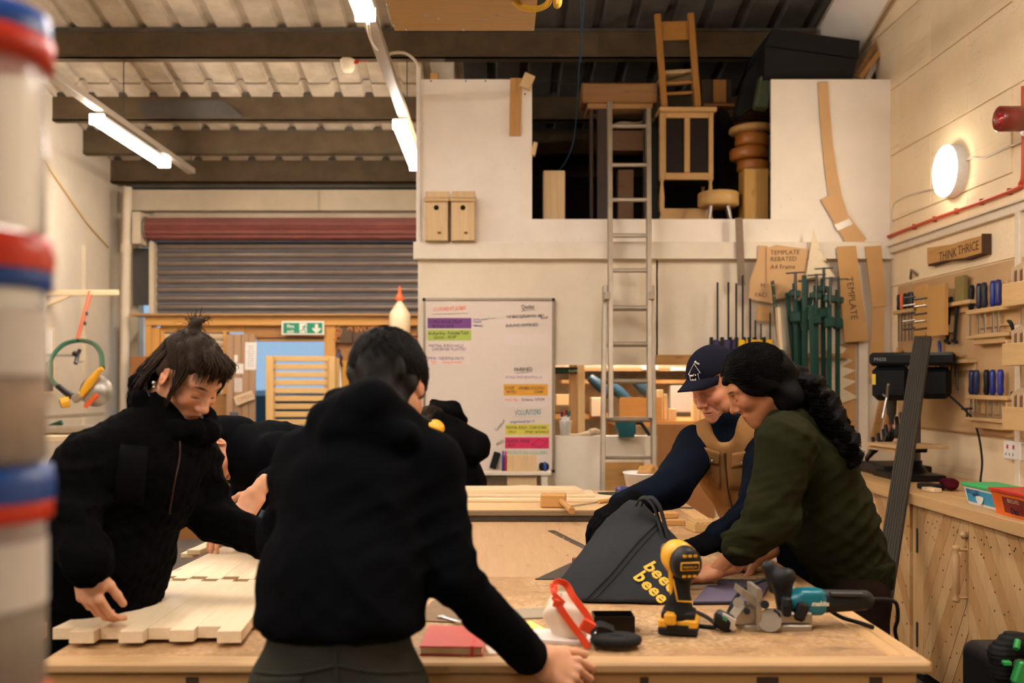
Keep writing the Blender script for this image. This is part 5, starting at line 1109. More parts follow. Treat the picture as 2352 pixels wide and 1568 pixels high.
# ---- respirator mask with orange straps
rm = thing('respirator_mask', 'white dust mask with orange straps lying near the bench front', 'dust mask', on(1300, 1460)); cM = on(1300, 1463)
sh = [el(cM+V3(-.005, 0, .052), (.046, .04, .07), rotm(0, -10), k=.01), el(cM+V3(.02, -.025, .03), (.035, .03, .045), k=.02), el(cM+V3(.03, .05, .045), (.04, .05, .07), k=.008, sub=True), bxs(cM+V3(0, 0, -.05), (.2, .2, .05), None, .002, .004, True)]
V, Q = sdf_mesh(sh, .0032, lumps(.004, 60, 21)); arrmesh('shell', V, Q, plain('mask white', srgb(226, 210, 190), .8, 0, .08), rm)
ORG = plain('orange strap', srgb(220, 66, 24), .45)
def ribbon(pts, w, mat, nm, par, wdir=(0, 1, 0), th=.003):
    pts = spline(pts, 5); m = MB(); wd_ = Vector(wdir).normalized()*w/2 if wdir else None; vs = []; flat = wdir is None 
    for i, p in enumerate(pts):
        t = (pts[min(i+1, len(pts)-1)]-pts[max(i-1, 0)]).normalized(); wd_ = t.cross(Vector((0, 1, .25))).normalized()*w/2 if flat else wd_; n = t.cross(wd_).normalized()*th/2; vs += [p+wd_+n, p-wd_+n, p-wd_-n, p+wd_-n]
    fs = []
    for i in range(len(pts)-1):
        for k in range(4): fs.append((4*i+k, 4*i+(k+1) % 4, 4*i+4+(k+1) % 4, 4*i+4+k))
    fs += [(0, 1, 2, 3), (len(vs)-4, len(vs)-1, len(vs)-2, len(vs)-3)]
    return m.add(vs, fs).build(nm, mat, par)
d1 = 2.6
ribbon([P(1273, 1368, 2.47), P(1290, 1400, 2.445), P(1312, 1432, 2.435), P(1332, 1458, 2.43), P(1352, 1488, 2.415)], .017, ORG, 'strap', rm, None); ribbon([P(1272, 1362, 2.48), P(1278, 1336, 2.5), P(1300, 1342, 2.53), P(1318, 1372, 2.5), P(1350, 1415, 2.47), P(1364, 1450, 2.46)], .017, ORG, 'strap', rm, None); ribbon([P(1268, 1340, 2.5), P(1272, 1362, 2.47), P(1296, 1386, 2.445)], .013, ORG, 'strap', rm, None)
MB().box(P(1350, 1438, 2.45), (.035, .015, .03), rotm(0, 30), .004).build('buckle', ORG, rm); MB().box(P(1278, 1385, 2.452), (.016, .008, .02), rotm(0, 20), .003).build('buckle', ORG, rm)
tn = thing('black_tin', 'open black tin behind the black strap roll', 'tin', on(1405, 1440)); cT = on(1408, 1446); MB().box(cT+V3(0, 0, .003), (.105, .07, .004)).box(cT+V3(0, -.034, .022), (.105, .003, .04)).box(cT+V3(0, .034, .022), (.105, .003, .04)).box(cT+V3(-.051, 0, .022), (.003, .07, .04)).box(cT+V3(.051, 0, .022), (.003, .07, .04)).build('tray', plain('black tin', srgb(34, 28, 22), .35, .5), tn)
rl_ = thing('strap_roll', 'roll of black webbing strap beside the dust mask', 'strap', on(1415, 1490)); cS = on(1415, 1487)
sp_ = [cS+V3(.05*math.cos(t)*(1-.02*t), .032*math.sin(t)*(1-.02*t), .02) for t in [i*.35 for i in range(36)]]; m = MB()
for i in range(3): m.tube([cS+V3((.052-.013*i)*math.cos(t), (.036-.01*i)*math.sin(t), .02) for t in [k*math.pi/10 for k in range(20)]], .012, 8, closed=True)
m.build('coil', BLACKR, rl_); ribbon([cS+V3(.0, .04, .035), cS+V3(-.04, .03, .05), cS+V3(-.06, .0, .03), cS+V3(-.05, -.02, .01)], .03, BLACKR, 'loose_end', rl_, (0, 1, .3))
# ---- grey felt bag
bg = thing('tote_bag', 'dark grey felt bag with yellow lettering slumped on the bench', 'bag', on(1430, 1385))
fp = {'a': P(1334, 1384, 2.9), 'b': P(1522, 1388, 2.88), 'c': P(1592, 1330, 2.97), 'd': P(1560, 1242, 3.12), 'e': P(1503, 1196, 3.14), 'g0': P(1285, 1332, 3.1), 'g1': P(1342, 1262, 3.2), 'g2': P(1392, 1188, 3.26), 'g3': P(1446, 1143, 3.3), 'g4': P(1470, 1147, 3.26), 'r1': P(1590, 1318, 3.25), 'r2': P(1555, 1235, 3.3), 'bk': P(1330, 1345, 3.3), 'bk2': P(1500, 1340, 3.4)}
import bmesh
bm = bmesh.new()
for p in fp.values(): bm.verts.new(p)
bmesh.ops.convex_hull(bm, input=bm.verts[:]); bmesh.ops.triangulate(bm, faces=bm.faces[:])
for _ in range(4): bmesh.ops.subdivide_edges(bm, edges=bm.edges[:], cuts=1, use_grid_fill=True)
bmesh.ops.smooth_vert(bm, verts=bm.verts[:], factor=.5, use_axis_x=True, use_axis_y=True, use_axis_z=True)
wv = wrinkle(.006, 40, (.7, 0, .7), 91); co = np.array([v.co for v in bm.verts], dtype=f32); dd = wv(co); bm.normal_update()
for v, d in zip(bm.verts, dd): v.co += v.normal*float(-d)*.8; v.co.z = max(v.co.z, BZ_+.001)
Vb = np.array([v.co for v in bm.verts]); bm.verts.index_update(); Fb = np.array([[v.index for v in f.verts] for f in bm.faces if len(f.verts) == 3]); bm.free()
M_felt = fabric('dark grey felt', srgb(48, 49, 51), 260, 1, .4, 6); bo = arrmesh('bag_body', Vb, Fb, M_felt, bg); SURF[bo.name] = (Vb.astype(f32), Fb)
seam(bo, [(1345, 1376), (1400, 1320), (1460, 1250), (1505, 1204)], .005, M_felt, 'edge_seam', bg, .002); seam(bo, [(1360, 1382), (1420, 1318), (1475, 1252), (1514, 1212)], .0025, plain('dark stitch', srgb(30, 30, 30), .9), 'stitch_line', bg, .001)
for k, dx in enumerate((0, 12)): ribbon([P(1462+dx, 1160, 3.2), P(1470+dx, 1146, 3.18), P(1486+dx, 1144, 3.16), P(1502+dx, 1162, 3.14), P(1512+dx, 1192, 3.13), P(1522+dx, 1230, 3.1)], .03, M_felt, 'handle', bg, (.3, 1, .2), .006)
YL = plain('yellow print', srgb(212, 170, 56), .8)
o1, n1 = onsurf(bo, 1485, 1305, .004); o2, _ = onsurf(bo, 1535, 1355, .004); 
if o1 and o2:
    rt_ = (o2-o1).normalized(); nn = onsurf(bo, 1500, 1330)[1]; upv = nn.cross(rt_); upv = upv if upv.z > 0 else -upv
    def bagtext(wrd, px, py, sz):
        for i, c_ in enumerate(wrd):
            h, n_ = onsurf(bo, px+i*16.2, py+i*15.2, .002)
            if h is None: continue
            r_ = rt_-n_*rt_.dot(n_); text(c_, h, r_, n_.cross(r_), sz, YL, bg, 'printed_letter', .0008, thick=.0016)
    bagtext('beeee', 1476, 1301, .062); bagtext('beeeer', 1453, 1326, .062)
# ---- cordless drill
YEL = plain('tool yellow', srgb(232, 170, 36), .4, 0, .06); GRYM = plain('gearbox grey', srgb(120, 112, 104), .35, .7)
dr_ = thing('impact_driver', 'yellow and black cordless impact driver standing on its battery', 'power tool', on(1562, 1470)); D = 2.54; dp = lambda px, py, o=0: P(px, py, D+o)
RB = rotm(0, 0, -14)
zb = BZ_+.0015; cB_ = V3(xx(1564, D), D+.03, zb)
MB().box(cB_+V3(0, 0, .012), (.1, .088, .02), RB, .008).build('battery_base', BLACK, dr_); MB().box(cB_+V3(0, 0, .03), (.1, .085, .024), RB, .007).build('battery', YEL, dr_); MB().box(cB_+RB@V3(0, -.044, .022), (.055, .006, .014), RB, .002).build('battery_latch', BLACK, dr_); MB().box(cB_+V3(0, 0, .05), (.085, .075, .02), RB, .008).build('handle_foot', BLACK, dr_)
V, Q = sdf_mesh([rc(cB_+V3(.0, .005, .06), dp(1568, 1300, .03), .028, .022, RB@V3(0, 1, 0), 1.25, .02), rc(cB_+V3(0, 0, .05), cB_+V3(0, .0, .075), .042, .03, None, 1, .02)], .004); arrmesh('grip', V, Q, BLACKR, dr_)
ax = (RB@V3(-.42, .9, .1)).normalized(); hc_ = dp(1568, 1288, .02); Rh = basis(ax, (0, 0, 1))@Matrix(((0, 0, 1), (0, 1, 0), (-1, 0, 0)))
Rl = Matrix((basis(ax)@V3(0, 1, 0), basis(ax)@V3(0, 0, 1), ax)).transposed()
MB().lathe([(.001, -.05), (.03, -.048), (.038, -.036), (.04, -.01), (.001, -.01)], hc_, Rl, 24, 1, 1.12).build('motor_cap', BLACK, dr_); MB().lathe([(.001, -.01), (.041, -.01), (.042, .03), (.038, .06), (.028, .075), (.001, .075)], hc_, Rl, 24, 1, 1.1).build('motor_housing', YEL, dr_); MB().lathe([(.001, .075), (.026, .075), (.022, .1), (.014, .105), (.014, .125), (.001, .126)], hc_, Rl, 20).build('nose', GRYM, dr_)
MB().box(hc_+Rl@V3(0, 0, -.05), (.05, .022, .004), Rl, .003).build('badge', YEL, dr_); MB().box(hc_+Rl@V3(0, 0, -.052), (.044, .016, .004), Rl, .002).build('badge_plate', BLACK, dr_); text('PREMIUM', hc_+Rl@V3(.02, -.004, -.0545), Rl@V3(-1, 0, 0), Rl@V3(0, 1, 0), .009, YEL, dr_, ext=.0002)
for s_ in (-1, 1):
    for k in range(3): MB().box(hc_+Rl@V3((k-1)*.014, s_*.026, -.0475), (.01, .007, .004), Rl, .001).build('vent', YEL, dr_)
MB().tube([dp(1546, 1330, -.005), dp(1550, 1350, -.008), dp(1556, 1380, -.004), dp(1590, 1382, -.002)], .0025, 6).tube([dp(1540, 1312, .02), dp(1543, 1360, .02), dp(1548, 1400, .015), dp(1553, 1425, .005)], .006, 6).build('yellow_trim', YEL, dr_)
MB().box(dp(1540, 1418, .0), (.03, .05, .03), RB, .006).build('trim_block', YEL, dr_); MB().box(dp(1545, 1325, .035), (.012, .02, .03), RB, .004).build('trigger', YEL, dr_)
# ---- biscuit jointer
bj = thing('biscuit_jointer', 'teal and silver biscuit jointer with black body on the bench', 'power tool', on(1790, 1440)); DJ = 2.62; jp = lambda px, py, o=0: P(px, py, DJ+o)
TEAL = plain('tool teal', srgb(0, 106, 122), .35, 0, .06); CAST = plain('cast aluminium', srgb(160, 150, 134), .42, .6, .2)
MB().box(jp(1780, 1440, .0), (.175, .07, .026), I3, .003).build('base_plate', CAST, bj); MB().box(jp(1815, 1414, .01), (.1, .06, .03), I3, .004).build('slide_body', CAST, bj)
MB().prism([jp(1738, 1448, -.04), jp(1738, 1352, -.04), jp(1748, 1352, -.04), jp(1752, 1370, -.04), jp(1748, 1448, -.04)], (0, .1, 0)).build('front_fence', CAST, bj); MB().prism([jp(1690, 1432, -.02), jp(1735, 1436, -.02), jp(1735, 1400, -.02), jp(1712, 1392, -.02), jp(1690, 1420, -.02)], (0, .07, 0)).build('angle_bracket', CAST, bj); MB().prism([jp(1706, 1352, -.03), jp(1740, 1376, -.03), jp(1740, 1396, -.03), jp(1702, 1366, -.03)], (0, .08, 0)).build('fence_flap', CAST, bj)
MB().cyl(jp(1768, 1424, -.045), jp(1768, 1424, -.03), .03, n=28).build('angle_scale', CAST, bj); MB().tube([jp(1768+25*math.cos(t), 1424-25*math.sin(t), -.047) for t in [-.9+i*.16 for i in range(14)]], .0035, 6).build('scale_ring', BLACK, bj)
for (x, y, r_) in ((1716, 1404, .008), (1696, 1384, .014), (1757, 1388, .011), (1804, 1386, .008)): MB().cyl(jp(x, y, -.05), jp(x, y, -.01), r_).build('knob', BLACK if r_ < .012 else CAST, bj)
V, Q = sdf_mesh([rc(jp(1805, 1395, .02), jp(1795, 1335, .02), .024, .024, None, 1, .02), rc(jp(1795, 1330, .02), jp(1765, 1302, .03), .022, .018, None, 1, .02), rc(jp(1795, 1330, .02), jp(1810, 1322, .0), .022, .02, None, 1, .02), rc(jp(1768, 1305, .03), jp(1775, 1352, .04), .014, .012, None, 1, .01)], .004); arrmesh('front_handle', V, Q, BLACK, bj)
MB().box(jp(1806, 1392, -.02), (.022, .03, .05), I3, .008).build('pivot_arm', BLACK, bj)
V, Q = sdf_mesh([rc(jp(1830, 1380, .02), jp(1885, 1380, .02), .033, .03, None, 1, .01), bxs(jp(1858, 1380, .02), (.036, .034, .033), None, .014, .01)], .0035); arrmesh('motor_housing', V, Q, TEAL, bj); MB().box(jp(1835, 1400, .0), (.03, .06, .05), rotm(0, 20), .008).build('gear_case', BLACK, bj)
V, Q = sdf_mesh([rc(jp(1890, 1380, .02), jp(1985, 1378, .02), .031, .026, None, 1, .01)], .0035); arrmesh('rear_body', V, Q, BLACK, bj); MB().bar(jp(1905, 1362, .0), jp(1980, 1364, .0), .03, .012, (0, 0, 1), .005).build('switch_plate', DSTEEL, bj)
text('makita', jp(1864, 1391, -.0165), (1, 0, 0), (0, 0, 1), .017, WH, bj, ext=.0003, shear=.3, thick=.0006)
cbl = MB(); cbl.tube(spline([jp(1985, 1378, .02), jp(2030, 1376, .05), jp(2058, 1385, .1), jp(2062, 1420, .2), jp(2056, 1450, .3), P(2070, 1500, 3.0)]), .0055, 8); cbl.build('power_cord', BLACKR, bj)
cb2 = MB(); cb2.tube(spline([jp(1900, 1398, .03), jp(1935, 1418, .05), on(1975, 1430, BZ_+.008), on(2005, 1440, BZ_+.006)]), .0055, 8).build('power_cord', BLACKR, bj)
pl = thing('mains_plug', 'black mains plug with white and green label lying beside the driver', 'plug', on(1665, 1455)); cP = on(1662, 1450); RP = rotm(25, 20, -35); MB().box(cP+V3(0, 0, .027), (.05, .032, .05), RP, .01).build('plug_body', BLACK, pl); MB().box(cP+V3(.01, -.02, .032)+RP@V3(0, -.004, 0), (.038, .003, .04), RP, .002).build('plug_label', plain('plug label', srgb(214, 206, 196), .8), pl); MB().box(cP+V3(-.002, -.024, .036), (.012, .003, .02), RP).build('green_tab', plain('green tab', srgb(60, 140, 96), .7), pl)
MB().tube(spline([cP+V3(-.01, .01, .03), P(1665, 1420, 2.66), P(1700, 1360, 2.72), P(1760, 1330, 2.76), P(1770, 1345, 2.7)]), .0055, 8).build('plug_cord', BLACKR, pl); MB().tube(spline([cP+V3(-.02, 0, .02), on(1620, 1415, BZ_+.02), on(1585, 1400, BZ_+.012), on(1560, 1398, BZ_+.008)]), .0055, 8).build('plug_cord', BLACKR, pl); MB().tube(spline([cP+V3(-.02, 0, .015), on(1636, 1440, BZ_+.006), on(1600, 1436, BZ_+.006), on(1570, 1428, BZ_+.006)]), .0055, 8).build('plug_cord', BLACKR, pl)
# ---- violet folder, papers, wood blocks
fo = thing('violet_folder', 'slate violet folder lying behind the drill and jointer', 'folder', on(1690, 1360)); q4 = [on(1592, 1390), on(1745, 1388), on(1770, 1340), on(1640, 1336)]
MB().prism([p+V3(0, 0, .001) for p in q4], (0, 0, .006)).build('back_cover', plain('folder dark', srgb(36, 34, 44), .6), fo); MB().prism([p+V3(0, 0, .0075) for p in q4], (0, 0, .004)).build('front_cover', plain('slate violet', srgb(84, 76, 96), .7), fo)
papersheet(1600, 1345, .1, .1, 10, 'small white notepad under the hand of the curly haired person', (222, 210, 196), .012)
M_dw = wood('ribbed softwood', srgb(196, 160, 100), 'Y', .7, .6, .3)
rbk = thing('ribbed_block', 'ribbed softwood decking block lying between the two gloved hands', 'block', on(1625, 1215)); cK = on(1628, 1218)
MB().box(cK+V3(0, 0, .02), (.17, .12, .038), rotm(0, 0, 8), .002).build('block_body', M_dw, rbk)
for k in range(7): MB().box(cK+rotm(0, 0, 8)@V3(-.072+k*.024, 0, .0425), (.012, .12, .007), rotm(0, 0, 8), .002).build('rib', M_dw, rbk)
for i, (px, py, dz) in enumerate(((1545, 1199, 0), (1530, 1196, .026))): MB().box((0, 0, .0125), (.1, .06, .025), rotm(0, 0, 10*i-4), .003).build('pine_offcut', wd('oak'), None, ['lower small pine offcut behind the bag handle', 'upper small pine offcut behind the bag handle'][i], 'offcut', origin=(0, 0, 0)).location = on(px, py+6)+V3(0, 0, dz+.001)
bs = boardm('ribbed_stub', xx(1610, 3.1)-.03, xx(1655, 3.1), 3.15, 3.22, BZ_, .035, M_dw, 'small ribbed stub behind the grip of the impact driver', 5, 'block')
MB().bar(on(1545, 1165, BZ_+.003), on(1592, 1166, BZ_+.003), .02, .005).build('steel_strip', DSTEEL, None, 'dark steel strip at the back right corner of the bench', 'strip')
sdv = MB(); random.seed(4)
for k in range(260):
    x = random.uniform(.25, .9); y = random.uniform(3.1, 5.2); sdv.box((x, y, BZ_+.003), (random.uniform(.004, .016), .004, .002), rotm(0, 20*random.random(), 180*random.random()))
sdv.build('wood_shavings', wd('pale board'), None, 'fine wood shavings scattered on the right of the bench', 'shavings', kind='stuff', origin=(.6, 4, BZ_))
# white tub with wood rind on a stool behind the bench
tb = thing('white_tub', 'white plastic tub of wood pieces at the back of the bench', 'tub', P(1478, 1116, 5.3)); bw = wd('pale board')
boardm('timber_block', xx(1482, 5.3)-.1, xx(1482, 5.3)+.1, 5.22, 5.38, BZ_, .085, wd('oak'), 'oak coloured timber block under the white tub', 0, 'block'); cW = V3(xx(1482, 5.3), 5.3, BZ_+.088); MB().lathe([(.001, 0), (.1, 0), (.115, .07), (.12, .072), (.12, .078), (.11, .075), (.096, .006), (.001, .006)], cW, n=24).build('tub_body', WPLAST, tb)
wk = thing('wood_burr', 'knobbly wood burr sitting in the white tub', 'wood piece', cW+V3(.01, 0, .05)); V, Q = sdf_mesh([el(cW+V3(.005, -.01, .08), (.05, .04, .03), k=.02), el(cW+V3(.045, 0, .085), (.03, .03, .025), k=.02)], .005, lumps(.01, 60, 8)); arrmesh('burr', V, Q, wood('burr', srgb(190, 140, 76), 'X', .5), wk)
# foreground: column of clear screw jars with red and blue lids
cab = thing('jar_stand', 'plywood stand under the column of jars at the left edge', 'stand', (-.47, .86, 0)); JX, JY = -.475, .9
MB().bx(JX-.12, JX+.06, JY-.1, JY+.1, 0, .99, .004).build('carcass', wd('ply', 'Z'), cab); MB().bx(JX-.125, JX+.065, JY-.105, JY+.105, .99, 1.009, .003).build('top_board', wd('ply'), cab)
def clearp():
    t = NT('clear jar plastic'); t.base((.93, .92, .9, 1)); t.pr(Roughness=.25, Transmission_Weight=.75, IOR=1.2); return t.m
CP = clearp(); BLU = plain('lid blue', srgb(18, 74, 160), .4); RDL = plain('lid red', srgb(214, 52, 22), .4); PNK = plain('lid lilac', srgb(146, 128, 160), .4)
jz = 1.0105; lids = [(BLU, RDL), (RDL, BLU), (BLU, RDL)]; cont = [srgb(176, 160, 140), srgb(150, 128, 98), srgb(196, 160, 120)]
for i, hgt in enumerate((.1935, .1935, .1935)):
    jr = thing('screw_jar', ['lowest clear jar of screws at the left edge, white label, blurred', 'middle clear jar of screws at the left edge, blurred', 'top clear jar of screws at the left edge under the uppermost red lid, blurred'][i], 'jar', (JX, JY, jz), 'blurred screw jars at the left edge')
    R0 = .062; MB().lathe([(.001, 0), (R0-.004, 0), (R0, .006), (R0, hgt-.035), (R0-.006, hgt-.028), (R0-.006, hgt-.02), (.001, hgt-.02)], (JX, JY, jz), n=28).build('jar_body', CP, jr)
    MB().lathe([(.001, .004), (R0-.006, .004), (R0-.006, hgt*.45), (.001, hgt*.5)], (JX, JY, jz), n=24).build('screws', plain('screws%d' % i, cont[i], .5, .3, .5, 160, .5), jr)
    MB().lathe([(R0+.001, hgt*.42), (R0+.001, hgt*.72)], (JX, JY, jz), n=28).build('label_band', plain('jar label', srgb(228, 222, 216), .8, 0, .15, 25), jr)
    z_ = jz+hgt-.034; MB().lathe([(.001, .018), (R0+.004, .018), (R0+.006, .014), (R0+.006, 0), (R0+.004, -.002)], (JX, JY, z_), n=28).build('lid', lids[i][0], jr); MB().lathe([(R0+.007, .004), (R0+.008, .018), (R0+.005, .034), (.001, .034)], (JX, JY, z_+.012), n=28).build('lid_cap', lids[i][1], jr)
    jz += hgt+.0135
jr = thing('screw_jar', 'uppermost clear jar cut off by the top left corner, blurred', 'jar', (JX, JY, jz), 'blurred screw jars at the left edge'); MB().lathe([(.001, 0), (.058, 0), (.062, .006), (.062, .15), (.056, .16), (.001, .165)], (JX, JY, jz), n=28).build('jar_body', CP, jr); MB().lathe([(.001, .155), (.068, .155), (.069, .178), (.001, .179)], (JX, JY, jz), n=28).build('lid', RDL, jr); MB().lathe([(.066, .179), (.066, .2), (.001, .203)], (JX, JY, jz), n=28).build('lid_cap', BLU, jr)
# ================================================================== loft front, whiteboard, ladder, clamps and templates
YLB = 8.32; mx = lambda px: xx(px, YM); mz = lambda py: zz(py, YM)
ZF_ = mz(503)
MB().bx(mx(967), mx(1222), YM, YM+.02, ZF_, mz(182)).build('wall_loft_left', WPAINT, kind='structure'); MB().bx(mx(1771), XR+.01, YM, YM+.02, ZF_, mz(182)).build('wall_loft_right', WPAINT, kind='structure')
MB().bx(mx(967), XR+.01, YM-.002, YM+.02, mz(557), ZF_).build('trim_7', WPAINT, kind='structure')
MB().bx(mx(951), XR+.01, YM-.06, YM+.02, mz(597), mz(558), .004).build('trim_8', plaster('white painted beam', srgb(238, 228, 212), .14), kind='structure'); MB().bx(mx(1180), XR, YM-.064, YM-.06, mz(596), mz(595)).build('trim_9', WPAINT, kind='structure')
MB().bx(mx(957), mx(967), YM-.03, YM+.02, mz(557), mz(150), .004).build('trim_10', plain('white conduit', srgb(222, 214, 204), .5), kind='structure')
M_low = plaster('scuffed white board', srgb(236, 224, 204), .14, scale=2.5)
MB().bx(mx(967), mx(1511), YM, YM+.02, mz(838), mz(597)).build('wall_loft_under_left', M_low, kind='structure'); MB().bx(mx(1507), XR+.01, YM, YM+.02, mz(816), mz(597)).build('wall_loft_under_right', M_low, kind='structure')
MB().bx(mx(967), mx(1275), YM, YM+.02, 0, mz(838)).build('wall_board_back', M_low, kind='structure'); MB().bx(mx(1275), mx(1511), YM, YM+.09, 0, mz(1001)).build('wall_low', M_low, kind='structure'); MB().bx(mx(1640), XR+.01, YM, YM+.02, 0, mz(816)).build('wall_tool_side', M_low, kind='structure')
MB().bx(mx(1506), mx(1642), YM-.03, YM+.03, mz(838), mz(815)).build('trim_11', wd('oak'), kind='structure')
hb = MB().bx(mx(1509), mx(1642), YM-.01, YM+.008, 0, mz(974)).build('hardboard_panel', plain('hardboard', srgb(166, 112, 60), .6, 0, .08), None, 'brown hardboard panel closing the gap right of the ladder', 'panel')
MB().bx(mx(960)-.0, mx(967), YM, YB, 0, mz(182)).build('wall_loft_side', M_low, kind='structure'); MB().bx(mx(967), XR, YM+.02, YLB, mz(596), ZF_).build('loft_floor', wd('old pine'), kind='structure')
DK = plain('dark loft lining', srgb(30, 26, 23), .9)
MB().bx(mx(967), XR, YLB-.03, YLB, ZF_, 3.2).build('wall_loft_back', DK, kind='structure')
# screws and small marks on the panels
for i, (px, py) in enumerate(((990, 186), (1070, 186), (1115, 186), (1206, 216), (1216, 184))): MB().lathe([(.006, 0), (.004, .002), (.001, .002)], P(px, py, YM), basis((1, 0, 0), (0, -1, 0)), 8).build('screw', DSTEEL, bpy.data.objects['wall_loft_left'])
# wood strips on the left panel
MB().box(P(1184, 246, YM-.012), (xx(26, YM)-xx(0, YM), .022, mz(180)-mz(312)), rotm(0, 1), .002).build('wood_batten', wd('oak', 'Z'), None, 'oak coloured wood batten screwed upright on the left loft panel', 'batten')
MB().box(P(1211, 187, YM-.045), (.075, .03, .1), rotm(0, 24), .004).build('wood_block', wd('pine', 'Z'), None, 'tilted wood block at the top corner of the left loft panel', 'block')
MB().box(P(1227, 343, YM+.01), (.03, .05, .09), rotm(0, 12), .003).build('wood_stub', wd('pine', 'Z'), None, 'pale wood stub sticking into the loft opening at left', 'block')
# two nest boxes
def nestbox(px0, px1, lab):
    r = thing('nest_box', lab, 'bird box', P((px0+px1)/2, 556, YM-.06), 'bird boxes on the loft panel'); a, b = xx(px0, YM-.1), xx(px1, YM-.1); y0 = YM-.12; z0, z1 = zz(553, YM-.1), zz(462, YM-.1)
    MB().bx(a, b, y0, y0+.014, z0, z1, .002).build('front_board', wd('pine', 'Z'), r); MB().bx(a, a+.014, y0+.014, YM-.018, z0, z1+.01).build('side_board', wd('pine', 'Z'), r); MB().bx(b-.014, b, y0+.014, YM-.018, z0, z1+.01).build('side_board', wd('pine', 'Z'), r)
    MB().bx(a-.0, b+.0, YM-.018, YM-.002, z0-.0, zz(440, YM), .002).build('back_board', wd('pine', 'Z'), r); MB().box(((a+b)/2, y0+.05, z1+.02), (b-a+.016, .15, .018), rotm(14), .002).build('lid', wd('pine'), r)
    c = V3((a+b)/2, y0, zz(478, YM-.1)); MB().cyl(c-V3(0, .001, 0), c+V3(0, .003, 0), .017, n=20).build('entrance_hole', plain('dark hole', (.01, .008, .006, 1), .95), r); MB().bx(a+.016, b-.016, y0+.002, YM-.02, z0, z0+.012).build('floor_board', wd('pine'), r)
    MB().ell((c.x+.02, y0-.001, z0+.05), (.014, .001, .009)).build('burnt_mark', plain('burnt mark', srgb(120, 80, 42), .8), r); return r
nestbox(976, 1029, 'left bird box of pale pine with a round hole, on the loft panel'); nestbox(1037, 1090, 'right bird box of pale pine with a round hole, on the loft panel')
# ---------------------------------------------------------------- whiteboard
YW = YM-.03; wx = lambda px: xx(px, YW); wz = lambda py: zz(py, YW)
wbd = thing('whiteboard', 'big whiteboard with job lists in coloured marker and bright strips', 'whiteboard', P(1122, 1082, YW))
WBW = plain('whiteboard enamel', srgb(222, 208, 196), .28, 0, .02); FRM = plain('board frame', srgb(168, 156, 140), .35, .7)
MB().bx(wx(976), wx(1270), YW, YW+.014, wz(1080), wz(688)).build('board', WBW, wbd)
for a in ((972, 977, 686, 1082), (1268, 1273, 686, 1082)): MB().bx(wx(a[0]), wx(a[1]), YW-.012, YW+.016, wz(a[3]), wz(a[2]), .003).build('frame_side', FRM, wbd)
for a in ((972, 1273, 684.5, 690), (972, 1273, 1078, 1083)): MB().bx(wx(a[0]), wx(a[1]), YW-.012, YW+.016, wz(a[3]), wz(a[2]), .003).build('frame_rail', FRM, wbd)
for (px, py) in ((974, 688), (1271, 688), (1271, 1081)): MB().box(P(px, py, YW), (.02, .04, .02), I3, .005).build('corner_cap', BLACK, wbd)
MB().bx(wx(1000), wx(1255), YW-.06, YW-.01, wz(1090), wz(1086)).build('pen_tray', FRM, wbd)
def strip(px0, px1, py0, py1, col, nm): return MB().bx(wx(px0), wx(px1), YW-.002, YW-.0005, wz(py1), wz(py0)).build('magnet_strip', plain(nm, col, .6, 0, .04), wbd)
strip(982, 1082.5, 730, 754, srgb(118, 62, 134), 'strip purple'); strip(982, 1082.5, 757, 781.5, srgb(172, 190, 84), 'strip green'); strip(1157, 1258, 882, 908, srgb(222, 160, 48), 'strip amber'); strip(1161, 1262, 974, 998.5, srgb(214, 204, 78), 'strip yellow'); strip(1160, 1261, 1004, 1029.5, srgb(208, 40, 92), 'strip pink')
for i, (a, b, c, d) in enumerate(((983, 1082, 786, 808), (982, 1080, 814, 838), (1158, 1261, 768, 793), (1158, 1258, 858, 880), (1158, 1258, 912, 935))): strip(a, b, c, d, srgb(226, 211, 203), 'strip white')
INK = {k: plain('ink '+k, c, .7, 0, .02) for k, c in dict(k=srgb(44, 40, 44), o=srgb(232, 112, 76), p=srgb(92, 60, 104), b=srgb(70, 76, 150), t=srgb(60, 130, 140), g=srgb(130, 190, 156), m=srgb(150, 90, 140), l=srgb(214, 186, 176)).items()}
def hand(s, px, py, h, ink, rot=0, width=None, thick=.0004):
    sz = h*YW/F/.72; a = math.radians(rot); o = text(s, P(px, py, YW-.0028), (math.cos(a), 0, math.sin(a)), (-math.sin(a), 0, math.cos(a)), sz, INK[ink], wbd, 'handwriting', .0002, shear=random.uniform(-.05, .25), space=.92); q_ = random.uniform(0, 6)
    for v in o.data.vertices: v.co.y += sz*.06*math.sin(v.co.x*6.5/sz+q_); v.co.x += sz*.05*math.sin(v.co.y*5/sz+v.co.x*2.3/sz)
    if width: 
        xs_ = [v.co.x for v in o.data.vertices]; w = (max(xs_)-min(xs_))*F/YW; k_ = width/w
        for v in o.data.vertices: v.co.x *= k_
random.seed(5)
hand('CURRENT JOBS!', 994, 715, 9, 'o', 3, 75); hand('COPEX HOUSE TRUST', 984, 742, 7, 'k', 0, 77); hand('BI-FOLD GATE', 993, 752, 7, 'k', 0, 48); hand('Andrea Roy - Potential Table', 984, 769, 8, 'k', 1, 92); hand('Quote - ASAP', 995, 777.5, 7, 'k', 1, 52)
hand('MARTHAL BURGH HALLS', 983.5, 797, 7, 'p', 0, 80); hand('GARDEN RB / PLANTERS', 991, 805, 7, 'p', 0, 78); hand('EMMA - WEDDING ARCH', 981, 826, 7, 'p', 0, 84); hand('MAY', 990, 834, 6, 'o', 0, 13); hand('visiting Bowden', 1014, 834, 6, 'o', 0, 47)
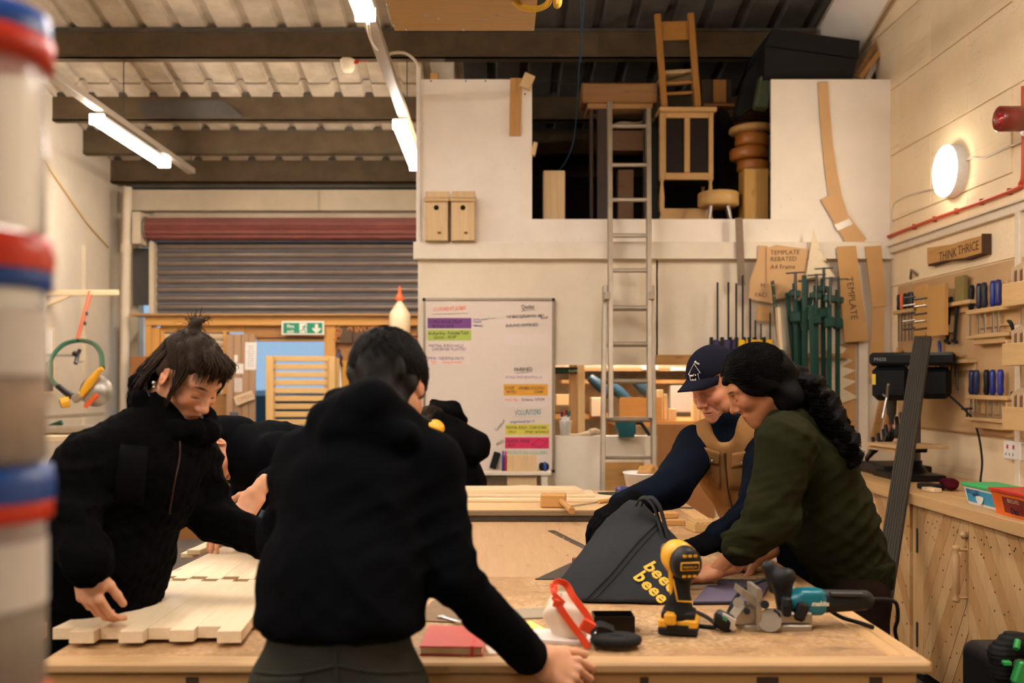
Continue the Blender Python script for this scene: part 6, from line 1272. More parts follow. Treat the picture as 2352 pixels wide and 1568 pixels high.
hand('• price ; posts', 1084, 735, 5, 'b', 1, 36); hand('fenced', 1121, 732, 5, 'g', 1, 18); hand('• install', 1084, 741, 5, 'b', 0, 20); hand('• delivery', 1084, 750, 6, 'b', 0, 25)
hand('Quotes', 1197, 710, 11, 'k', 3, 29); hand('THE BASE GLENARVON - BIKE', 1162, 731, 7, 'k', 2, 87); hand('RAMP', 1242, 733, 6, 'k', 2, 17); hand('BURLAND CAMPER BED.', 1162, 751, 7, 'k', 2, 74)
hand('FINISHED', 1181, 853, 9, 'k', 2, 41); hand('FIONA REID PLINTHS x 6', 1161, 869, 6, 'm', 0, 83); hand('DAVE', 1159, 894, 7, 'k', 0, 22); hand('PATIO', 1163, 903, 7, 'k', 0, 22); hand('- MEMBER ROCKING', 1188, 895, 7, 'k', 1, 62); hand('CHAIR', 1226, 903, 7, 'k', 1, 21)
hand('MAE MEL -', 1160, 921, 6, 'o', 0, 34); hand('Deliver 09/04', 1198, 921, 7, 'p', 1, 52); hand('VOLUNTEERS', 1182, 953, 12, 't', 2, 60); hand('organised list !!!', 1171, 971, 6, 'b', 1, 56); hand('MARTHAL BURGH - CHAIR REPAIRS', 1162, 985, 7, 'k', 0, 93); hand('HALLS', 1167, 994, 6, 'k', 0, 18); hand('(design, upholstery)', 1205, 993, 6, 'k', -1, 54)
hand('CREATIVE - WEDGE', 1162, 1016, 7, 'k', 0, 54); hand('BLOC', 1168, 1025, 7, 'k', 0, 16); hand('A3 PICTURE HOLDERS', 1164, 1043, 8, 'g', 0, 94); hand('Outdoor?', 1141, 991, 7, 'k', 50, 31); hand('RISD', 1142, 1024, 7, 'k', 28, 18)
def ink_line(pts, k, r=.0011): MB().tube([P(x, y, YW-.002) for x, y in pts], r, 5).build('marker_line', INK[k], wbd)
ink_line([(992+i*6, 720.5+(i % 2)*1.5-i*.15) for i in range(15)], 'k'); ink_line([(1197, 714), (1230, 711)], 'k'); ink_line([(1184, 857), (1222, 854)], 'k'); ink_line([(991, 836), (1005, 836)], 'o'); ink_line([(1177+i*5, 957-(i % 2)*2) for i in range(14)], 'g', .0008)
ink_line([(1222, 1020), (1238, 1009), (1257, 1013), (1244, 1027), (1222, 1020)], 'k'); ink_line([(1222, 1020), (1222, 1028), (1242, 1029), (1257, 1014)], 'k')
er = thing('board_eraser', 'black board eraser stuck at a slant on the whiteboard', 'eraser', P(1137, 1076, YW-.02)); MB().box(P(1137, 1057, YW-.019), (.046, .03, .115), rotm(0, 17), .005).build('eraser_back', BLACK, er); MB().box(P(1137, 1057, YW-.007), (.044, .008, .112), rotm(0, 17), .002).build('felt_pad', BLACKR, er)
SHZ = .93; shf = thing('ledge_shelf', 'low ledge under the whiteboard holding papers and markers', 'shelf', (mx(1120), 6.55, SHZ-.04)); MB().bx(mx(985), mx(1262), 6.46, YM-.002, SHZ-.04, SHZ-.02).build('board', M_low, shf)
for x in (mx(1000), mx(1240)): MB().bx(x, x+.04, 6.47, 6.51, 0, SHZ-.04).bx(x, x+.04, 6.65, 6.69, 0, SHZ-.04).build('leg_pair', M_low, shf)
MB().box(P(1199, 1087, 6.5), (xx(68, 6.5)-xx(0, 6.5), .018, .24), rotm(-7), .002).build('pine_board', wood('clean pine panel', srgb(222, 186, 138), 'Z', .85, .5, .1), None, 'pale pine panel leaning below the coloured strips of the whiteboard', 'board')
MB().bx(mx(1100), mx(1164), 6.6, 6.62, SHZ-.02, mz(1090)).build('paper_box', plain('paper white', srgb(222, 212, 200), .8), None, 'white document box on the ledge under the whiteboard', 'box'); MB().bx(mx(1092), mx(1164), 6.6, 6.64, mz(1090)+.001, mz(1085)).build('green_folder_edge', plain('green edge', srgb(92, 150, 104), .6), None, 'green folder lying on the white document box', 'folder')
for i, (px, c, l) in enumerate(((1155, (40, 70, 150), 'blue marker standing left of the leaning pine panel'), (1161, (200, 50, 90), 'pink marker standing left of the leaning pine panel'))): MB().lathe([(.001, 0), (.009, 0), (.009, .1), (.007, .105), (.007, .13), (.001, .132)], (mx(px), 6.55, SHZ-.02), n=10).build('marker_pen', plain('marker%d' % i, srgb(*c), .4), None, l, 'pen')
MB().bx(mx(1237), mx(1258), 6.55, 6.63, SHZ-.02, SHZ+.03, .01).build('black_pouch', BLACKR, None, 'black pouch at the right foot of the whiteboard', 'pouch'); MB().lathe([(.001, 0), (.009, 0), (.009, .09), (.001, .1)], P(1252, 1094, 6.52), n=10).build('marker_pen', plain('marker0', (0, 0, 1, 1)), None, 'blue marker standing by the black pouch', 'pen')
# ---------------------------------------------------------------- ladder
ld = thing('extension_ladder', 'two-part aluminium extension ladder leaning on the loft edge', 'ladder', (mx(1445), 6.2, 0))
M_lad = plain('dull ladder aluminium', srgb(172, 160, 142), .45, .75, .2, 12)
yl = lambda z: 6.62-(2.62-z)*.16
def lrow(px, py, up):
    d = 6.5
    for _ in range(4): z = zz(py, d); d = yl(z)-(.05 if up else .0)
    return P(px, py, d)
a, b = lrow(1401, 240, False), lrow(1404, 960, False)
for (t, u, lo) in (((1400, 236), (1403, 962), 0), ((1489, 252), (1492, 962), 0)):
    MB().bar(lrow(*u, True), lrow(*t, True), .03, .06, (0, -1, 0), .003).build('upper_rail', M_lad, ld)
for (t, u) in (((1389, 657), (1384, 1110)), ((1497, 657), (1502, 1110))):
    p1_, p0_ = lrow(*t, False), lrow(*u, False); dd_ = (p0_-p1_); p0_ = p1_+dd_*(p1_.z-.02)/(p1_.z-p0_.z); MB().bar(p0_, p1_, .028, .07, (0, -1, 0), .003).build('lower_rail', M_lad, ld); MB().box((p0_.x, p0_.y, .02), (.05, .09, .04), I3, .006).build('rubber_foot', BLACKR, ld)
for py in (290, 379, 459, 541, 621, 706, 789, 874, 962): MB().bar(lrow(1402, py, True), lrow(1491, py, True), .026, .026, (0, 0, 1), .008).build('rung', M_lad, ld)
for py in (706, 789, 874, 962, 1048): MB().bar(lrow(1386, py+3, False)+V3(0, .03, 0), lrow(1500, py+3, False)+V3(0, .03, 0), .024, .024, (0, 0, 1), .008).build('rung', M_lad, ld)
for px in (1393, 1495): MB().box(lrow(px, 680, True), (.04, .09, .05), I3, .004).build('rail_guide', M_lad, ld)
# ---------------------------------------------------------------- the room behind the hatch
bt = batten(mx(1500), 6.95, 8.1, 2.217, 'unseen LED batten added under the loft floor to light the hatch room')  # added lamp, out of sight, brightens the room seen through the hatch
r = thing('sawhorse_post', 'pair of timber posts standing behind the hatch beside the whiteboard', 'post', (mx(1330), 6.95, 0)); MB().bx(mx(1314), mx(1331), 6.9, 7.0, 0, 2.28, .004).build('post', wd('old pine', 'Z'), r); MB().bx(mx(1331.5), mx(1350), 6.93, 7.0, 0, 2.28, .004).build('post', wd('pine', 'Z'), r)
sgn = thing('dark_wall_sign', 'dark green sign with worn lettering hanging in the hatch', 'sign', P(1300, 858, 6.85)); MB().bx(xx(1266, 6.85), xx(1327, 6.85), 6.85, 6.87, zz(858, 6.85), zz(843, 6.85), .002).build('board', plain('dark green sign', srgb(16, 32, 26), .5), sgn); text('OUTDOOR', P(1274, 855, 6.848), (1, 0, 0), (0, 0, 1), .026, plain('worn green', srgb(40, 92, 60), .6), sgn); text('RAMP', P(1306, 855, 6.848), (1, 0, 0), (0, 0, 1), .028, plain('pale letters', srgb(180, 180, 160), .6), sgn); MB().cyl((xx(1270, 6.86), 6.86, zz(843, 6.86)), (xx(1270, 6.86), 6.86, 2.29), .003).cyl((xx(1322, 6.86), 6.86, zz(843, 6.86)), (xx(1322, 6.86), 6.86, 2.29), .003).build('hanger_wire', DSTEEL, sgn)
cx_ = lambda px, d: xx(px, d)
tb2 = thing('saw_bench', 'honey coloured workbench top seen through the hatch', 'workbench', (xx(1450, 7.3), 7.4, 0)); MB().bx(xx(1415, 7.2), xx(1640, 7.2), 7.1, 7.9, zz(965, 7.2)-.04, zz(965, 7.2)).build('top', wood('honey pine', srgb(206, 146, 72), 'X', .8, .5, .3), tb2); MB().bx(xx(1420, 7.2), xx(1515, 7.2), 7.1, 7.12, zz(958, 7.2)-.02, zz(912, 7.2)).build('front_board', _M['honey pine'], tb2)
for x in (1425, 1630):
    for y in (7.15, 7.8): MB().bx(xx(x, 7.2)-.03, xx(x, 7.2)+.03, y, y+.06, 0, zz(965, 7.2)-.04).build('leg', wd('old pine', 'Z'), tb2)
for i, (px, py, c, l) in enumerate(((1375, 890, (24, 62, 80), 'blue-black grinder hanging behind the ladder rail'), (1420, 905, (22, 70, 92), 'blue grinder leaning left of the honey pine bench back'), (1478, 900, (26, 58, 76), 'dark blue grinder at the right of the honey pine bench'))):
    r = thing('bench_grinder', l, 'power tool', P(px, py+8, 7.6)); cc = P(px, py, 7.6); MB().tube([cc+V3(-.07, 0, .08), cc+V3(0, 0, .02), cc+V3(.09, 0, -.06)], [.03, .045, .03], 12).build('tool_body', plain('tool blue%d' % i, srgb(*c), .4), r); MB().lathe([(.06, 0), (.06, .008)], cc+V3(.08, 0, -.065), I3, 18).build('disc', DSTEEL, r); MB().bx(cc.x-.01, cc.x+.01, 7.6, 7.7, cc.z-.02, cc.z+.02).build('hook', STEEL, r)
brd = thing('hanging_rail', 'row of shelves and rails on the far wall behind the hatch', 'shelf', (xx(1450, 8.0), 8.1, zz(900, 8.0)))
for (a, b, c, d, m_) in ((1270, 1640, 845, 852, wd('old pine')), (1290, 1640, 872, 880, wd('oak')), (1275, 1400, 950, 962, wd('oak'))): MB().bx(xx(a, 8.0), xx(b, 8.0), 7.95, YLB-.022, zz(d, 8.0), zz(c, 8.0)).build('rail', m_, brd)
for (a, b, c, d, cl_, l) in ((1470, 1505, 840, 850, (222, 216, 206), 'white window slit high at the back of the hatch'), (1535, 1575, 845, 852, (232, 226, 214), 'white card on the rail behind the cap'), (1535, 1590, 885, 945, (186, 176, 164), 'pale grey framed panel behind the older man\'s cap'), (1465, 1487, 880, 900, (196, 190, 182), 'pale window card behind the ladder'), (1275, 1310, 905, 930, (214, 180, 128), 'pale plywood box on the shelf left in the hatch'), (1354, 1385, 912, 955, (206, 184, 150), 'cream drum behind the ladder rail')):
    MB().bx(xx(a, 8.05), xx(b, 8.05), 7.9, 8.06, zz(d, 8.05), zz(c, 8.05), .004).build('far_item', plain('far%s' % (cl_,), srgb(*cl_), .7, 0, .12, 14), None, l, 'box')
st = thing('timber_stack', 'upright pine offcuts standing on the bench behind the hatch', 'timber', (xx(1540, 7.3), 7.3, zz(965, 7.2)))
for i, (a, b, c) in enumerate(((1510, 1522, 895), (1523, 1532, 905), (1533, 1552, 938), (1590, 1606, 915), (1607, 1620, 900))): MB().bx(xx(a, 7.25), xx(b, 7.25), 7.22, 7.3, zz(965, 7.2)+.001, zz(c, 7.25), .003).build('offcut', wd('pine', 'Z'), st)
MB().bx(mx(967), XR, YLB-.02, YLB, 0, 2.3).build('wall_back_room', plaster('stained store wall', srgb(206, 186, 156), .4, scale=6), kind='structure')
# things on the hatch sill
SZ_ = mz(1001); cpm = thing('marker_cup', 'white plastic cup of board markers on the hatch sill', 'cup', P(1299, 1002, 6.745)); MB().lathe([(.001, 0), (.034, 0), (.043, .098), (.045, .1), (.041, .1), (.033, .006), (.001, .006)], (xx(1299, 6.745), 6.745, SZ_+.001), n=22).build('cup_body', WPLAST, cpm)
for i, (dx, c) in enumerate(((-.022, (40, 40, 110)), (-.008, (210, 60, 40)), (.006, (50, 46, 60)), (.016, (40, 110, 70)), (.024, (90, 90, 100)))):
    mp = MB(); bse = V3(xx(1299, 6.745)+dx*.6, 6.745+(-1)**i*.01, SZ_+.012); tp = bse+V3(dx*.5, 0, .135+.006*(i % 3)); mp.cyl(bse, tp, .007, n=8); o = mp.build('marker_pen', WPLAST, None, ['marker with a dark blue cap in the white cup', 'marker with a red cap in the white cup', 'marker with a black cap in the white cup', 'marker with a green cap in the white cup', 'marker with a grey cap in the white cup'][i], 'pen', 'markers in the cup'); MB().cyl(tp-V3(0, 0, .02), tp+V3(0, 0, .012), .008, n=8).build('pen_cap', plain('cap%d' % i, srgb(*c), .4), o)
rg = [el((xx(1350, 6.74), 6.735, SZ_+.012), (.06, .035, .02), rotm(0, -10), k=.02), el((xx(1365, 6.74), 6.735, SZ_+.03), (.04, .03, .022), k=.02), el((xx(1318, 6.74), 6.73, SZ_+.006), (.04, .02, .008), k=.02), bxs((xx(1340, 6.74), 6.74, SZ_-.05), (.3, .2, .049), None, .002, .003, True)]
cR_ = sdf_mesh(rg, .005, wrinkle(.008, 90, (1, 0, .4), 4)); tag(arrmesh('rag', cR_[0], cR_[1], fabric('grubby rag', srgb(190, 172, 142), 300)), 'crumpled off-white rag on the hatch sill beside the marker cup', 'rag')
tl = thing('teal_bin', 'teal plastic parts bin hooked on the hatch sill behind the ladder', 'bin', P(1436, 1003, 6.68)); TB = plain('teal plastic', srgb(10, 92, 104), .45); bx0, bx1, bz0, bz1 = xx(1413, 6.68), xx(1458, 6.68), zz(1003, 6.68), zz(966, 6.68)
MB().prism([(bx0, 6.62, bz1), (bx1, 6.62, bz1), (bx1-.012, 6.62, bz0), (bx0+.018, 6.62, bz0)], (0, .006, 0)).build('front', TB, tl); MB().bx(bx0, bx0+.006, 6.626, 6.69, bz0+.02, bz1).build('side', TB, tl); MB().bx(bx1-.006, bx1, 6.626, 6.69, bz0+.02, bz1).build('side', TB, tl); MB().bx(bx0+.015, bx1-.01, 6.626, 6.69, bz0, bz0+.006).build('base', TB, tl)
MB().tube(spline([P(1460, 972, 6.75), P(1472, 972, 6.75), P(1482, 985, 6.74), P(1492, 1000, 6.72)]), .012, 8).build('vacuum_hose', BLACKR, None, 'short black hose end draped behind the teal bin', 'hose')
MB().bx(mx(1388), mx(1475), 6.655, 6.685, 0, mz(1060), .003).build('oak_plank', wd('oak'), None, 'wide oak board standing behind the foot of the ladder', 'board')
# ---------------------------------------------------------------- cardboard templates on the beam
CARD = plain('cardboard', srgb(204, 164, 118), .85, 0, .1, 8); CARD2 = plain('brown card', srgb(192, 148, 94), .85, 0, .12, 8); PENC = plain('pencil', srgb(70, 52, 38), .9)
def cut(name, pts, d, mat, lab, th=.005, cat='template', **kw): return MB().prism([P(x, y, d) for x, y in pts], (0, th, 0)).build(name, mat, None, lab, cat, **kw)
YT = YM-.07
lt = thing('curved_template', 'long curved cardboard template taped together on the right loft panel', 'template', P(1930, 570, YM-.02))
MB().prism([P(x, y, YM-.012) for x, y in ((1879, 190), (1902, 188), (1906, 250), (1913, 330), (1924, 400), (1934, 450), (1950, 500), (1925, 520), (1905, 460), (1896, 400), (1888, 320), (1882, 250))], (0, .004, 0)).build('upper_strip', CARD, lt)
MB().prism([P(x, y, YM-.02) for x, y in ((1886, 458), (1912, 446), (1990, 548), (1978, 566), (1945, 562))], (0, .005, 0)).build('lower_strip', CARD, lt)
MB().prism([P(x, y, YM-.024) for x, y in ((1916, 516), (1950, 502), (1960, 514), (1924, 530))], (0, .003, 0)).build('tape', plain('silver tape', srgb(170, 160, 150), .4, .3), lt)
cut('cardboard_template', [(1742, 563), (1764, 565), (1762, 600), (1776, 697), (1719, 685), (1722, 645), (1735, 610), (1740, 590)], YT, CARD, 'wavy edged cardboard template hanging left under the lettered one'); cut('cardboard_template', [(1760, 570), (1782, 562), (1826, 568), (1857, 572), (1850, 640), (1845, 680), (1762, 690)], YT-.008, CARD, 'cardboard template lettered for a rebated frame')
t_ = bpy.data.objects['cardboard_template.001']
for s_, px, py in (('TEMPLATE', 1769, 585), ('REBATED', 1769, 600), ('A4 Frame', 1769, 618)): text(s_, P(px, py, YT-.0085), (1, 0, .02), (0, 0, 1), .042, PENC, t_, 'pencil_lettering', .0003, shear=.1)
t0_ = bpy.data.objects['cardboard_template']
for s_, px, py in (('M', 1747, 660), ('FACING', 1734, 682)): text(s_, P(px, py, YT-.0005), (1, 0, .02), (0, 0, 1), .04, PENC, t0_, 'pencil_lettering', .0003)
cut('cardboard_template', [(1740, 700), (1770, 705), (1772, 738), (1737, 735)], YT, CARD2, 'small brown card template hanging below the wavy one')
cut('tree_template', [(1869, 526), (1885, 575), (1878, 570), (1900, 600), (1889, 596), (1920, 637), (1870, 636), (1850, 640)], YT-.03, plain('white card', srgb(226, 210, 178), .8), 'cream tree shaped template hanging in front of the lettered cardboard')
cut('brown_template', [(1922, 566), (1966, 564), (1995, 782), (1940, 786)], YT-.01, CARD2, 'tall brown template board lettered sideways, right of the green clamps'); tt = bpy.data.objects['brown_template']; text('TEMPLATE', P(1944, 636, YT-.0105), (.12, 0, -1), (1, 0, .12), .062, PENC, tt, 'pencil_lettering', .0003)
cut('brown_template', [(1987, 566), (2024, 564), (2037, 700), (2004, 706)], YT-.01, CARD2, 'upper brown template board in the corner beside the side wall'); cut('brown_template', [(2003, 706), (2032, 703), (2029, 870), (1996, 868)], YT, CARD2, 'lower brown template board hanging below in the corner')
cut('zigzag_template', [(1922, 790), (1945, 800), (1932, 815), (1958, 828), (1934, 842), (1966, 850), (1934, 866), (1968, 876), (1936, 892), (1972, 912), (1932, 926), (1905, 928), (1905, 790)], YT+.03, plain('white card', srgb(226, 210, 178), .8), 'cream zigzag tree template low behind the green clamps')
MB().bx(mx(1925), mx(1962), YM-.03, YM-.012, .95, mz(790)).build('brown_board', CARD2, None, 'brown board standing behind the zigzag template', 'board'); MB().bx(mx(1969), mx(1990), YM-.03, YM-.012, .95, mz(780)).build('white_board', M_low, None, 'narrow white board standing beside the brown board', 'board')
MB().bar(P(1697, 500, YM-.07), P(1703, 655, YM-.075), .004, .05, (1, 0, 0)).build('hanging_saw', plain('grey blade', srgb(128, 112, 96), .4, .6), None, 'grey steel saw blade hanging from the loft edge above the thin clamp bars', 'saw')
# ---------------------------------------------------------------- clamp rack
rk = thing('clamp_rack', 'timber rail holding the clamps below the loft beam', 'rack', P(1790, 812, YM-.06)); MB().bx(mx(1642), mx(1940), YM-.09, YM-.002, mz(822), mz(812)).build('rail', wd('oak'), rk)
def oneclamp(px, top, col, lab, w=.012, d=YM-.1):
    r = thing('trigger_clamp', lab, 'clamp', P(px, 812, d), 'one-handed clamps on the rack'); MB().bar(P(px, top, d), P(px, 900, d), w, .006).build('bar', BLACK, r); c = P(px-4, 793, d-.01)
    MB().box(c, (.05, .05, .075), rotm(0, 4), .012).build('head', col, r); MB().bar(c+V3(-.01, 0, -.02), c+V3(-.015, -.02, -.12), .03, .03, (0, 1, 0), .008).build('grip', BLACK, r); MB().box(c+V3(-.03, -.0, .02), (.02, .04, .07), I3, .006).build('jaw', BLACK, r)
DB = plain('dark blue plastic', srgb(44, 42, 84), .4); YC = plain('clamp yellow', srgb(224, 176, 30), .4)
for i, (px, top, c, l) in enumerate(((1648, 648, DB, 'leftmost tall dark blue trigger clamp of the rack'), (1673, 648, DB, 'second tall dark blue trigger clamp of the rack'), (1691, 650, DB, 'third dark blue trigger clamp, thin bar'), (1706, 632, YC, 'tallest yellow trigger clamp beside the blue ones'), (1723, 685, YC, 'mid height yellow trigger clamp of the rack'), (1735, 735, YC, 'short yellow trigger clamp of the rack'), (1748, 743, YC, 'second short yellow trigger clamp of the rack'), (1769, 718, YC, 'yellow trigger clamp next to the pale stick'))): oneclamp(px, top, c, l, .012 if i < 5 else .009, YM-.1-.012*(i % 2))
GRN = plain('clamp green', srgb(22, 66, 58), .4, .2, .2, 20); random.seed(9)
def sash(px, top, bot, d, lab, head=True, tilt=0, wid=.03):
    r = thing('sash_clamp', lab, 'clamp', P(px+tilt, bot, d), 'green sash clamps in the rack'); MB().bar(P(px, top, d), P(px+tilt, bot, d), wid, .012, (0, 1, 0), .002).build('bar', GRN, r)
    if head:
        h = P(px, top+24, d-.02); MB().box(h, (.07, .05, .045), rotm(0, 5), .008).build('head', GRN, r); MB().cyl(h+V3(0, -.02, -.04), h+V3(0, -.02, .14), .009, n=10).build('screw', DSTEEL, r); MB().cyl(h+V3(-.06, -.02, .13), h+V3(.06, -.02, .138), .005, n=8).build('tommy_bar', DSTEEL, r)
        j = P(px+tilt*.3, top+78, d-.02); MB().box(j, (.065, .05, .07), rotm(0, -4), .01).build('sliding_jaw', GRN, r)
for i, a in enumerate(((1808, 672, 950, YM-.13, 0, 26), (1825, 650, 945, YM-.16, 1, 6), (1847, 632, 960, YM-.2, 0, 0), (1852, 668, 940, YM-.14, 1, -4), (1873, 655, 950, YM-.18, 1, 4), (1890, 640, 955, YM-.15, 1, 2), (1905, 662, 930, YM-.2, 1, 0), (1924, 665, 935, YM-.15, 1, 0), (1836, 690, 950, YM-.12, 0, 5), (1862, 700, 955, YM-.24, 0, 8))):
    sash(a[0], a[1], a[2], a[3], ['green sash clamp bar at the left of the bunch, headless', 'green sash clamp with a screw, second from the left', 'tallest plain green sash bar in the middle of the bunch', 'green sash clamp tucked behind the middle bar', 'green sash clamp with crossed tommy bar in the middle', 'green sash clamp with the highest screw, right of middle', 'green sash clamp with a silver bar look, near the right', 'rightmost green sash clamp of the bunch', 'short green bar behind the left sash clamps', 'short green bar in front of the middle sash clamps'][i], a[4] == 1, a[5])
sb = thing('punched_bar', 'dark green punched steel bar at the left of the sash clamps', 'bar', P(1790, 900, YM-.12)); MB().bar(P(1774, 645, YM-.12), P(1800, 900, YM-.12), .055, .008, (1, 0, .1)).build('bar', GRN, sb)
for k in range(3): MB().cyl(P(1776+k*2, 655+k*24, YM-.15), P(1776+k*2, 655+k*24, YM-.147), .006, n=8).build('hole', plain('hole grey', srgb(150, 140, 125), .7), sb)
MB().bar(P(1786, 706, YM-.22), P(1828, 1400, YM-.22), .06, .02, (1, 0, .05), .003).build('pine_stick', wd('pale board', 'Z'), None, 'pale pine stick leaning in front of the green clamps', 'batten')
# ---------------------------------------------------------------- loft contents
def lp(px, py, d=7.1): return P(px, py, d)
ZL_ = ZF_+.001
def lblock(name, px0, px1, py0, d, dep, mat, lab, cat): return MB().bx(xx(px0, d), xx(px1, d), d, d+dep, ZL_, zz(py0, d), .006).build(name, mat, None, lab, cat)
lblock('pine_post', 1248, 1298, 391, 6.8, .12, wd('pine', 'Z'), 'upright knotty pine block at the left of the loft opening', 'block'); lblock('log_block', 1709, 1766, 386, 6.8, .16, wood('yellow old wood', srgb(186, 142, 66), 'Z', .6), 'upright yellowed wood block at the right of the loft opening', 'block')
tbx = thing('timber_box_beam', 'heavy timber beam lying on furniture at the top of the loft', 'beam', lp(1420, 250)); MB().bx(xx(1336, 7.0), xx(1512, 7.0), 7.0, 7.25, zz(235, 7.0), zz(190, 7.0), .01).build('beam', wood('brown timber', srgb(150, 108, 60), 'X', .5, .6, .6), tbx); MB().bx(xx(1350, 7.0), xx(1500, 7.0), 7.02, 7.3, zz(247, 7.0), zz(236, 7.0)).build('board', wd('old pine'), tbx)
dkw = wood('dark furniture', srgb(52, 34, 22), 'Z', .6, .5, .2)
tw = thing('dark_cupboard', 'tall dark cupboard frame standing under the timber beam', 'cupboard', (xx(1425, 7.1), 7.15, ZL_))
for (a, b) in ((1355, 1362), (1372, 1402), (1478, 1490)): MB().bx(xx(a, 7.05), xx(b, 7.05), 7.05, 7.1, ZL_, zz(247, 7.05)).build('upright', dkw, tw)
MB().bx(xx(1372, 7.06), xx(1490, 7.06), 7.06, 7.2, zz(345, 7.06), zz(300, 7.06)).build('drawer_front', wood('brown drawer', srgb(92, 62, 32), 'X', .6), tw); MB().bx(xx(1420, 7.06), xx(1455, 7.06), 7.06, 7.2, ZL_, zz(390, 7.06)).build('lower_panel', _M['brown drawer'], tw)
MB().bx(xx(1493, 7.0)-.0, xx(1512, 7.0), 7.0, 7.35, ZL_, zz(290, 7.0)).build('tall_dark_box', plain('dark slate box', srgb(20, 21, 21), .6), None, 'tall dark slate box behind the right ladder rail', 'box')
sk_ = [lp(1408, 288), lp(1430, 282), lp(1460, 284), lp(1482, 279)]; MB().tube(spline(sk_), [.012]*25, 8).build('cloth_roll', fabric('grey cloth', srgb(130, 116, 92), 300), None, 'rolled grey cloth over the drawer front behind the ladder top', 'cloth')
# cabinet door frame
LW = wood('light oak frame', srgb(196, 156, 100), 'Z', .75, .5, .1); LWX = wood('light oak rail', srgb(196, 156, 100), 'X', .75, .5, .1); DKP = plain('dark panel', srgb(26, 17, 12), .5)
cbn = thing('oak_cabinet', 'oak framed cabinet with two dark door panels standing on turned legs', 'cabinet', (xx(1577, 6.95), 7.0, ZL_)); dc = 6.95; X = lambda px: xx(px, dc); Z = lambda py: zz(py, dc)
MB().bx(X(1513), X(1645), dc-.03, dc+.3, Z(258), Z(247), .006).build('top', LWX, cbn)
for (a, b) in ((1515, 1530), (1628, 1639)): MB().bx(X(a), X(b), dc, dc+.04, Z(412), Z(258), .004).build('stile', LW, cbn)
MB().bx(X(1530), X(1628), dc+.002, dc+.03, Z(270), Z(258), .003).build('rail', LWX, cbn); MB().bx(X(1530), X(1628), dc+.002, dc+.03, Z(412), Z(396), .003).build('rail', LWX, cbn); MB().bx(X(1572), X(1585), dc+.001, dc+.03, Z(396), Z(270), .003).build('muntin', LW, cbn)
for (a, b) in ((1530, 1572), (1585, 1628)): MB().bx(X(a), X(b), dc+.018, dc+.028, Z(396), Z(270)).build('door_panel', DKP, cbn)
MB().bx(X(1515), X(1639), dc+.04, dc+.3, Z(412), Z(258)).build('carcass', DKP, cbn); MB().bx(X(1520), X(1636), dc+.002, dc+.3, ZL_, Z(478), .003).build('bottom_shelf', LWX, cbn)
for px in (1521, 1633):
    for y in (dc+.02, dc+.27): MB().lathe([(.012, ZL_), (.022, ZL_+.04), (.01, ZL_+.07), (.018, ZL_+.12), (.02, ZL_+.2), (.01, Z(418)), (.02, Z(412))], (X(px), y, 0), n=12).build('leg', LW, cbn)
# chair on top of the cabinet
chr_ = thing('ladder_back_chair', 'pine chair with rush seat perched on top of the oak cabinet', 'chair', P(1560, 246, 6.98)); CW = wood('chair pine', srgb(168, 116, 48), 'Z', .7, .5, .2); CWX = wood('chair pine rail', srgb(168, 116, 48), 'X', .6, .5, .3); zc = Z(247)+.001
cp3 = lambda px, py, d=6.98: P(px, py, d)
for (t, b) in (((1510, 32), (1526, 240)), ((1586, 30), (1603, 246))): p_ = cp3(*b, 6.97); p_.z = zc; MB().bar(p_, cp3(*t), .045, .03, (0, 1, 0), .005).build('back_post', CW, chr_)
MB().prism([cp3(1518, 50, 6.985), cp3(1582, 48, 6.985), cp3(1587, 90, 6.985), cp3(1523, 92, 6.985)], (0, .018, 0)).build('backrest_slat', CWX, chr_)
RUSH = plain('rush seat', srgb(176, 150, 110), .9, 0, .4, 60, .4); MB().prism([cp3(1523, 162, 7.0), cp3(1594, 158, 7.0), cp3(1598, 166, 7.0), cp3(1523, 170, 7.0)], (0, .3, .0)).build('seat', RUSH, chr_)
for (x) in (1530, 1600): p_ = cp3(x-4, 240, 7.28); p_.z = zc; MB().bar(p_, cp3(x-8, 172, 7.28), .03, .03, (0, 1, 0), .004).build('front_leg', CW, chr_)
for py in (190, 214): MB().bar(cp3(1526, py+2, 6.99), cp3(1598, py-2, 6.99), .016, .02, (0, 0, 1), .003).build('stretcher', CWX, chr_); MB().bar(cp3(1526, py+4, 7.0), cp3(1526, py, 7.28), .016, .02, (0, 0, 1), .003).build('stretcher', CWX, chr_)
# boxes, discs, stool
bxc = thing('small_drawer_box', 'small wooden drawer case behind the chair at the loft top', 'box', P(1640, 246, 7.2)); MB().bx(xx(1612, 7.2), xx(1680, 7.2), 7.2, 7.4, zz(240, 7.2), zz(182, 7.2)).build('case', dkw, bxc); MB().bx(xx(1638, 7.19), xx(1668, 7.19), 7.185, 7.2, zz(236, 7.19), zz(183, 7.19), .003).build('drawer_front', CW, bxc); MB().bx(xx(1615, 7.2), xx(1685, 7.2), 7.17, 7.42, zz(246, 7.2), zz(240.5, 7.2)).build('base', CWX, bxc)
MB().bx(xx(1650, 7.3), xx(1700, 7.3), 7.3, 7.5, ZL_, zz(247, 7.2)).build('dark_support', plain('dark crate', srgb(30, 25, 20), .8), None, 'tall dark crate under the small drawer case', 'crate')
stl = thing('log_stool', 'low stool with a thick log slab seat on splayed metal legs', 'stool', (xx(1652, 6.85), 6.85, ZL_)); SLB = wood('log slab', srgb(206, 164, 100), 'X', .55, .45, .6); cz = zz(471, 6.8); MB().lathe([(.001, 0), (.125, 0), (.14, .01), (.14, .09), (.13, .1), (.001, .1)], (xx(1652, 6.85), 6.88, cz), n=26).build('seat', SLB, stl)
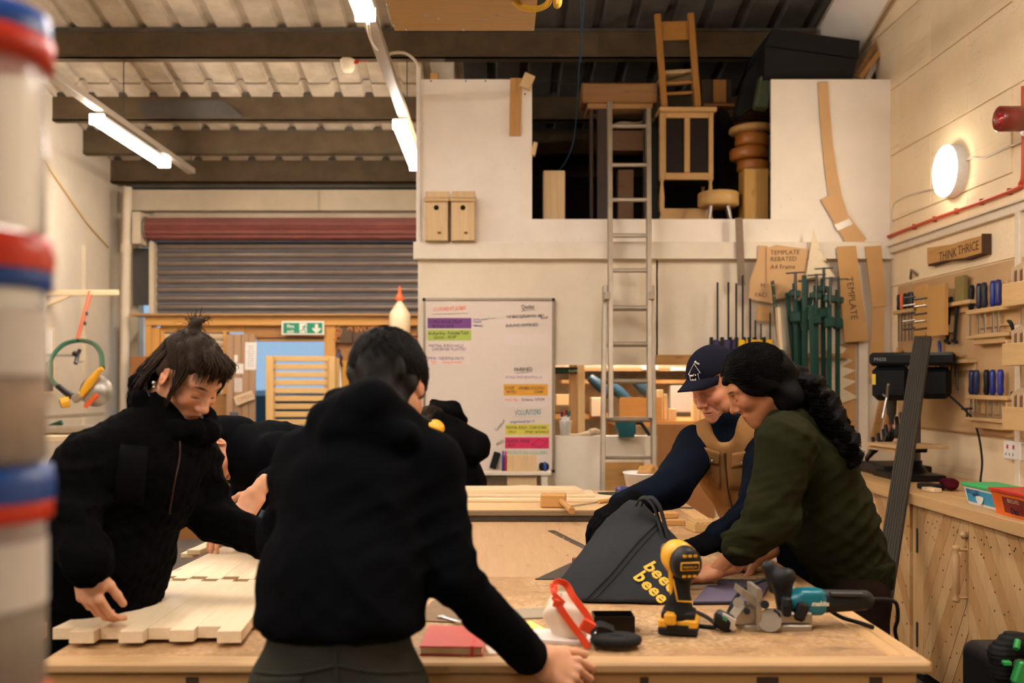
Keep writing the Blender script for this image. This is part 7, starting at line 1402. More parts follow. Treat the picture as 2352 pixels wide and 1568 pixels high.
for a_ in (.6, 2.2, 3.9, 5.3): MB().tube([(xx(1652, 6.85)+.09*math.cos(a_), 6.88+.09*math.sin(a_), cz), (xx(1652, 6.85)+.12*math.cos(a_), 6.88+.12*math.sin(a_), ZL_)], [.016, .008], 8).build('leg', STEEL, stl)
DSC = wood('log disc', srgb(178, 112, 44), 'X', .6, .4, .3); z_ = zz(386, 6.88)+.002; 
for i, (px, hh, rr) in enumerate(((1738, .075, .115), (1728, .08, .13), (1735, .085, .12), (1732, .045, .15))):
    o = MB().lathe([(.001, 0), (rr-.01, 0), (rr, .012), (rr, hh-.012), (rr-.008, hh), (.001, hh)], (0, 0, 0), rotm(0, 3*(-1)**i), 24).build('log_disc', DSC if i < 3 else SLB, None, ['lowest bark edged log disc on the yellowed block', 'second log disc of the stack in the loft', 'third log disc of the stack in the loft', 'topmost pale wide log disc of the loft stack'][i], 'log disc', 'stacked log discs', origin=(0, 0, 0)); o.location = (xx(px, 6.95), 6.95+.1, z_+.004); z_ += hh+.012
bsk = thing('wicker_basket', 'dark wicker basket behind the log discs', 'basket', P(1720, 310, 7.35))
for k in range(7): MB().tube([(xx(1722, 7.35)+(.14+.012*k)*math.cos(t), 7.4+(.1+.01*k)*math.sin(t), zz(312, 7.35)+.028*k) for t in [i*math.pi/8 for i in range(16)]], .015, 6, closed=True).build('weave_ring', plain('wicker', srgb(84, 60, 36), .8, 0, .3), bsk)
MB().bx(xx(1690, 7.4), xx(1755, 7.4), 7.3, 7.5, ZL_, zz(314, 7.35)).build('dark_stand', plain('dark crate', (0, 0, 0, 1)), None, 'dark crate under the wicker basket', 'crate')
MB().box(P(1752, 215, 6.85), (.09, .1, .22), rotm(0, 10), .01).build('green_case', plain('green case', srgb(70, 82, 56), .7, 0, .4, 12), None, 'mottled green case tucked at the loft right edge', 'case')
bgb = MB(); bgb.prism([P(1690, 262, 6.95), P(1716, 170, 6.95), P(1750, 120, 6.95), P(1765, 180, 6.95), P(1738, 240, 6.95), P(1700, 268, 6.95)], (0, .12, 0)).build('black_bag', BLACKR, None, 'black bag slumped beside the green case in the loft', 'bag')
# black boxes on top of the right panel and leaning laths
MB().prism([P(1757, 105, 6.78), P(1775, 66, 6.78), P(1975, 93, 6.78), P(1972, 134, 6.78)], (0, .5, 0)).build('black_case', plain('matt black', (.008, .008, .009, 1), .6), None, 'upper black case lying on top of the right loft panel', 'case'); MB().prism([P(1755, 181, 6.76), P(1757, 107, 6.76), P(1968, 136, 6.76), P(1958, 181, 6.76)], (0, .5, 0)).build('black_case', plain('matt black', (0, 0, 0, 1)), None, 'lower black case resting on the right loft panel', 'case')
for i, (a, b, m_) in enumerate((((1975, 180), (2050, 80), wd('oak')), ((1966, 178), (2034, 66), wd('old pine')), ((1992, 182), (2036, 100), WPAINT), ((2008, 182), (2046, 95), dkw))):
    MB().bar(P(*a, 6.8+.05*i), P(*b, 6.95+.05*i), .035, .012, (0, 1, 0), .002).build('lath', m_, None, ['light oak lath leaning behind the right loft panel top', 'darker lath behind the light oak one', 'thin white lath leaning by the side wall', 'dark lath nearest the side wall at the loft top'][i], 'lath')
cd = MB(); cd.tube(spline([P(1345, -30, 6.4), P(1338, 60, 6.5), P(1331, 140, 6.85), P(1326, 230, 6.95), P(1318, 320, 6.95), P(1300, 370, 6.95), P(1283, 392, 6.9)]), .0035, 6); cd.tube(spline([P(1334, -20, 6.4), P(1336, 60, 6.5), P(1334, 142, 6.6)]), .0035, 6).build('blue_cord', plain('blue cord', srgb(16, 60, 88), .6), None, 'blue cord hanging from the roof into the loft', 'cord')
MB().bx(mx(988), mx(1006), YM, YM+.05, mz(182)+.001, mz(168)).build('wood_stub', wd('oak'), None, 'small wood stub lying on the top edge of the left loft panel', 'block')
# ================================================================== right wall, tool racks, counter
XW = XR-.004
def rw(px, py, X=XW): return PXW(px, py, X)
dpx = lambda px, X=XW: X*F/(px-CX)
zr = lambda px, py, X=XW: CZ+(CY-py)*dpx(px, X)/F
WTR = plain('white trunking', srgb(222, 208, 186), .5)
MB().bx(XR-.03, XR, 3.0, YM-.001, 2.35, 2.395, .003).build('trim_12', WTR, kind='structure'); MB().bx(XR-.05, XR, 3.0, YM-.001, 2.395, 2.405).build('trim_13', WTR, kind='structure'); y_ = dpx(2346); MB().bx(XR-.03, XR, y_-.03, y_+.02, .96, 2.35, .003).build('trim_14', WTR, kind='structure')
rp = thing('red_pipe', 'orange-red cable pipe clipped along the right wall', 'pipe', V3(XR-.02, 5.6, 2.47)); ze = 2.472; yk = dpx(2356)
MB().tube(spline([V3(XR-.016, YM-.01, ze), V3(XR-.016, 6.0, ze+.002), V3(XR-.016, yk+.12, ze), V3(XR-.016, yk+.03, ze+.02), V3(XR-.016, yk, ze+.1), V3(XR-.016, yk-.0, ze+.5)]), .011, 8).build('pipe', plain('red pipe', srgb(190, 66, 30), .5), rp)
for px in (2103, 2150, 2200, 2258, 2322): MB().box(V3(XR-.012, dpx(px), ze+.002), (.024, .012, .034), I3, .002).build('clip', plain('red clip', srgb(150, 60, 36), .5), rp)
lmp = thing('round_wall_light', 'lit round white bulkhead light on the right wall', 'wall light', rw(2175, 450)); Lc = V3(XR, dpx(2178, 2.6), CZ+(CY-393)*dpx(2178, 2.6)/F); Rw_ = basis((0, 1, 0), (-1, 0, 0))
Rw_ = Matrix(((0, 0, -1), (1, 0, 0), (0, -1, 0)))  # local z -> -x
MB().lathe([(.15, 0), (.152, .01), (.15, .055), (.144, .062)], Lc, Rw_, 36).build('housing', WPLAST, lmp); M_bulk = emit('bulkhead diffuser', (1, .86, .66), BULK_W); MB().lathe([(.146, .058), (.144, .072), (.125, .082), (.07, .09), (.001, .092)], Lc, Rw_, 36).build('diffuser', M_bulk, lmp)
MB().tube(spline([V3(XR-.008, Lc.y-.15, Lc.z+.03), V3(XR-.008, Lc.y-.22, Lc.z+.03), rw(2260, 362), rw(2300, 345), rw(2352, 322)]), .006, 6).build('light_cable', plain('white cable', (0, 0, 0, 1)), None, 'white cable running from the round wall light to the right', 'cable')
MB().tube(spline([V3(XR-.008, Lc.y+.15, Lc.z-.06), rw(2095, 446), rw(2060, 462), rw(2050, 480), rw(2048, 545)]), .006, 6).build('light_cable', plain('white cable', (0, 0, 0, 1)), None, 'white cable running down from the round wall light into the corner', 'cable')
al = thing('fire_alarm_sounder', 'dark red fire alarm sounder at the right edge of the wall', 'alarm', rw(2340, 300)); ac = V3(XR, dpx(2352, 2.6)-.0, CZ+(CY-273)*dpx(2352, 2.6)/F); AR = plain('alarm red', srgb(118, 38, 26), .35, 0, .06, coat=.4)
MB().lathe([(.085, 0), (.085, .03), (.06, .035), (.055, .05)], ac, Rw_, 26).build('base', AR, al); MB().lathe([(.055, .05), (.062, .06), (.062, .17), (.055, .175), (.05, .16), (.03, .15), (.001, .15)], ac, Rw_, 26).build('horn', AR, al); MB().ell(ac+V3(-.155, 0, 0), (.02, .03, .03)).build('lens', plain('lens red', srgb(170, 24, 24), .15, coat=1), al)
tt = thing('carved_plank', 'live edge oak plank lettered THINK THRICE on the right wall', 'sign', rw(2190, 600)); bark = plain('bark', srgb(74, 52, 32), .9, 0, .4, 30, .5)
y0, y1 = dpx(2252, 2.59), dpx(2128, 2.59); top = [CZ+(CY-p)*d/F for p, d in ((541, y0), (549, y0+.15), (561, y0+.35), (565, y0+.5), (569, y1))]; bot = [CZ+(CY-p)*d/F for p, d in ((580, y0), (592, y0+.2), (598, y0+.45), (607, y1))]
ys_t = [y0, y0+.15, y0+.35, y0+.5, y1]; ys_b = [y0, y0+.2, y0+.45, y1]
pl_ = [V3(2.595, y, z) for y, z in zip(ys_t, top)]+[V3(2.595, y, z) for y, z in zip(ys_b[::-1], bot[::-1])]; MB().prism(pl_, (.05, 0, 0)).build('plank', wd('oak', 'Y'), tt)
MB().prism([V3(2.6, y, z+.002) for y, z in zip(ys_b, bot)]+[V3(2.6, y, z-.012+.006*(k % 2)) for k, (y, z) in enumerate(list(zip(ys_b, bot))[::-1])], (.044, 0, 0)).build('bark_edge', bark, tt); MB().bx(2.594, 2.645, y0-.012, y0, bot[0]-.01, top[0]+.01, .003).build('bark_end', bark, tt)
mid = (top[1]+bot[1])/2; text('THINK', V3(2.594, y1-.16, mid-.03), (0, -1, 0), (0, 0, 1), .075, plain('burnt lettering', srgb(70, 44, 26), .8), tt, ext=.0004); text('THRICE', V3(2.594, y1-.4, mid-.024), (0, -1, 0), (0, 0, 1), .072, plain('burnt lettering', (0, 0, 0, 1)), tt, ext=.0004)
XB = XR-.018; tbd = thing('tool_board', 'pale plywood backing board of the tool racks on the right wall', 'board', (XB, 5.4, 1.2)); MB().bx(XB, XR-.001, 3.2, 6.53, 1.214, 2.12, .002).build('panel', plaster('dusty plywood', srgb(196, 160, 116), .18, scale=2), tbd); MB().bx(XB-.002, XB, 3.2, 6.53, 1.21, 1.218).build('lower_strip', wd('old pine', 'Y'), tbd)
Xb = XB-.001
PRK = wood('rack pine', srgb(214, 176, 122), 'Y', .8, .5, .3)
def rack(pxa, pxb, pya, lab, dep=.06, th=.022, back=None, lip=None):
    """shelf with slots, from pixel pxa to pxb along the wall"""
    X = Xb-dep; ya, yb = dpx(pxa, X), dpx(pxb, X); z = CZ+(CY-pya)*((ya+yb)/2)/F
    r = thing('tool_rack', lab, 'rack', (Xb-.01, (ya+yb)/2, z), 'wooden tool racks on the board'); MB().bx(X, Xb, yb, ya, z-th, z, .003).build('shelf', PRK, r)
    if back: MB().bx(Xb-.014, Xb, yb+.01, ya-.01, z-back, z-th, .002).build('back_board', PRK, r)
    if lip: MB().bx(X, Xb, yb, ya, z-lip-.018, z-lip, .003).build('lower_shelf', PRK, r)
    return X+dep*.45, z
def driver(px, X, z, col, lab, hl=.11, bl=.14, r=.013, tip=.004, grp='hand tools in the racks', cat='screwdriver', name='screwdriver', flat=False, tilt=0, band=None):
    y = dpx(px, X); o = thing(name, lab, cat, (X, y, z), grp); T = rotm(tilt)
    MB().lathe([(.001, hl), (r*.75, hl-.003), (r, hl*.8), (r*.85, hl*.4), (r, hl*.15), (r*.6, .002), (.001, .001)], (X, y, z), T, 10).build('handle', plain('handle%s' % (col,), srgb(*col), .35), o)
    if flat: MB().box(V3(X, y, z)+T@V3(0, 0, -bl/2), (.005, tip*3.2, bl), T, .001).build('blade', STEEL, o)
    else: MB().cyl(V3(X, y, z)+T@V3(0, 0, .002), V3(X, y, z)+T@V3(0, 0, -bl), tip, n=8).build('blade', DSTEEL, o)
    if band: MB().lathe([(r*.62, .0), (r*.8, .02), (r*.62, .022)], (X, y, z), T, 10).build('collar', plain('handle%s' % (band,), srgb(*band), .35), o)
    return o
K1, BLU2, DB2, RD2, YB2, ORG2, WDN = (22, 22, 24), (28, 44, 122), (24, 34, 60), (196, 34, 34), (190, 160, 40), (220, 90, 40), (178, 130, 70)
X, z = rack(2050, 2104, 710, 'upper left rack of small screwdrivers beside the tan tool blocks', back=.09)
for px, c, l in ((2064, K1, 'yellow-banded black screwdriver at the left end of the upper left rack'), (2071, ORG2, 'orange screwdriver of the upper left rack'), (2079, K1, 'thick black screwdriver beside the orange one'), (2088, K1, 'second thick black screwdriver right of the orange one'), (2094, DB2, 'dark blue screwdriver nearest the tan tool blocks')): driver(px, X, z+.001, c, l, .105, .2, band=YB2 if c == K1 else None)
for (pa, pb, l) in ((2099, 2126, 'smaller tan tool block with chamfered corners left of the bigger one'), (2126, 2170, 'bigger tan tool block with pegs, on the tool board')):
    Xt = Xb-(.06 if pa < 2110 else .1); ya, yb = dpx(pa, Xt), dpx(pb, Xt); zt, zb_ = zr((pa+pb)/2, 655, Xt), zr((pa+pb)/2, 771, Xt); c_ = .03; r = thing('tool_block', l, 'tool holder', (Xb-.02, (ya+yb)/2, zb_))
    MB().prism([V3(Xt, ya-c_, zt), V3(Xt, yb, zt), V3(Xt, yb, zb_), V3(Xt, ya-c_, zb_), V3(Xt, ya, zb_+c_), V3(Xt, ya, zt-c_)], (.02, 0, 0)).build('face_board', wood('tan block', srgb(206, 156, 90), 'Z', .85, .5, .1), r); MB().bx(Xt+.02, Xb, (ya+yb)/2-.03, (ya+yb)/2+.03, zb_+.02, zt-.02).build('spacer', PRK, r)
    for k in range(5):
        zk = zt-.06-k*(zt-zb_-.1)/4.3; MB().cyl(V3(Xt+.02, ya-.02, zk), V3(Xt-.07, ya-.005, zk-.012), .006, n=8).build('peg', STEEL if k % 2 else DSTEEL, r)
MB().bx(Xb-.02, Xb-.018+.0, 0, .01, 0, .01) if False else None
X, z = rack(2160, 2226, 693, 'short rack of black hooked tools above the sash weight', back=.06)
for px, l in ((2182, 'left black hammer hanging in the short rack'), (2199, 'right black hammer hanging in the short rack')):
    y = dpx(px, X); h = thing('hammer', l, 'hammer', (X, y, z), 'black hammers in the short rack'); MB().bar((X, y, z+.01), (X, y+.035, z-.22), .016, .014, (0, 1, 0), .003).build('shaft', BLACK, h); MB().box((X, y+.035, z-.22), (.02, .06, .018), rotm(15), .004).build('foot', BLACK, h); MB().box((X, y, z+.02), (.02, .045, .03), rotm(-10), .004).build('head', BLACK, h)
sa = MB().box(V3(Xb-.04, dpx(2208, Xb-.04), zr(2208, 664, Xb-.04)), (.03, .105, .15), rotm(0, 0), .004).build('sanding_block', plain('olive sanding block', srgb(128, 112, 62), .85, 0, .15, 20), None, 'olive sanding block standing on the short rack', 'sanding block')
X, z = rack(2218, 2316, 706, 'long upper rack of chisels with dark and blue handles', .07, .024, .1, .14)
for px, c, l, tl_ in ((2230, K1, 'black handled chisel at the left of the long upper rack', 4), (2249, DB2, 'dark teal chisel in the middle of the long upper rack', 0), (2262, (44, 44, 48), 'grey-black chisel beside the dark teal one', -3), (2281, BLU2, 'left bright blue chisel of the long upper rack', 0), (2293, (36, 44, 110), 'right bright blue chisel of the long upper rack', 0)): driver(px, X, z+.001, c, l, .14, .14, .017, .005, cat='chisel', name='chisel', flat=True, tilt=tl_)
Xg = Xb-.05; ya, yb = dpx(2236, Xg), dpx(2308, Xg); zg = zr(2270, 789, Xg); MB().bx(Xg, Xb, yb, ya, zg, zg+.055, .003).build('rack_box', PRK, None, 'small pine box under the long upper rack', 'box')
X, z = rack(2050, 2221, 829, 'long middle rack of files and drill bits behind the leaning plank', .06, .02, .06)
for px, c, l, hl in ((2063, WDN, 'wooden handled file at the left end of the middle rack', .1), (2074, K1, 'small black screwdriver right of the wooden file', .07), (2083, K1, 'second small black screwdriver of the middle rack', .06), (2093, K1, 'third small black screwdriver of the middle rack', .06), (2101, RD2, 'red handled screwdriver of the middle rack', .125), (2112, BLU2, 'blue screwdriver beside the red handled one', .125), (2161, BLU2, 'blue tilted screwdriver right of the leaning plank', .12)): driver(px, X, z+.001, c, l, hl, .18, .012, tilt=-12 if px == 2161 else 0)
for k in range(6): y = dpx(2150+k*9, X); MB().cyl((X, y, z-.021), (X, y+.01, z-.07-.012*(k % 3)), .004, n=8).build('drill_bit', DSTEEL, None, ['drill bit hanging first under the middle rack', 'drill bit hanging second under the middle rack', 'drill bit hanging third under the middle rack', 'drill bit hanging fourth under the middle rack', 'drill bit hanging fifth under the middle rack', 'drill bit hanging sixth under the middle rack'][k], 'drill bit', 'drill bits under the middle rack')
MB().cyl((X, dpx(2196, X), z-.02), (X, dpx(2200, X), z-.17), .005, n=8).build('drill_bit', DSTEEL, None, 'long auger bit hanging at the right of the middle rack', 'drill bit')
hn = MB(); hn.tube([rw(2164, 826, X), rw(2196, 812, X)], .012, 8).tube([rw(2175, 822, X-.02), rw(2218, 818, X-.02)], .011, 8).build('brace_handle', wd('old pine', 'Y'), None, 'old wooden tool handle lying on the middle rack', 'handle')
X, z = rack(2218, 2312, 908, 'lower rack of blue handled chisels above the drill press', .07, .022, .1, .12)
for px, c, l in ((2231, (30, 36, 76), 'leftmost navy chisel of the lower rack'), (2242, (28, 38, 80), 'second navy chisel of the lower rack'), (2266, K1, 'black chisel of the lower rack'), (2280, BLU2, 'left bright blue chisel of the lower rack'), (2298, (34, 50, 140), 'right bright blue chisel of the lower rack')): driver(px, X, z+.001, c, l, .135, .12, .017, .005, cat='chisel', name='chisel', flat=True, tilt=3 if px < 2250 else 0)
Xg = Xb-.05; ya, yb = dpx(2234, Xg), dpx(2305, Xg); zg = zr(2270, 985, Xg); MB().bx(Xg, Xb, yb, ya, zg, zg+.05, .003).build('rack_box', PRK, None, 'small pine box under the lower rack', 'box')
aw = thing('gimlet', 'black T-handled gimlet stuck at the left of the lower rack', 'gimlet', rw(2220, 945, X)); a_ = rw(2210, 939, X-.02); b_ = rw(2232, 938, X-.02); MB().cyl(a_, b_, .006, n=8).build('handle', BLACK, aw); MB().cyl((a_+b_)/2, (a_+b_)/2-V3(0, 0, .045), .005, n=8).build('shank', BLACK, aw)
for j, (pt, pb, p0, l) in enumerate(((653, 706, 610, 'top'), (789, 840, 752, 'middle'), (933, 986, 893, 'bottom'))):
    Xc = Xb-.14; ya = dpx(2301, Xc); zt, zb_ = zr(2301, pt, Xc), zr(2301, pb, Xc); r = thing('card_rack', l+' pine sandpaper rack with upright dividers at the right edge', 'rack', (Xb-.07, ya-.25, zb_))
    MB().bx(Xc, Xc+.018, ya-.5, ya, zb_, zt, .003).build('front_board', PRK, r); MB().bx(Xc+.018, Xb, ya-.018, ya-.0, zb_, zt+.02).build('end_board', PRK, r); MB().bx(Xc+.018, Xb, ya-.5, ya-.02, zb_, zb_+.012).build('bottom_board', PRK, r)
    zc_ = zr(2325, p0, Xc+.05)
    for k in range(6):
        y = ya-.05-k*.052; MB().prism([V3(Xc+.022, y, zb_+.02), V3(Xc+.022, y, zc_-.02), V3(Xb-.01, y, zc_+.05), V3(Xb-.01, y, zb_+.02)], (0, -.004, 0)).build('divider', wd('pale board', 'Y'), r); MB().prism([V3(Xc+.03, y-.01, zb_+.02), V3(Xc+.03, y-.01, zc_-.035), V3(Xb-.012, y-.01, zc_+.03), V3(Xb-.012, y-.01, zb_+.02)], (0, -.024, 0)).build('sandpaper', plain('brown abrasive', srgb(112, 72, 46), .9, 0, .15), r)
for px, py, l in ((2322, 740, 'black bent tool standing in the middle sandpaper rack'), (2330, 905, 'black curved tool in the bottom sandpaper rack')): MB().tube(spline([rw(px-8, py-4, Xb-.1), rw(px, py+2, Xb-.09), rw(px+6, py+22, Xb-.08)]), [.006+.004*math.sin(i*.2) for i in range(17)], 8).build('bent_tool', BLACK, None, l, 'tool')
sk = thing('wall_socket', 'white double wall socket with red switches low on the right wall', 'socket', rw(2340, 1055)); ya, yb = dpx(2318), dpx(2352)-.02; z0, z1 = zr(2330, 1055), zr(2330, 1012); MB().bx(XR-.035, XR-.001, yb, ya, z0, z1, .006).build('plate', WPLAST, sk)
for k in range(2): MB().bx(XR-.038, XR-.035, ya-.05-.06*k, ya-.038-.06*k, z1-.04, z1-.02).build('rocker', plain('socket red', srgb(190, 40, 36), .4), sk)
for k in range(3): MB().bx(XR-.0365, XR-.035, ya-.03-.035*k, ya-.026-.035*k, z0+.02, z0+.035).build('pin_slot', BLACK, sk)
wr_ = MB(); wr_.tube([rw(2095, 640)+V3(-.01, 0, 0), rw(2104, 620)+V3(-.03, 0, 0), rw(2110, 632)+V3(-.01, 0, 0)], .008, 6).build('wall_hook', plain('grey hook', srgb(120, 112, 96), .5, .4), None, 'small grey hook above the upper left rack', 'hook')
# ---------------------------------------------------------------- counter with chevron doors
CT = .95; XC = 2.03
wt = thing('worktop', 'long softwood worktop along the right wall', 'worktop', (2.34, 5, CT-.05)); WT = wood('worktop pine', srgb(208, 166, 112), 'Y', .75, .55, .4)
for i in range(4): MB().bx(XC+.001+i*.153, XC+.152+i*.153, 2.6, YM-.02, CT-.05, CT, .003).build('plank', WT, wt)
MB().bx(XC-.004, XC, 2.6, YM-.02, CT-.052, CT-.001).build('front_edge', WT, wt)
DRM = [wood('chevron pine %d' % i, c, 'Z', .72, .6, .7) for i, c in enumerate((srgb(206, 164, 110), srgb(196, 150, 94), srgb(214, 174, 122)))]
def clip(poly, nx, ny, c):
    out = []; m = len(poly)
    for i in range(m):
        a, b = poly[i], poly[(i+1) % m]; da = a[0]*nx+a[1]*ny-c; db = b[0]*nx+b[1]*ny-c
        if da <= 0: out.append(a)
        if da*db < 0: t = da/(da-db); out.append((a[0]+t*(b[0]-a[0]), a[1]+t*(b[1]-a[1])))
    return out
def diag(r, y0, y1, z0, z1, X, ang, w, th=.018):
    nx, ny = math.cos(math.radians(ang)), math.sin(math.radians(ang)); rect = [(y0, z0), (y1, z0), (y1, z1), (y0, z1)]; cs = [p[0]*nx+p[1]*ny for p in rect]; c = min(cs); k = 0
    while c < max(cs):
        p = clip(clip(rect, nx, ny, c+w-.0025), -nx, -ny, -c)
        if len(p) >= 3: MB().prism([V3(X-random.uniform(0, .003), a, b) for a, b in p], (th, 0, 0)).build('plank', DRM[k % 3], r)
        c += w; k += 1
cab = thing('counter_cabinet', 'softwood counter cabinet below the worktop with chevron plank doors', 'cabinet', (2.35, 4.8, 0)); XD = 2.062
MB().bx(XD+.025, XR-.002, 2.6, YM-.02, .08, CT-.052).build('carcass', wd('old pine', 'Z'), cab); MB().bx(XD+.06, XR-.01, 2.6, YM-.02, 0, .08).build('plinth', DK, cab)
dz0, dz1 = .1, CT-.062
dY = lambda px: dpx(px, XD)
doors = [('cabinet_door', dY(2122), dY(2225), 30, 'left'), ('cabinet_door', dY(2225)-.004, dY(2225)-.5, -38, 'right'), ('cabinet_door', dY(1960), dY(2090), -38, 'far')]
for nm, ya, yb, ang, w in doors:
    r = MB().bx(XD+.018, XD+.025, min(ya, yb), max(ya, yb), dz0, dz1).build('door', wd('old pine', 'Z'), cab); random.seed(3)
    diag(r, min(ya, yb), max(ya, yb), dz0, dz1, XD, ang, .075)
    nh = MB(); rr = random.Random(5)
    for k in range(44):
        yy = rr.uniform(min(ya, yb)+.02, max(ya, yb)-.02); zz_ = rr.uniform(dz0+.02, dz1-.02); nh.cyl((XD-.0035, yy, zz_), (XD+.002, yy, zz_), .0042, n=6)
    nh.build('nail_heads', plain('nail hole', srgb(80, 52, 30), .7), r, kind='stuff')
for (a, b) in ((2098, 2108), (2109, 2121)): MB().bx(XD-.004, XD+.03, dY(b), dY(a), dz0-.02, dz1+.008, .003).build('hinge_stile', DRM[0], cab)
for py in (0.72, .26): MB().bx(XD-.008, XD-.003, dY(2110)-.006, dY(2110)+.014, py-.06, py+.06, .001).build('hinge', DSTEEL, cab)
hy = dY(2225)+.012; HB = wood('turned handle', srgb(196, 158, 112), 'Z', .8, .5, 0); z_h = .66
MB().lathe([(.001, -.13), (.014, -.128), (.017, -.115), (.008, -.1), (.016, -.085), (.014, 0), (.016, .075), (.008, .09), (.017, .105), (.014, .118), (.001, .12)], (XD-.05, hy, z_h), n=14).build('handle', HB, cab); MB().cyl((XD-.05, hy, z_h+.1), (XD, hy, z_h+.1), .006, n=8).build('handle_stem', HB, cab); MB().cyl((XD-.05, hy, z_h-.11), (XD, hy, z_h-.11), .006, n=8).build('handle_stem', HB, cab); MB().lathe([(.016, 0), (.018, .02), (.001, .03)], (XD, hy+.005, z_h+.165), Rw_, 12).build('door_knob', HB, cab)
# leaning grooved plank
gp_ = thing('decking_plank', 'dark weathered grooved decking plank leaning against the worktop', 'plank', (1.62, 4.35, 0)); ptop, pbot = V3(2.345-.055, 5.36, 1.742), V3(1.575, 4.3, .01); ax_ = ptop-pbot; DKP2 = wood('weathered decking', srgb(54, 48, 38), 'X', .7, .8, .1); up_ = V3(-.55, -.82, .3)
B3 = basis(ax_, up_); L_ = ax_.length; cpl = (ptop+pbot)/2
MB().box(cpl-B3@V3(0, 0, .015), (L_, .088, .03), B3, .002).build('board', DKP2, gp_)
for k in range(7): MB().box(cpl+B3@V3(0, -.036+k*.012, .0), (L_, .0065, .008), B3, .001).build('ridge', DKP2, gp_)
# drill press
dpv = thing('drill_press', 'black bench drill press with a plywood table on the worktop', 'drill press', (2.4, 5.55, CT)); BP = plain('press black', srgb(16, 17, 20), .4, .2); yd = 5.62; pc = lambda px, py, X: rw(px, py, X)
bxp = V3(2.32, yd, CT); MB().box(bxp+V3(0, 0, .018), (.26, .4, .035), I3, .012).build('base', BP, dpv); MB().lathe([(.07, .035), (.06, .05), (.038, .075), (.038, .1)], bxp+V3(.06, .05, 0), n=18).build('column_foot', BP, dpv); MB().cyl(bxp+V3(.06, .05, .05), bxp+V3(.06, .05, .6), .03).build('column', plain('grey column', srgb(90, 86, 80), .35, .8), dpv)
MB().box(bxp+V3(-.02, -.03, .19), (.3, .34, .018), rotm(0, 0, 8), .002).build('table_board', wd('ply', 'Y'), dpv); MB().box(bxp+V3(-.14, .0, .172), (.02, .34, .03), rotm(0, 0, 8), .002).build('table_batten', wd('ply', 'Y'), dpv); MB().box(bxp+V3(.03, 0, .165), (.12, .1, .03), I3, .01).build('table_bracket', BP, dpv)
hz = CT+.44; Rd = rotm(0, 0, -23); hc2 = V3(2.375, 5.7, hz); MB().box(hc2+Rd@V3(-.11, 0, .1), (.2, .24, .2), Rd, .03).build('head', BP, dpv); MB().box(hc2+Rd@V3(.12, 0, .1), (.17, .18, .18), Rd, .03).build('motor', BP, dpv); MB().box(hc2+Rd@V3(0, 0, .235), (.45, .25, .075), Rd, .025).build('belt_cover', plain('cover black', srgb(20, 21, 24), .35), dpv); MB().lathe([(.03, 0), (.026, -.08), (.016, -.1), (.014, -.14)], hc2+Rd@V3(-.11, 0, 0), n=14).build('chuck', DSTEEL, dpv)
MB().box(hc2+Rd@V3(-.2, -.122, .12), (.02, .004, .06), Rd).build('yellow_tab', plain('yellow tab', srgb(220, 190, 60), .6), dpv); text('PRESS', hc2+Rd@V3(-.2, -.127, .225), Rd@V3(1, 0, 0), (0, 0, 1), .026, plain('grey print', srgb(150, 150, 150), .6), dpv)
for k in range(3): a_ = k*2.1+.4; MB().cyl((2.2, 5.62, hz+.02), (2.17, 5.62+.12*math.cos(a_), hz+.02+.12*math.sin(a_)), .007, n=8).build('feed_handle', STEEL, dpv)
MB().tube(spline([V3(2.52, 5.6, hz+.05), V3(2.58, 5.4, hz-.1), V3(2.58, 5.3, 1.1), V3(2.5, 5.15, .97), V3(2.45, 5.0, .958)]), .006, 6).build('power_cord', BLACKR, dpv)
random.seed(12); 
for i in range(7):
    px, py = 2000+i*11, 1040-i*9; c = thing('spring_clamp', ['lowest black clamp of the heap beside the drill press', 'second black clamp from the bottom of the heap', 'third black clamp of the heap by the press', 'fourth black clamp of the heap by the press', 'fifth black clamp of the heap by the press', 'sixth black clamp of the heap by the press', 'topmost black clamp of the heap by the press'][i], 'clamp', pc(px, py, 2.3), 'black clamps heaped by the drill press'); p0 = pc(px, py, 2.28+.02*(i % 3)); d_ = V3(random.uniform(-.2, .2), -.8, .45).normalized(); MB().bar(p0-d_*.09, p0+d_*.1, .02, .03, (0, 0, 1), .006).build('body', BLACK, c); MB().bar(p0+d_*.06, p0+d_*.06+V3(0, .02, .07), .018, .022, (0, 1, 0), .005).build('grip', BLACK if i != 4 else plain('clamp red', srgb(150, 36, 24), .4), c)
MB().bx(2.22, 2.5, 5.72, 6.15, CT+.001, CT+.06, .006).build('tool_case', BLACK, None, 'flat black case under the heap of clamps on the worktop', 'case')
MB().bar(rw(2008, 1010, 2.45), rw(2036, 885, 2.6), .05, .02, (0, 1, 0), .002).build('pine_strip', wd('old pine'), None, 'brown wood strip leaning beside the drill press', 'strip'); 
MB().bar(rw(2026, 1030, 2.45), rw(2046, 905, 2.6), .02, .02, (0, 1, 0), .002).build('pine_strip', wd('oak'), None, 'thin oak strip leaning behind the brown one by the press', 'strip')
MB().box(V3(2.2, 5.05, CT+.0165), (.08, .12, .03), rotm(0, 0, 20), .008).build('black_wedge', BLACK, None, 'black rubber wedge in front of the drill press base', 'wedge')
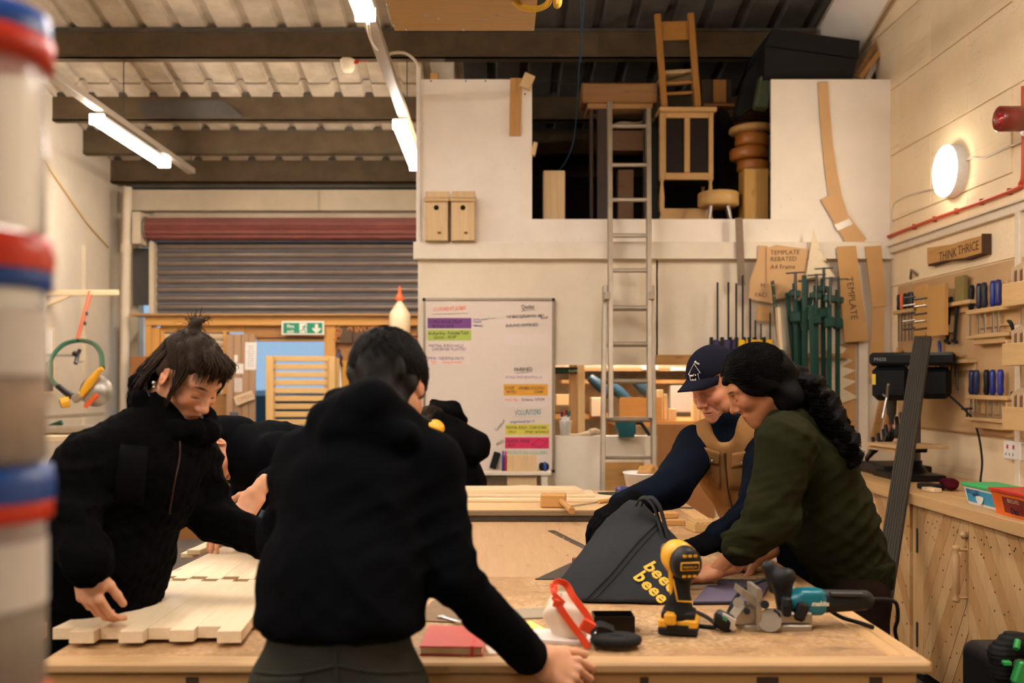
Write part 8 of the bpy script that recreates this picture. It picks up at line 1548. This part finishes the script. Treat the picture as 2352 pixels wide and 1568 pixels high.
# tubs
def tub(px0, px1, py0, py1, X, col, lidc, lab, lid_lab, words):
    y1_, y0_ = dpx(px0, X), dpx(px1, X); zt = CZ+(CY-py0)*y1_/F; r = thing('storage_tub', lab, 'tub', (X+.07, (y0_+y1_)/2, CT)); h = zt-CT; W_ = abs(y1_-y0_); yc = (y0_+y1_)/2; z0 = CT+.0012
    C1 = plain('tub%s' % (col,), srgb(*col), .4); C2 = plain('lid%s' % (lidc,), srgb(*lidc), .4)
    b = MB(); q = [V3(X+.02, yc-W_/2+.012, z0), V3(X+.13, yc-W_/2+.012, z0), V3(X+.13, yc+W_/2-.012, z0), V3(X+.02, yc+W_/2-.012, z0)]; t = [V3(X, yc-W_/2, z0+h), V3(X+.15, yc-W_/2, z0+h), V3(X+.15, yc+W_/2, z0+h), V3(X, yc+W_/2, z0+h)]
    b.add(q+t, [(3, 2, 1, 0), (4, 5, 6, 7), (0, 1, 5, 4), (1, 2, 6, 5), (2, 3, 7, 6), (3, 0, 4, 7)]); b.build('tub_body', C1, r); MB().box((X+.075, yc, z0+h+.006), (.168, W_+.018, .014), I3, .004).build('lid', C2, r)
    nrm = V3(-1, 0, -.02/h*-1*-1).normalized(); upv = (t[0]-q[0]); upv = V3(-.02, 0, h).normalized(); base = (q[0]+q[3]+t[0]+t[3])/4
    return r, base, upv, W_, h
r, b_, u_, W_, h_ = tub(2212, 2282, 1114, 1176, 2.1, (222, 222, 220), (40, 168, 96), 'white tub with a blue printed label and a green lid on the worktop', '', '')
nn_ = V3(-1, 0, -.15).normalized(); MB().box(b_+nn_*.0015, (W_*.86, .001, h_*.72), Matrix((V3(0, -1, 0), nn_, u_)).transposed()).build('printed_label', plain('label blue', srgb(40, 150, 196), .5, 0, .2, 18), r); MB().ell(b_+nn_*.0025+V3(0, -.0, 0), (.001, .035, .03)).build('label_patch', plain('label pale', srgb(206, 214, 210), .5), r)
text('BISCUITS', b_+nn_*.004+V3(0, W_*.4, h_*.12), (0, -1, 0), u_, .03, plain('navy pen', srgb(24, 40, 110), .6), r, thick=.0004); text('No 0', b_+nn_*.0045+V3(0, W_*.2, -.0), (0, -1, .1), u_, .022, plain('navy pen', (0, 0, 0, 1)), r)
r, b_, u_, W_, h_ = tub(2275, 2362, 1126, 1190, 2.06, (224, 104, 24), (178, 36, 24), 'orange tub with a red lid and dark red label on the worktop', '', '')
MB().box(b_+nn_*.0015+V3(0, -.03, 0), (W_*.6, .001, h_*.7), Matrix((V3(0, -1, 0), nn_, u_)).transposed()).build('printed_label', plain('label maroon', srgb(120, 30, 24), .5, 0, .3, 16), r); text('BISCUITS', b_+nn_*.004+V3(0, .02, .012), (0, -1, 0), u_, .022, plain('pale print', srgb(206, 196, 160), .6), r); text('Daz', b_+nn_*.004+V3(0, -.01, -.03), (0, -1, 0), u_, .036, plain('black pen', srgb(20, 24, 40), .6), r, thick=.0006)
V, Q = sdf_mesh([el((2.28, 5.02, CT+.04), (.045, .06, .022), k=.02), el((2.27, 4.98, CT+.025), (.03, .04, .02), k=.02), bxs((2.28, 5, CT-.05), (.3, .3, .051), None, .002, .003, True)], .006, wrinkle(.006, 60, (0, 1, 0), 3)); tag(arrmesh('maroon_glove', V, Q, fabric('maroon cloth', srgb(70, 18, 26), 300)), 'crumpled maroon work glove beside the white tub', 'glove')
MB().box((2.16, 4.95, CT+.011), (.05, .09, .02), rotm(0, 0, 15), .003).build('wood_offcut', wd('pale board'), None, 'small pale wood offcut on the worktop left of the tubs', 'offcut')
MB().tube(spline([V3(2.5, 5.1, CT+.008), V3(2.42, 4.9, CT+.008), V3(2.5, 4.75, CT+.008), V3(2.44, 4.6, CT+.03), V3(2.52, 4.4, CT+.008)]), .006, 6).build('black_cable', BLACKR, None, 'black cable lying behind the tubs on the worktop', 'cable')
# black and green vacuum at the lower right corner
vc = thing('workshop_vacuum', 'black and green workshop vacuum at the lower right corner', 'vacuum cleaner', (1.75, 3.05, 0)); GR2 = plain('tool green', srgb(40, 150, 70), .4); vy = 3.0; vX = lambda px: xx(px, vy)
zt = CZ+(CY-1530)*vy/F; V, Q = sdf_mesh([bxs((vX(2340)+.17, vy+.15, zt/2), (.19, .2, zt/2), None, .04, .02)], .012); arrmesh('tank', V, Q, BLACK, vc); V, Q = sdf_mesh([rc(P(2300, 1545, vy), P(2298, 1500, vy), .03, .032, None, 1, .02), rc(P(2298, 1500, vy), P(2322, 1478, vy), .032, .032, None, 1, .02), rc(P(2322, 1478, vy), P(2390, 1490, vy), .034, .045, None, 1, .02)], .006, lambda X_: (.0025*np.sin(X_[:, 2]*420)).astype(f32)); arrmesh('hose', V, Q, BLACKR, vc)
MB().box(P(2352, 1548, vy-.06), (.06, .03, .07), rotm(0, 20), .01).build('green_latch', GR2, vc); MB().tube([P(2338, 1470, vy-.04), P(2334, 1490, vy-.055)], .01, 8).build('green_band', GR2, vc); MB().box(P(2312, 1522, vy-.055), (.025, .02, .014), I3, .004).build('green_clip', GR2, vc)
# ---------------------------------------------------------------- left wall: wooden arm, hose, mitre saw, notice boards
xl = XL+.002; lw = lambda px, py: (lambda d: P(px, py, d))(XL*F/(px-CX))
arm = thing('wall_bracket', 'pale wooden arm bracket on the left wall holding orange strings', 'bracket', lw(85, 690)); AY = 8.2
pa, pb = P(82, 672, AY), P(272, 672, AY); MB().bar(P(85, 673, AY), pb, .04, .045, (0, 0, 1), .003).build('arm', wd('pale board'), arm); MB().bar(P(92, 706, AY), P(160, 678, AY), .03, .03, (0, 0, 1), .003).build('brace', wd('pale board'), arm); MB().bar(P(84, 668, AY), P(84, 900, AY), .05, .05, (1, 0, 0), .003).build('upright', wd('pale board', 'Z'), arm)
OS = plain('orange string', srgb(226, 96, 50), .7); os_ = MB(); os_.tube([P(205, 668, AY-.03), P(175, 780, AY-.03)], .006, 6); os_.build('string', OS, None, 'left orange string hanging from the wooden arm', 'string'); MB().tube([P(210, 676, AY-.03), P(181, 778, AY-.03)], .006, 6).build('string', OS, None, 'right orange string hanging from the wooden arm', 'string')
for i, (px, py) in enumerate(((199, 720), (195, 742))): MB().ell(P(px, py, AY-.03), (.012, .012, .018)).build('string_toggle', DSTEEL, None, ['upper grey toggle on the orange string', 'lower grey toggle on the orange string'][i], 'toggle')
GH = plain('green hose', srgb(12, 72, 48), .4); MB().tube(spline([P(235, 845, 7.3), P(231, 810, 7.6), P(212, 788, 7.9), P(180, 782, AY-.03), P(145, 792, 8.0), P(120, 820, 7.8), P(113, 850, 7.5), P(118, 872, 7.3), P(133, 888, 7.1)], 10), .018, 10).build('green_hose', GH, None, 'dark green air hose looped up from the mitre saw to the strings', 'hose'); MB().tube(spline([P(100, 987, 7.1), P(120, 978, 7.1), P(142, 970, 7.1)]), .02, 8).build('green_hose', GH, None, 'short end of green hose below the saw at the left', 'hose')
ms = thing('mitre_saw', 'yellow and grey mitre saw behind the woman\'s shoulder', 'saw', P(200, 985, 7.1)); sD = 7.0; sp3 = lambda px, py, o=0: P(px, py, sD+o)
MB().lathe([(.001, -.02), (.1, -.02), (.11, -.01), (.11, .02), (.001, .02)], sp3(222, 898), rotm(90, 0, 10), 28).build('blade_guard', plain('guard steel', srgb(170, 166, 156), .35, .7), ms); MB().tube([sp3(185, 910, -.04), sp3(205, 880, -.05), sp3(228, 852, -.02)], [.02, .03, .02], 10).build('arm', YEL, ms); MB().tube([sp3(215, 870, -.06), sp3(228, 850, -.06), sp3(236, 846, -.06)], [.015, .018, .016], 10).build('handle', YEL, ms); MB().cyl(sp3(140, 926, -.05), sp3(160, 922, -.03), .036).build('motor', YEL, ms); MB().cyl(sp3(138, 927, -.055), sp3(142, 926, -.05), .03).build('motor_cap', BLACK, ms); MB().box(sp3(180, 912, -.03), (.08, .06, .06), rotm(0, -30), .012).build('body', CAST, ms); MB().tube([sp3(133, 886), sp3(150, 900), sp3(165, 910)], [.02, .022, .025], 10).build('dust_spout', BLACK, ms); MB().bar(sp3(195, 935, -.05), sp3(225, 905, -.05), .03, .03, (0, 1, 0), .008).build('orange_guard', plain('orange guard', srgb(226, 92, 30), .4), ms); MB().bar(sp3(100, 958), sp3(240, 950), .03, .025, (0, 0, 1), .003).build('fence', CAST, ms); MB().box(sp3(190, 985, .05), (.5, .35, .05), I3, .01).build('base', CAST, ms)
lb = thing('saw_table', 'pale side bench along the left wall carrying the mitre saw', 'workbench', (xx(130, 7.1), 7.2, 0)); zt_ = zz(992, sD)-.012; MB().bx(XL+.01, xx(300, 7.0), 6.7, 7.7, zt_-.04, zt_, .003).build('top', wd('pale board'), lb)
for x in (XL+.05, xx(290, 7.0)-.06):
    for y in (6.75, 7.6): MB().bx(x, x+.06, y, y+.06, 0, zt_-.04).build('leg', wd('pale board', 'Z'), lb)
tp = thing('wall_tap', 'small dark air tap fitting on the left wall inside the hose loop', 'tap', lw(175, 830)); tpc = P(178, 822, 8.1); MB().tube([P(184, 802, 8.1), P(178, 815, 8.1), P(174, 835, 8.05)], .016, 8).build('body', DSTEEL, tp); MB().ell(P(172, 812, 8.05), (.022, .022, .022)).build('knob', BLACK, tp); MB().cyl(P(168, 832, 8.05), P(192, 830, 8.05), .006).build('lever', STEEL, tp); MB().cyl(P(180, 815, 8.1), V3(XL, 8.1, P(180, 815, 8.1).z), .012, n=8).build('supply_pipe', STEEL, tp)
nb = thing('notice_frame', 'dark framed notice with white sheet on the left wall', 'notice board', lw(100, 900)); y0n, y1n = XL*F/(92-CX), XL*F/(118-CX); MB().bx(XL, XL+.02, y0n, y1n+.02, zz(905, y1n), zz(752, y1n), .003).build('frame', wd('pale board', 'Z'), nb); MB().bx(XL+.02, XL+.024, y0n, y1n-.02, zz(898, y1n), zz(760, y1n)).build('panel', plain('dark notice', srgb(84, 76, 68), .6), nb); MB().bx(XL+.024, XL+.026, y0n+.02, y1n-.03, zz(832, y1n), zz(758, y1n)).build('sheet', plain('notice white', srgb(222, 216, 206), .8), nb)
MB().tube(spline([lw(95, 365)+V3(.01, 0, 0), lw(150, 445)+V3(.01, 0, 0), lw(200, 515)+V3(.01, 0, 0), lw(247, 568)+V3(.01, 0, 0)]), .008, 6).build('wall_cable', plain('ochre cable', srgb(196, 160, 96), .6), None, 'ochre cable running diagonally down the left wall', 'cable')
MB().bx(XL, XL+.03, 8.9, 8.95, 0, zz(562, 8.92)).build('trim_15', M_cream, kind='structure')
MB().bx(xx(300, 9.3), xx(335, 9.3), 9.28, 9.45, 0, zz(818, 9.3), .005).build('brown_cabinet', wood('brown cabinet', srgb(150, 96, 44), 'Z', .7), None, 'narrow brown wooden cabinet beside the drain pipe', 'cabinet')
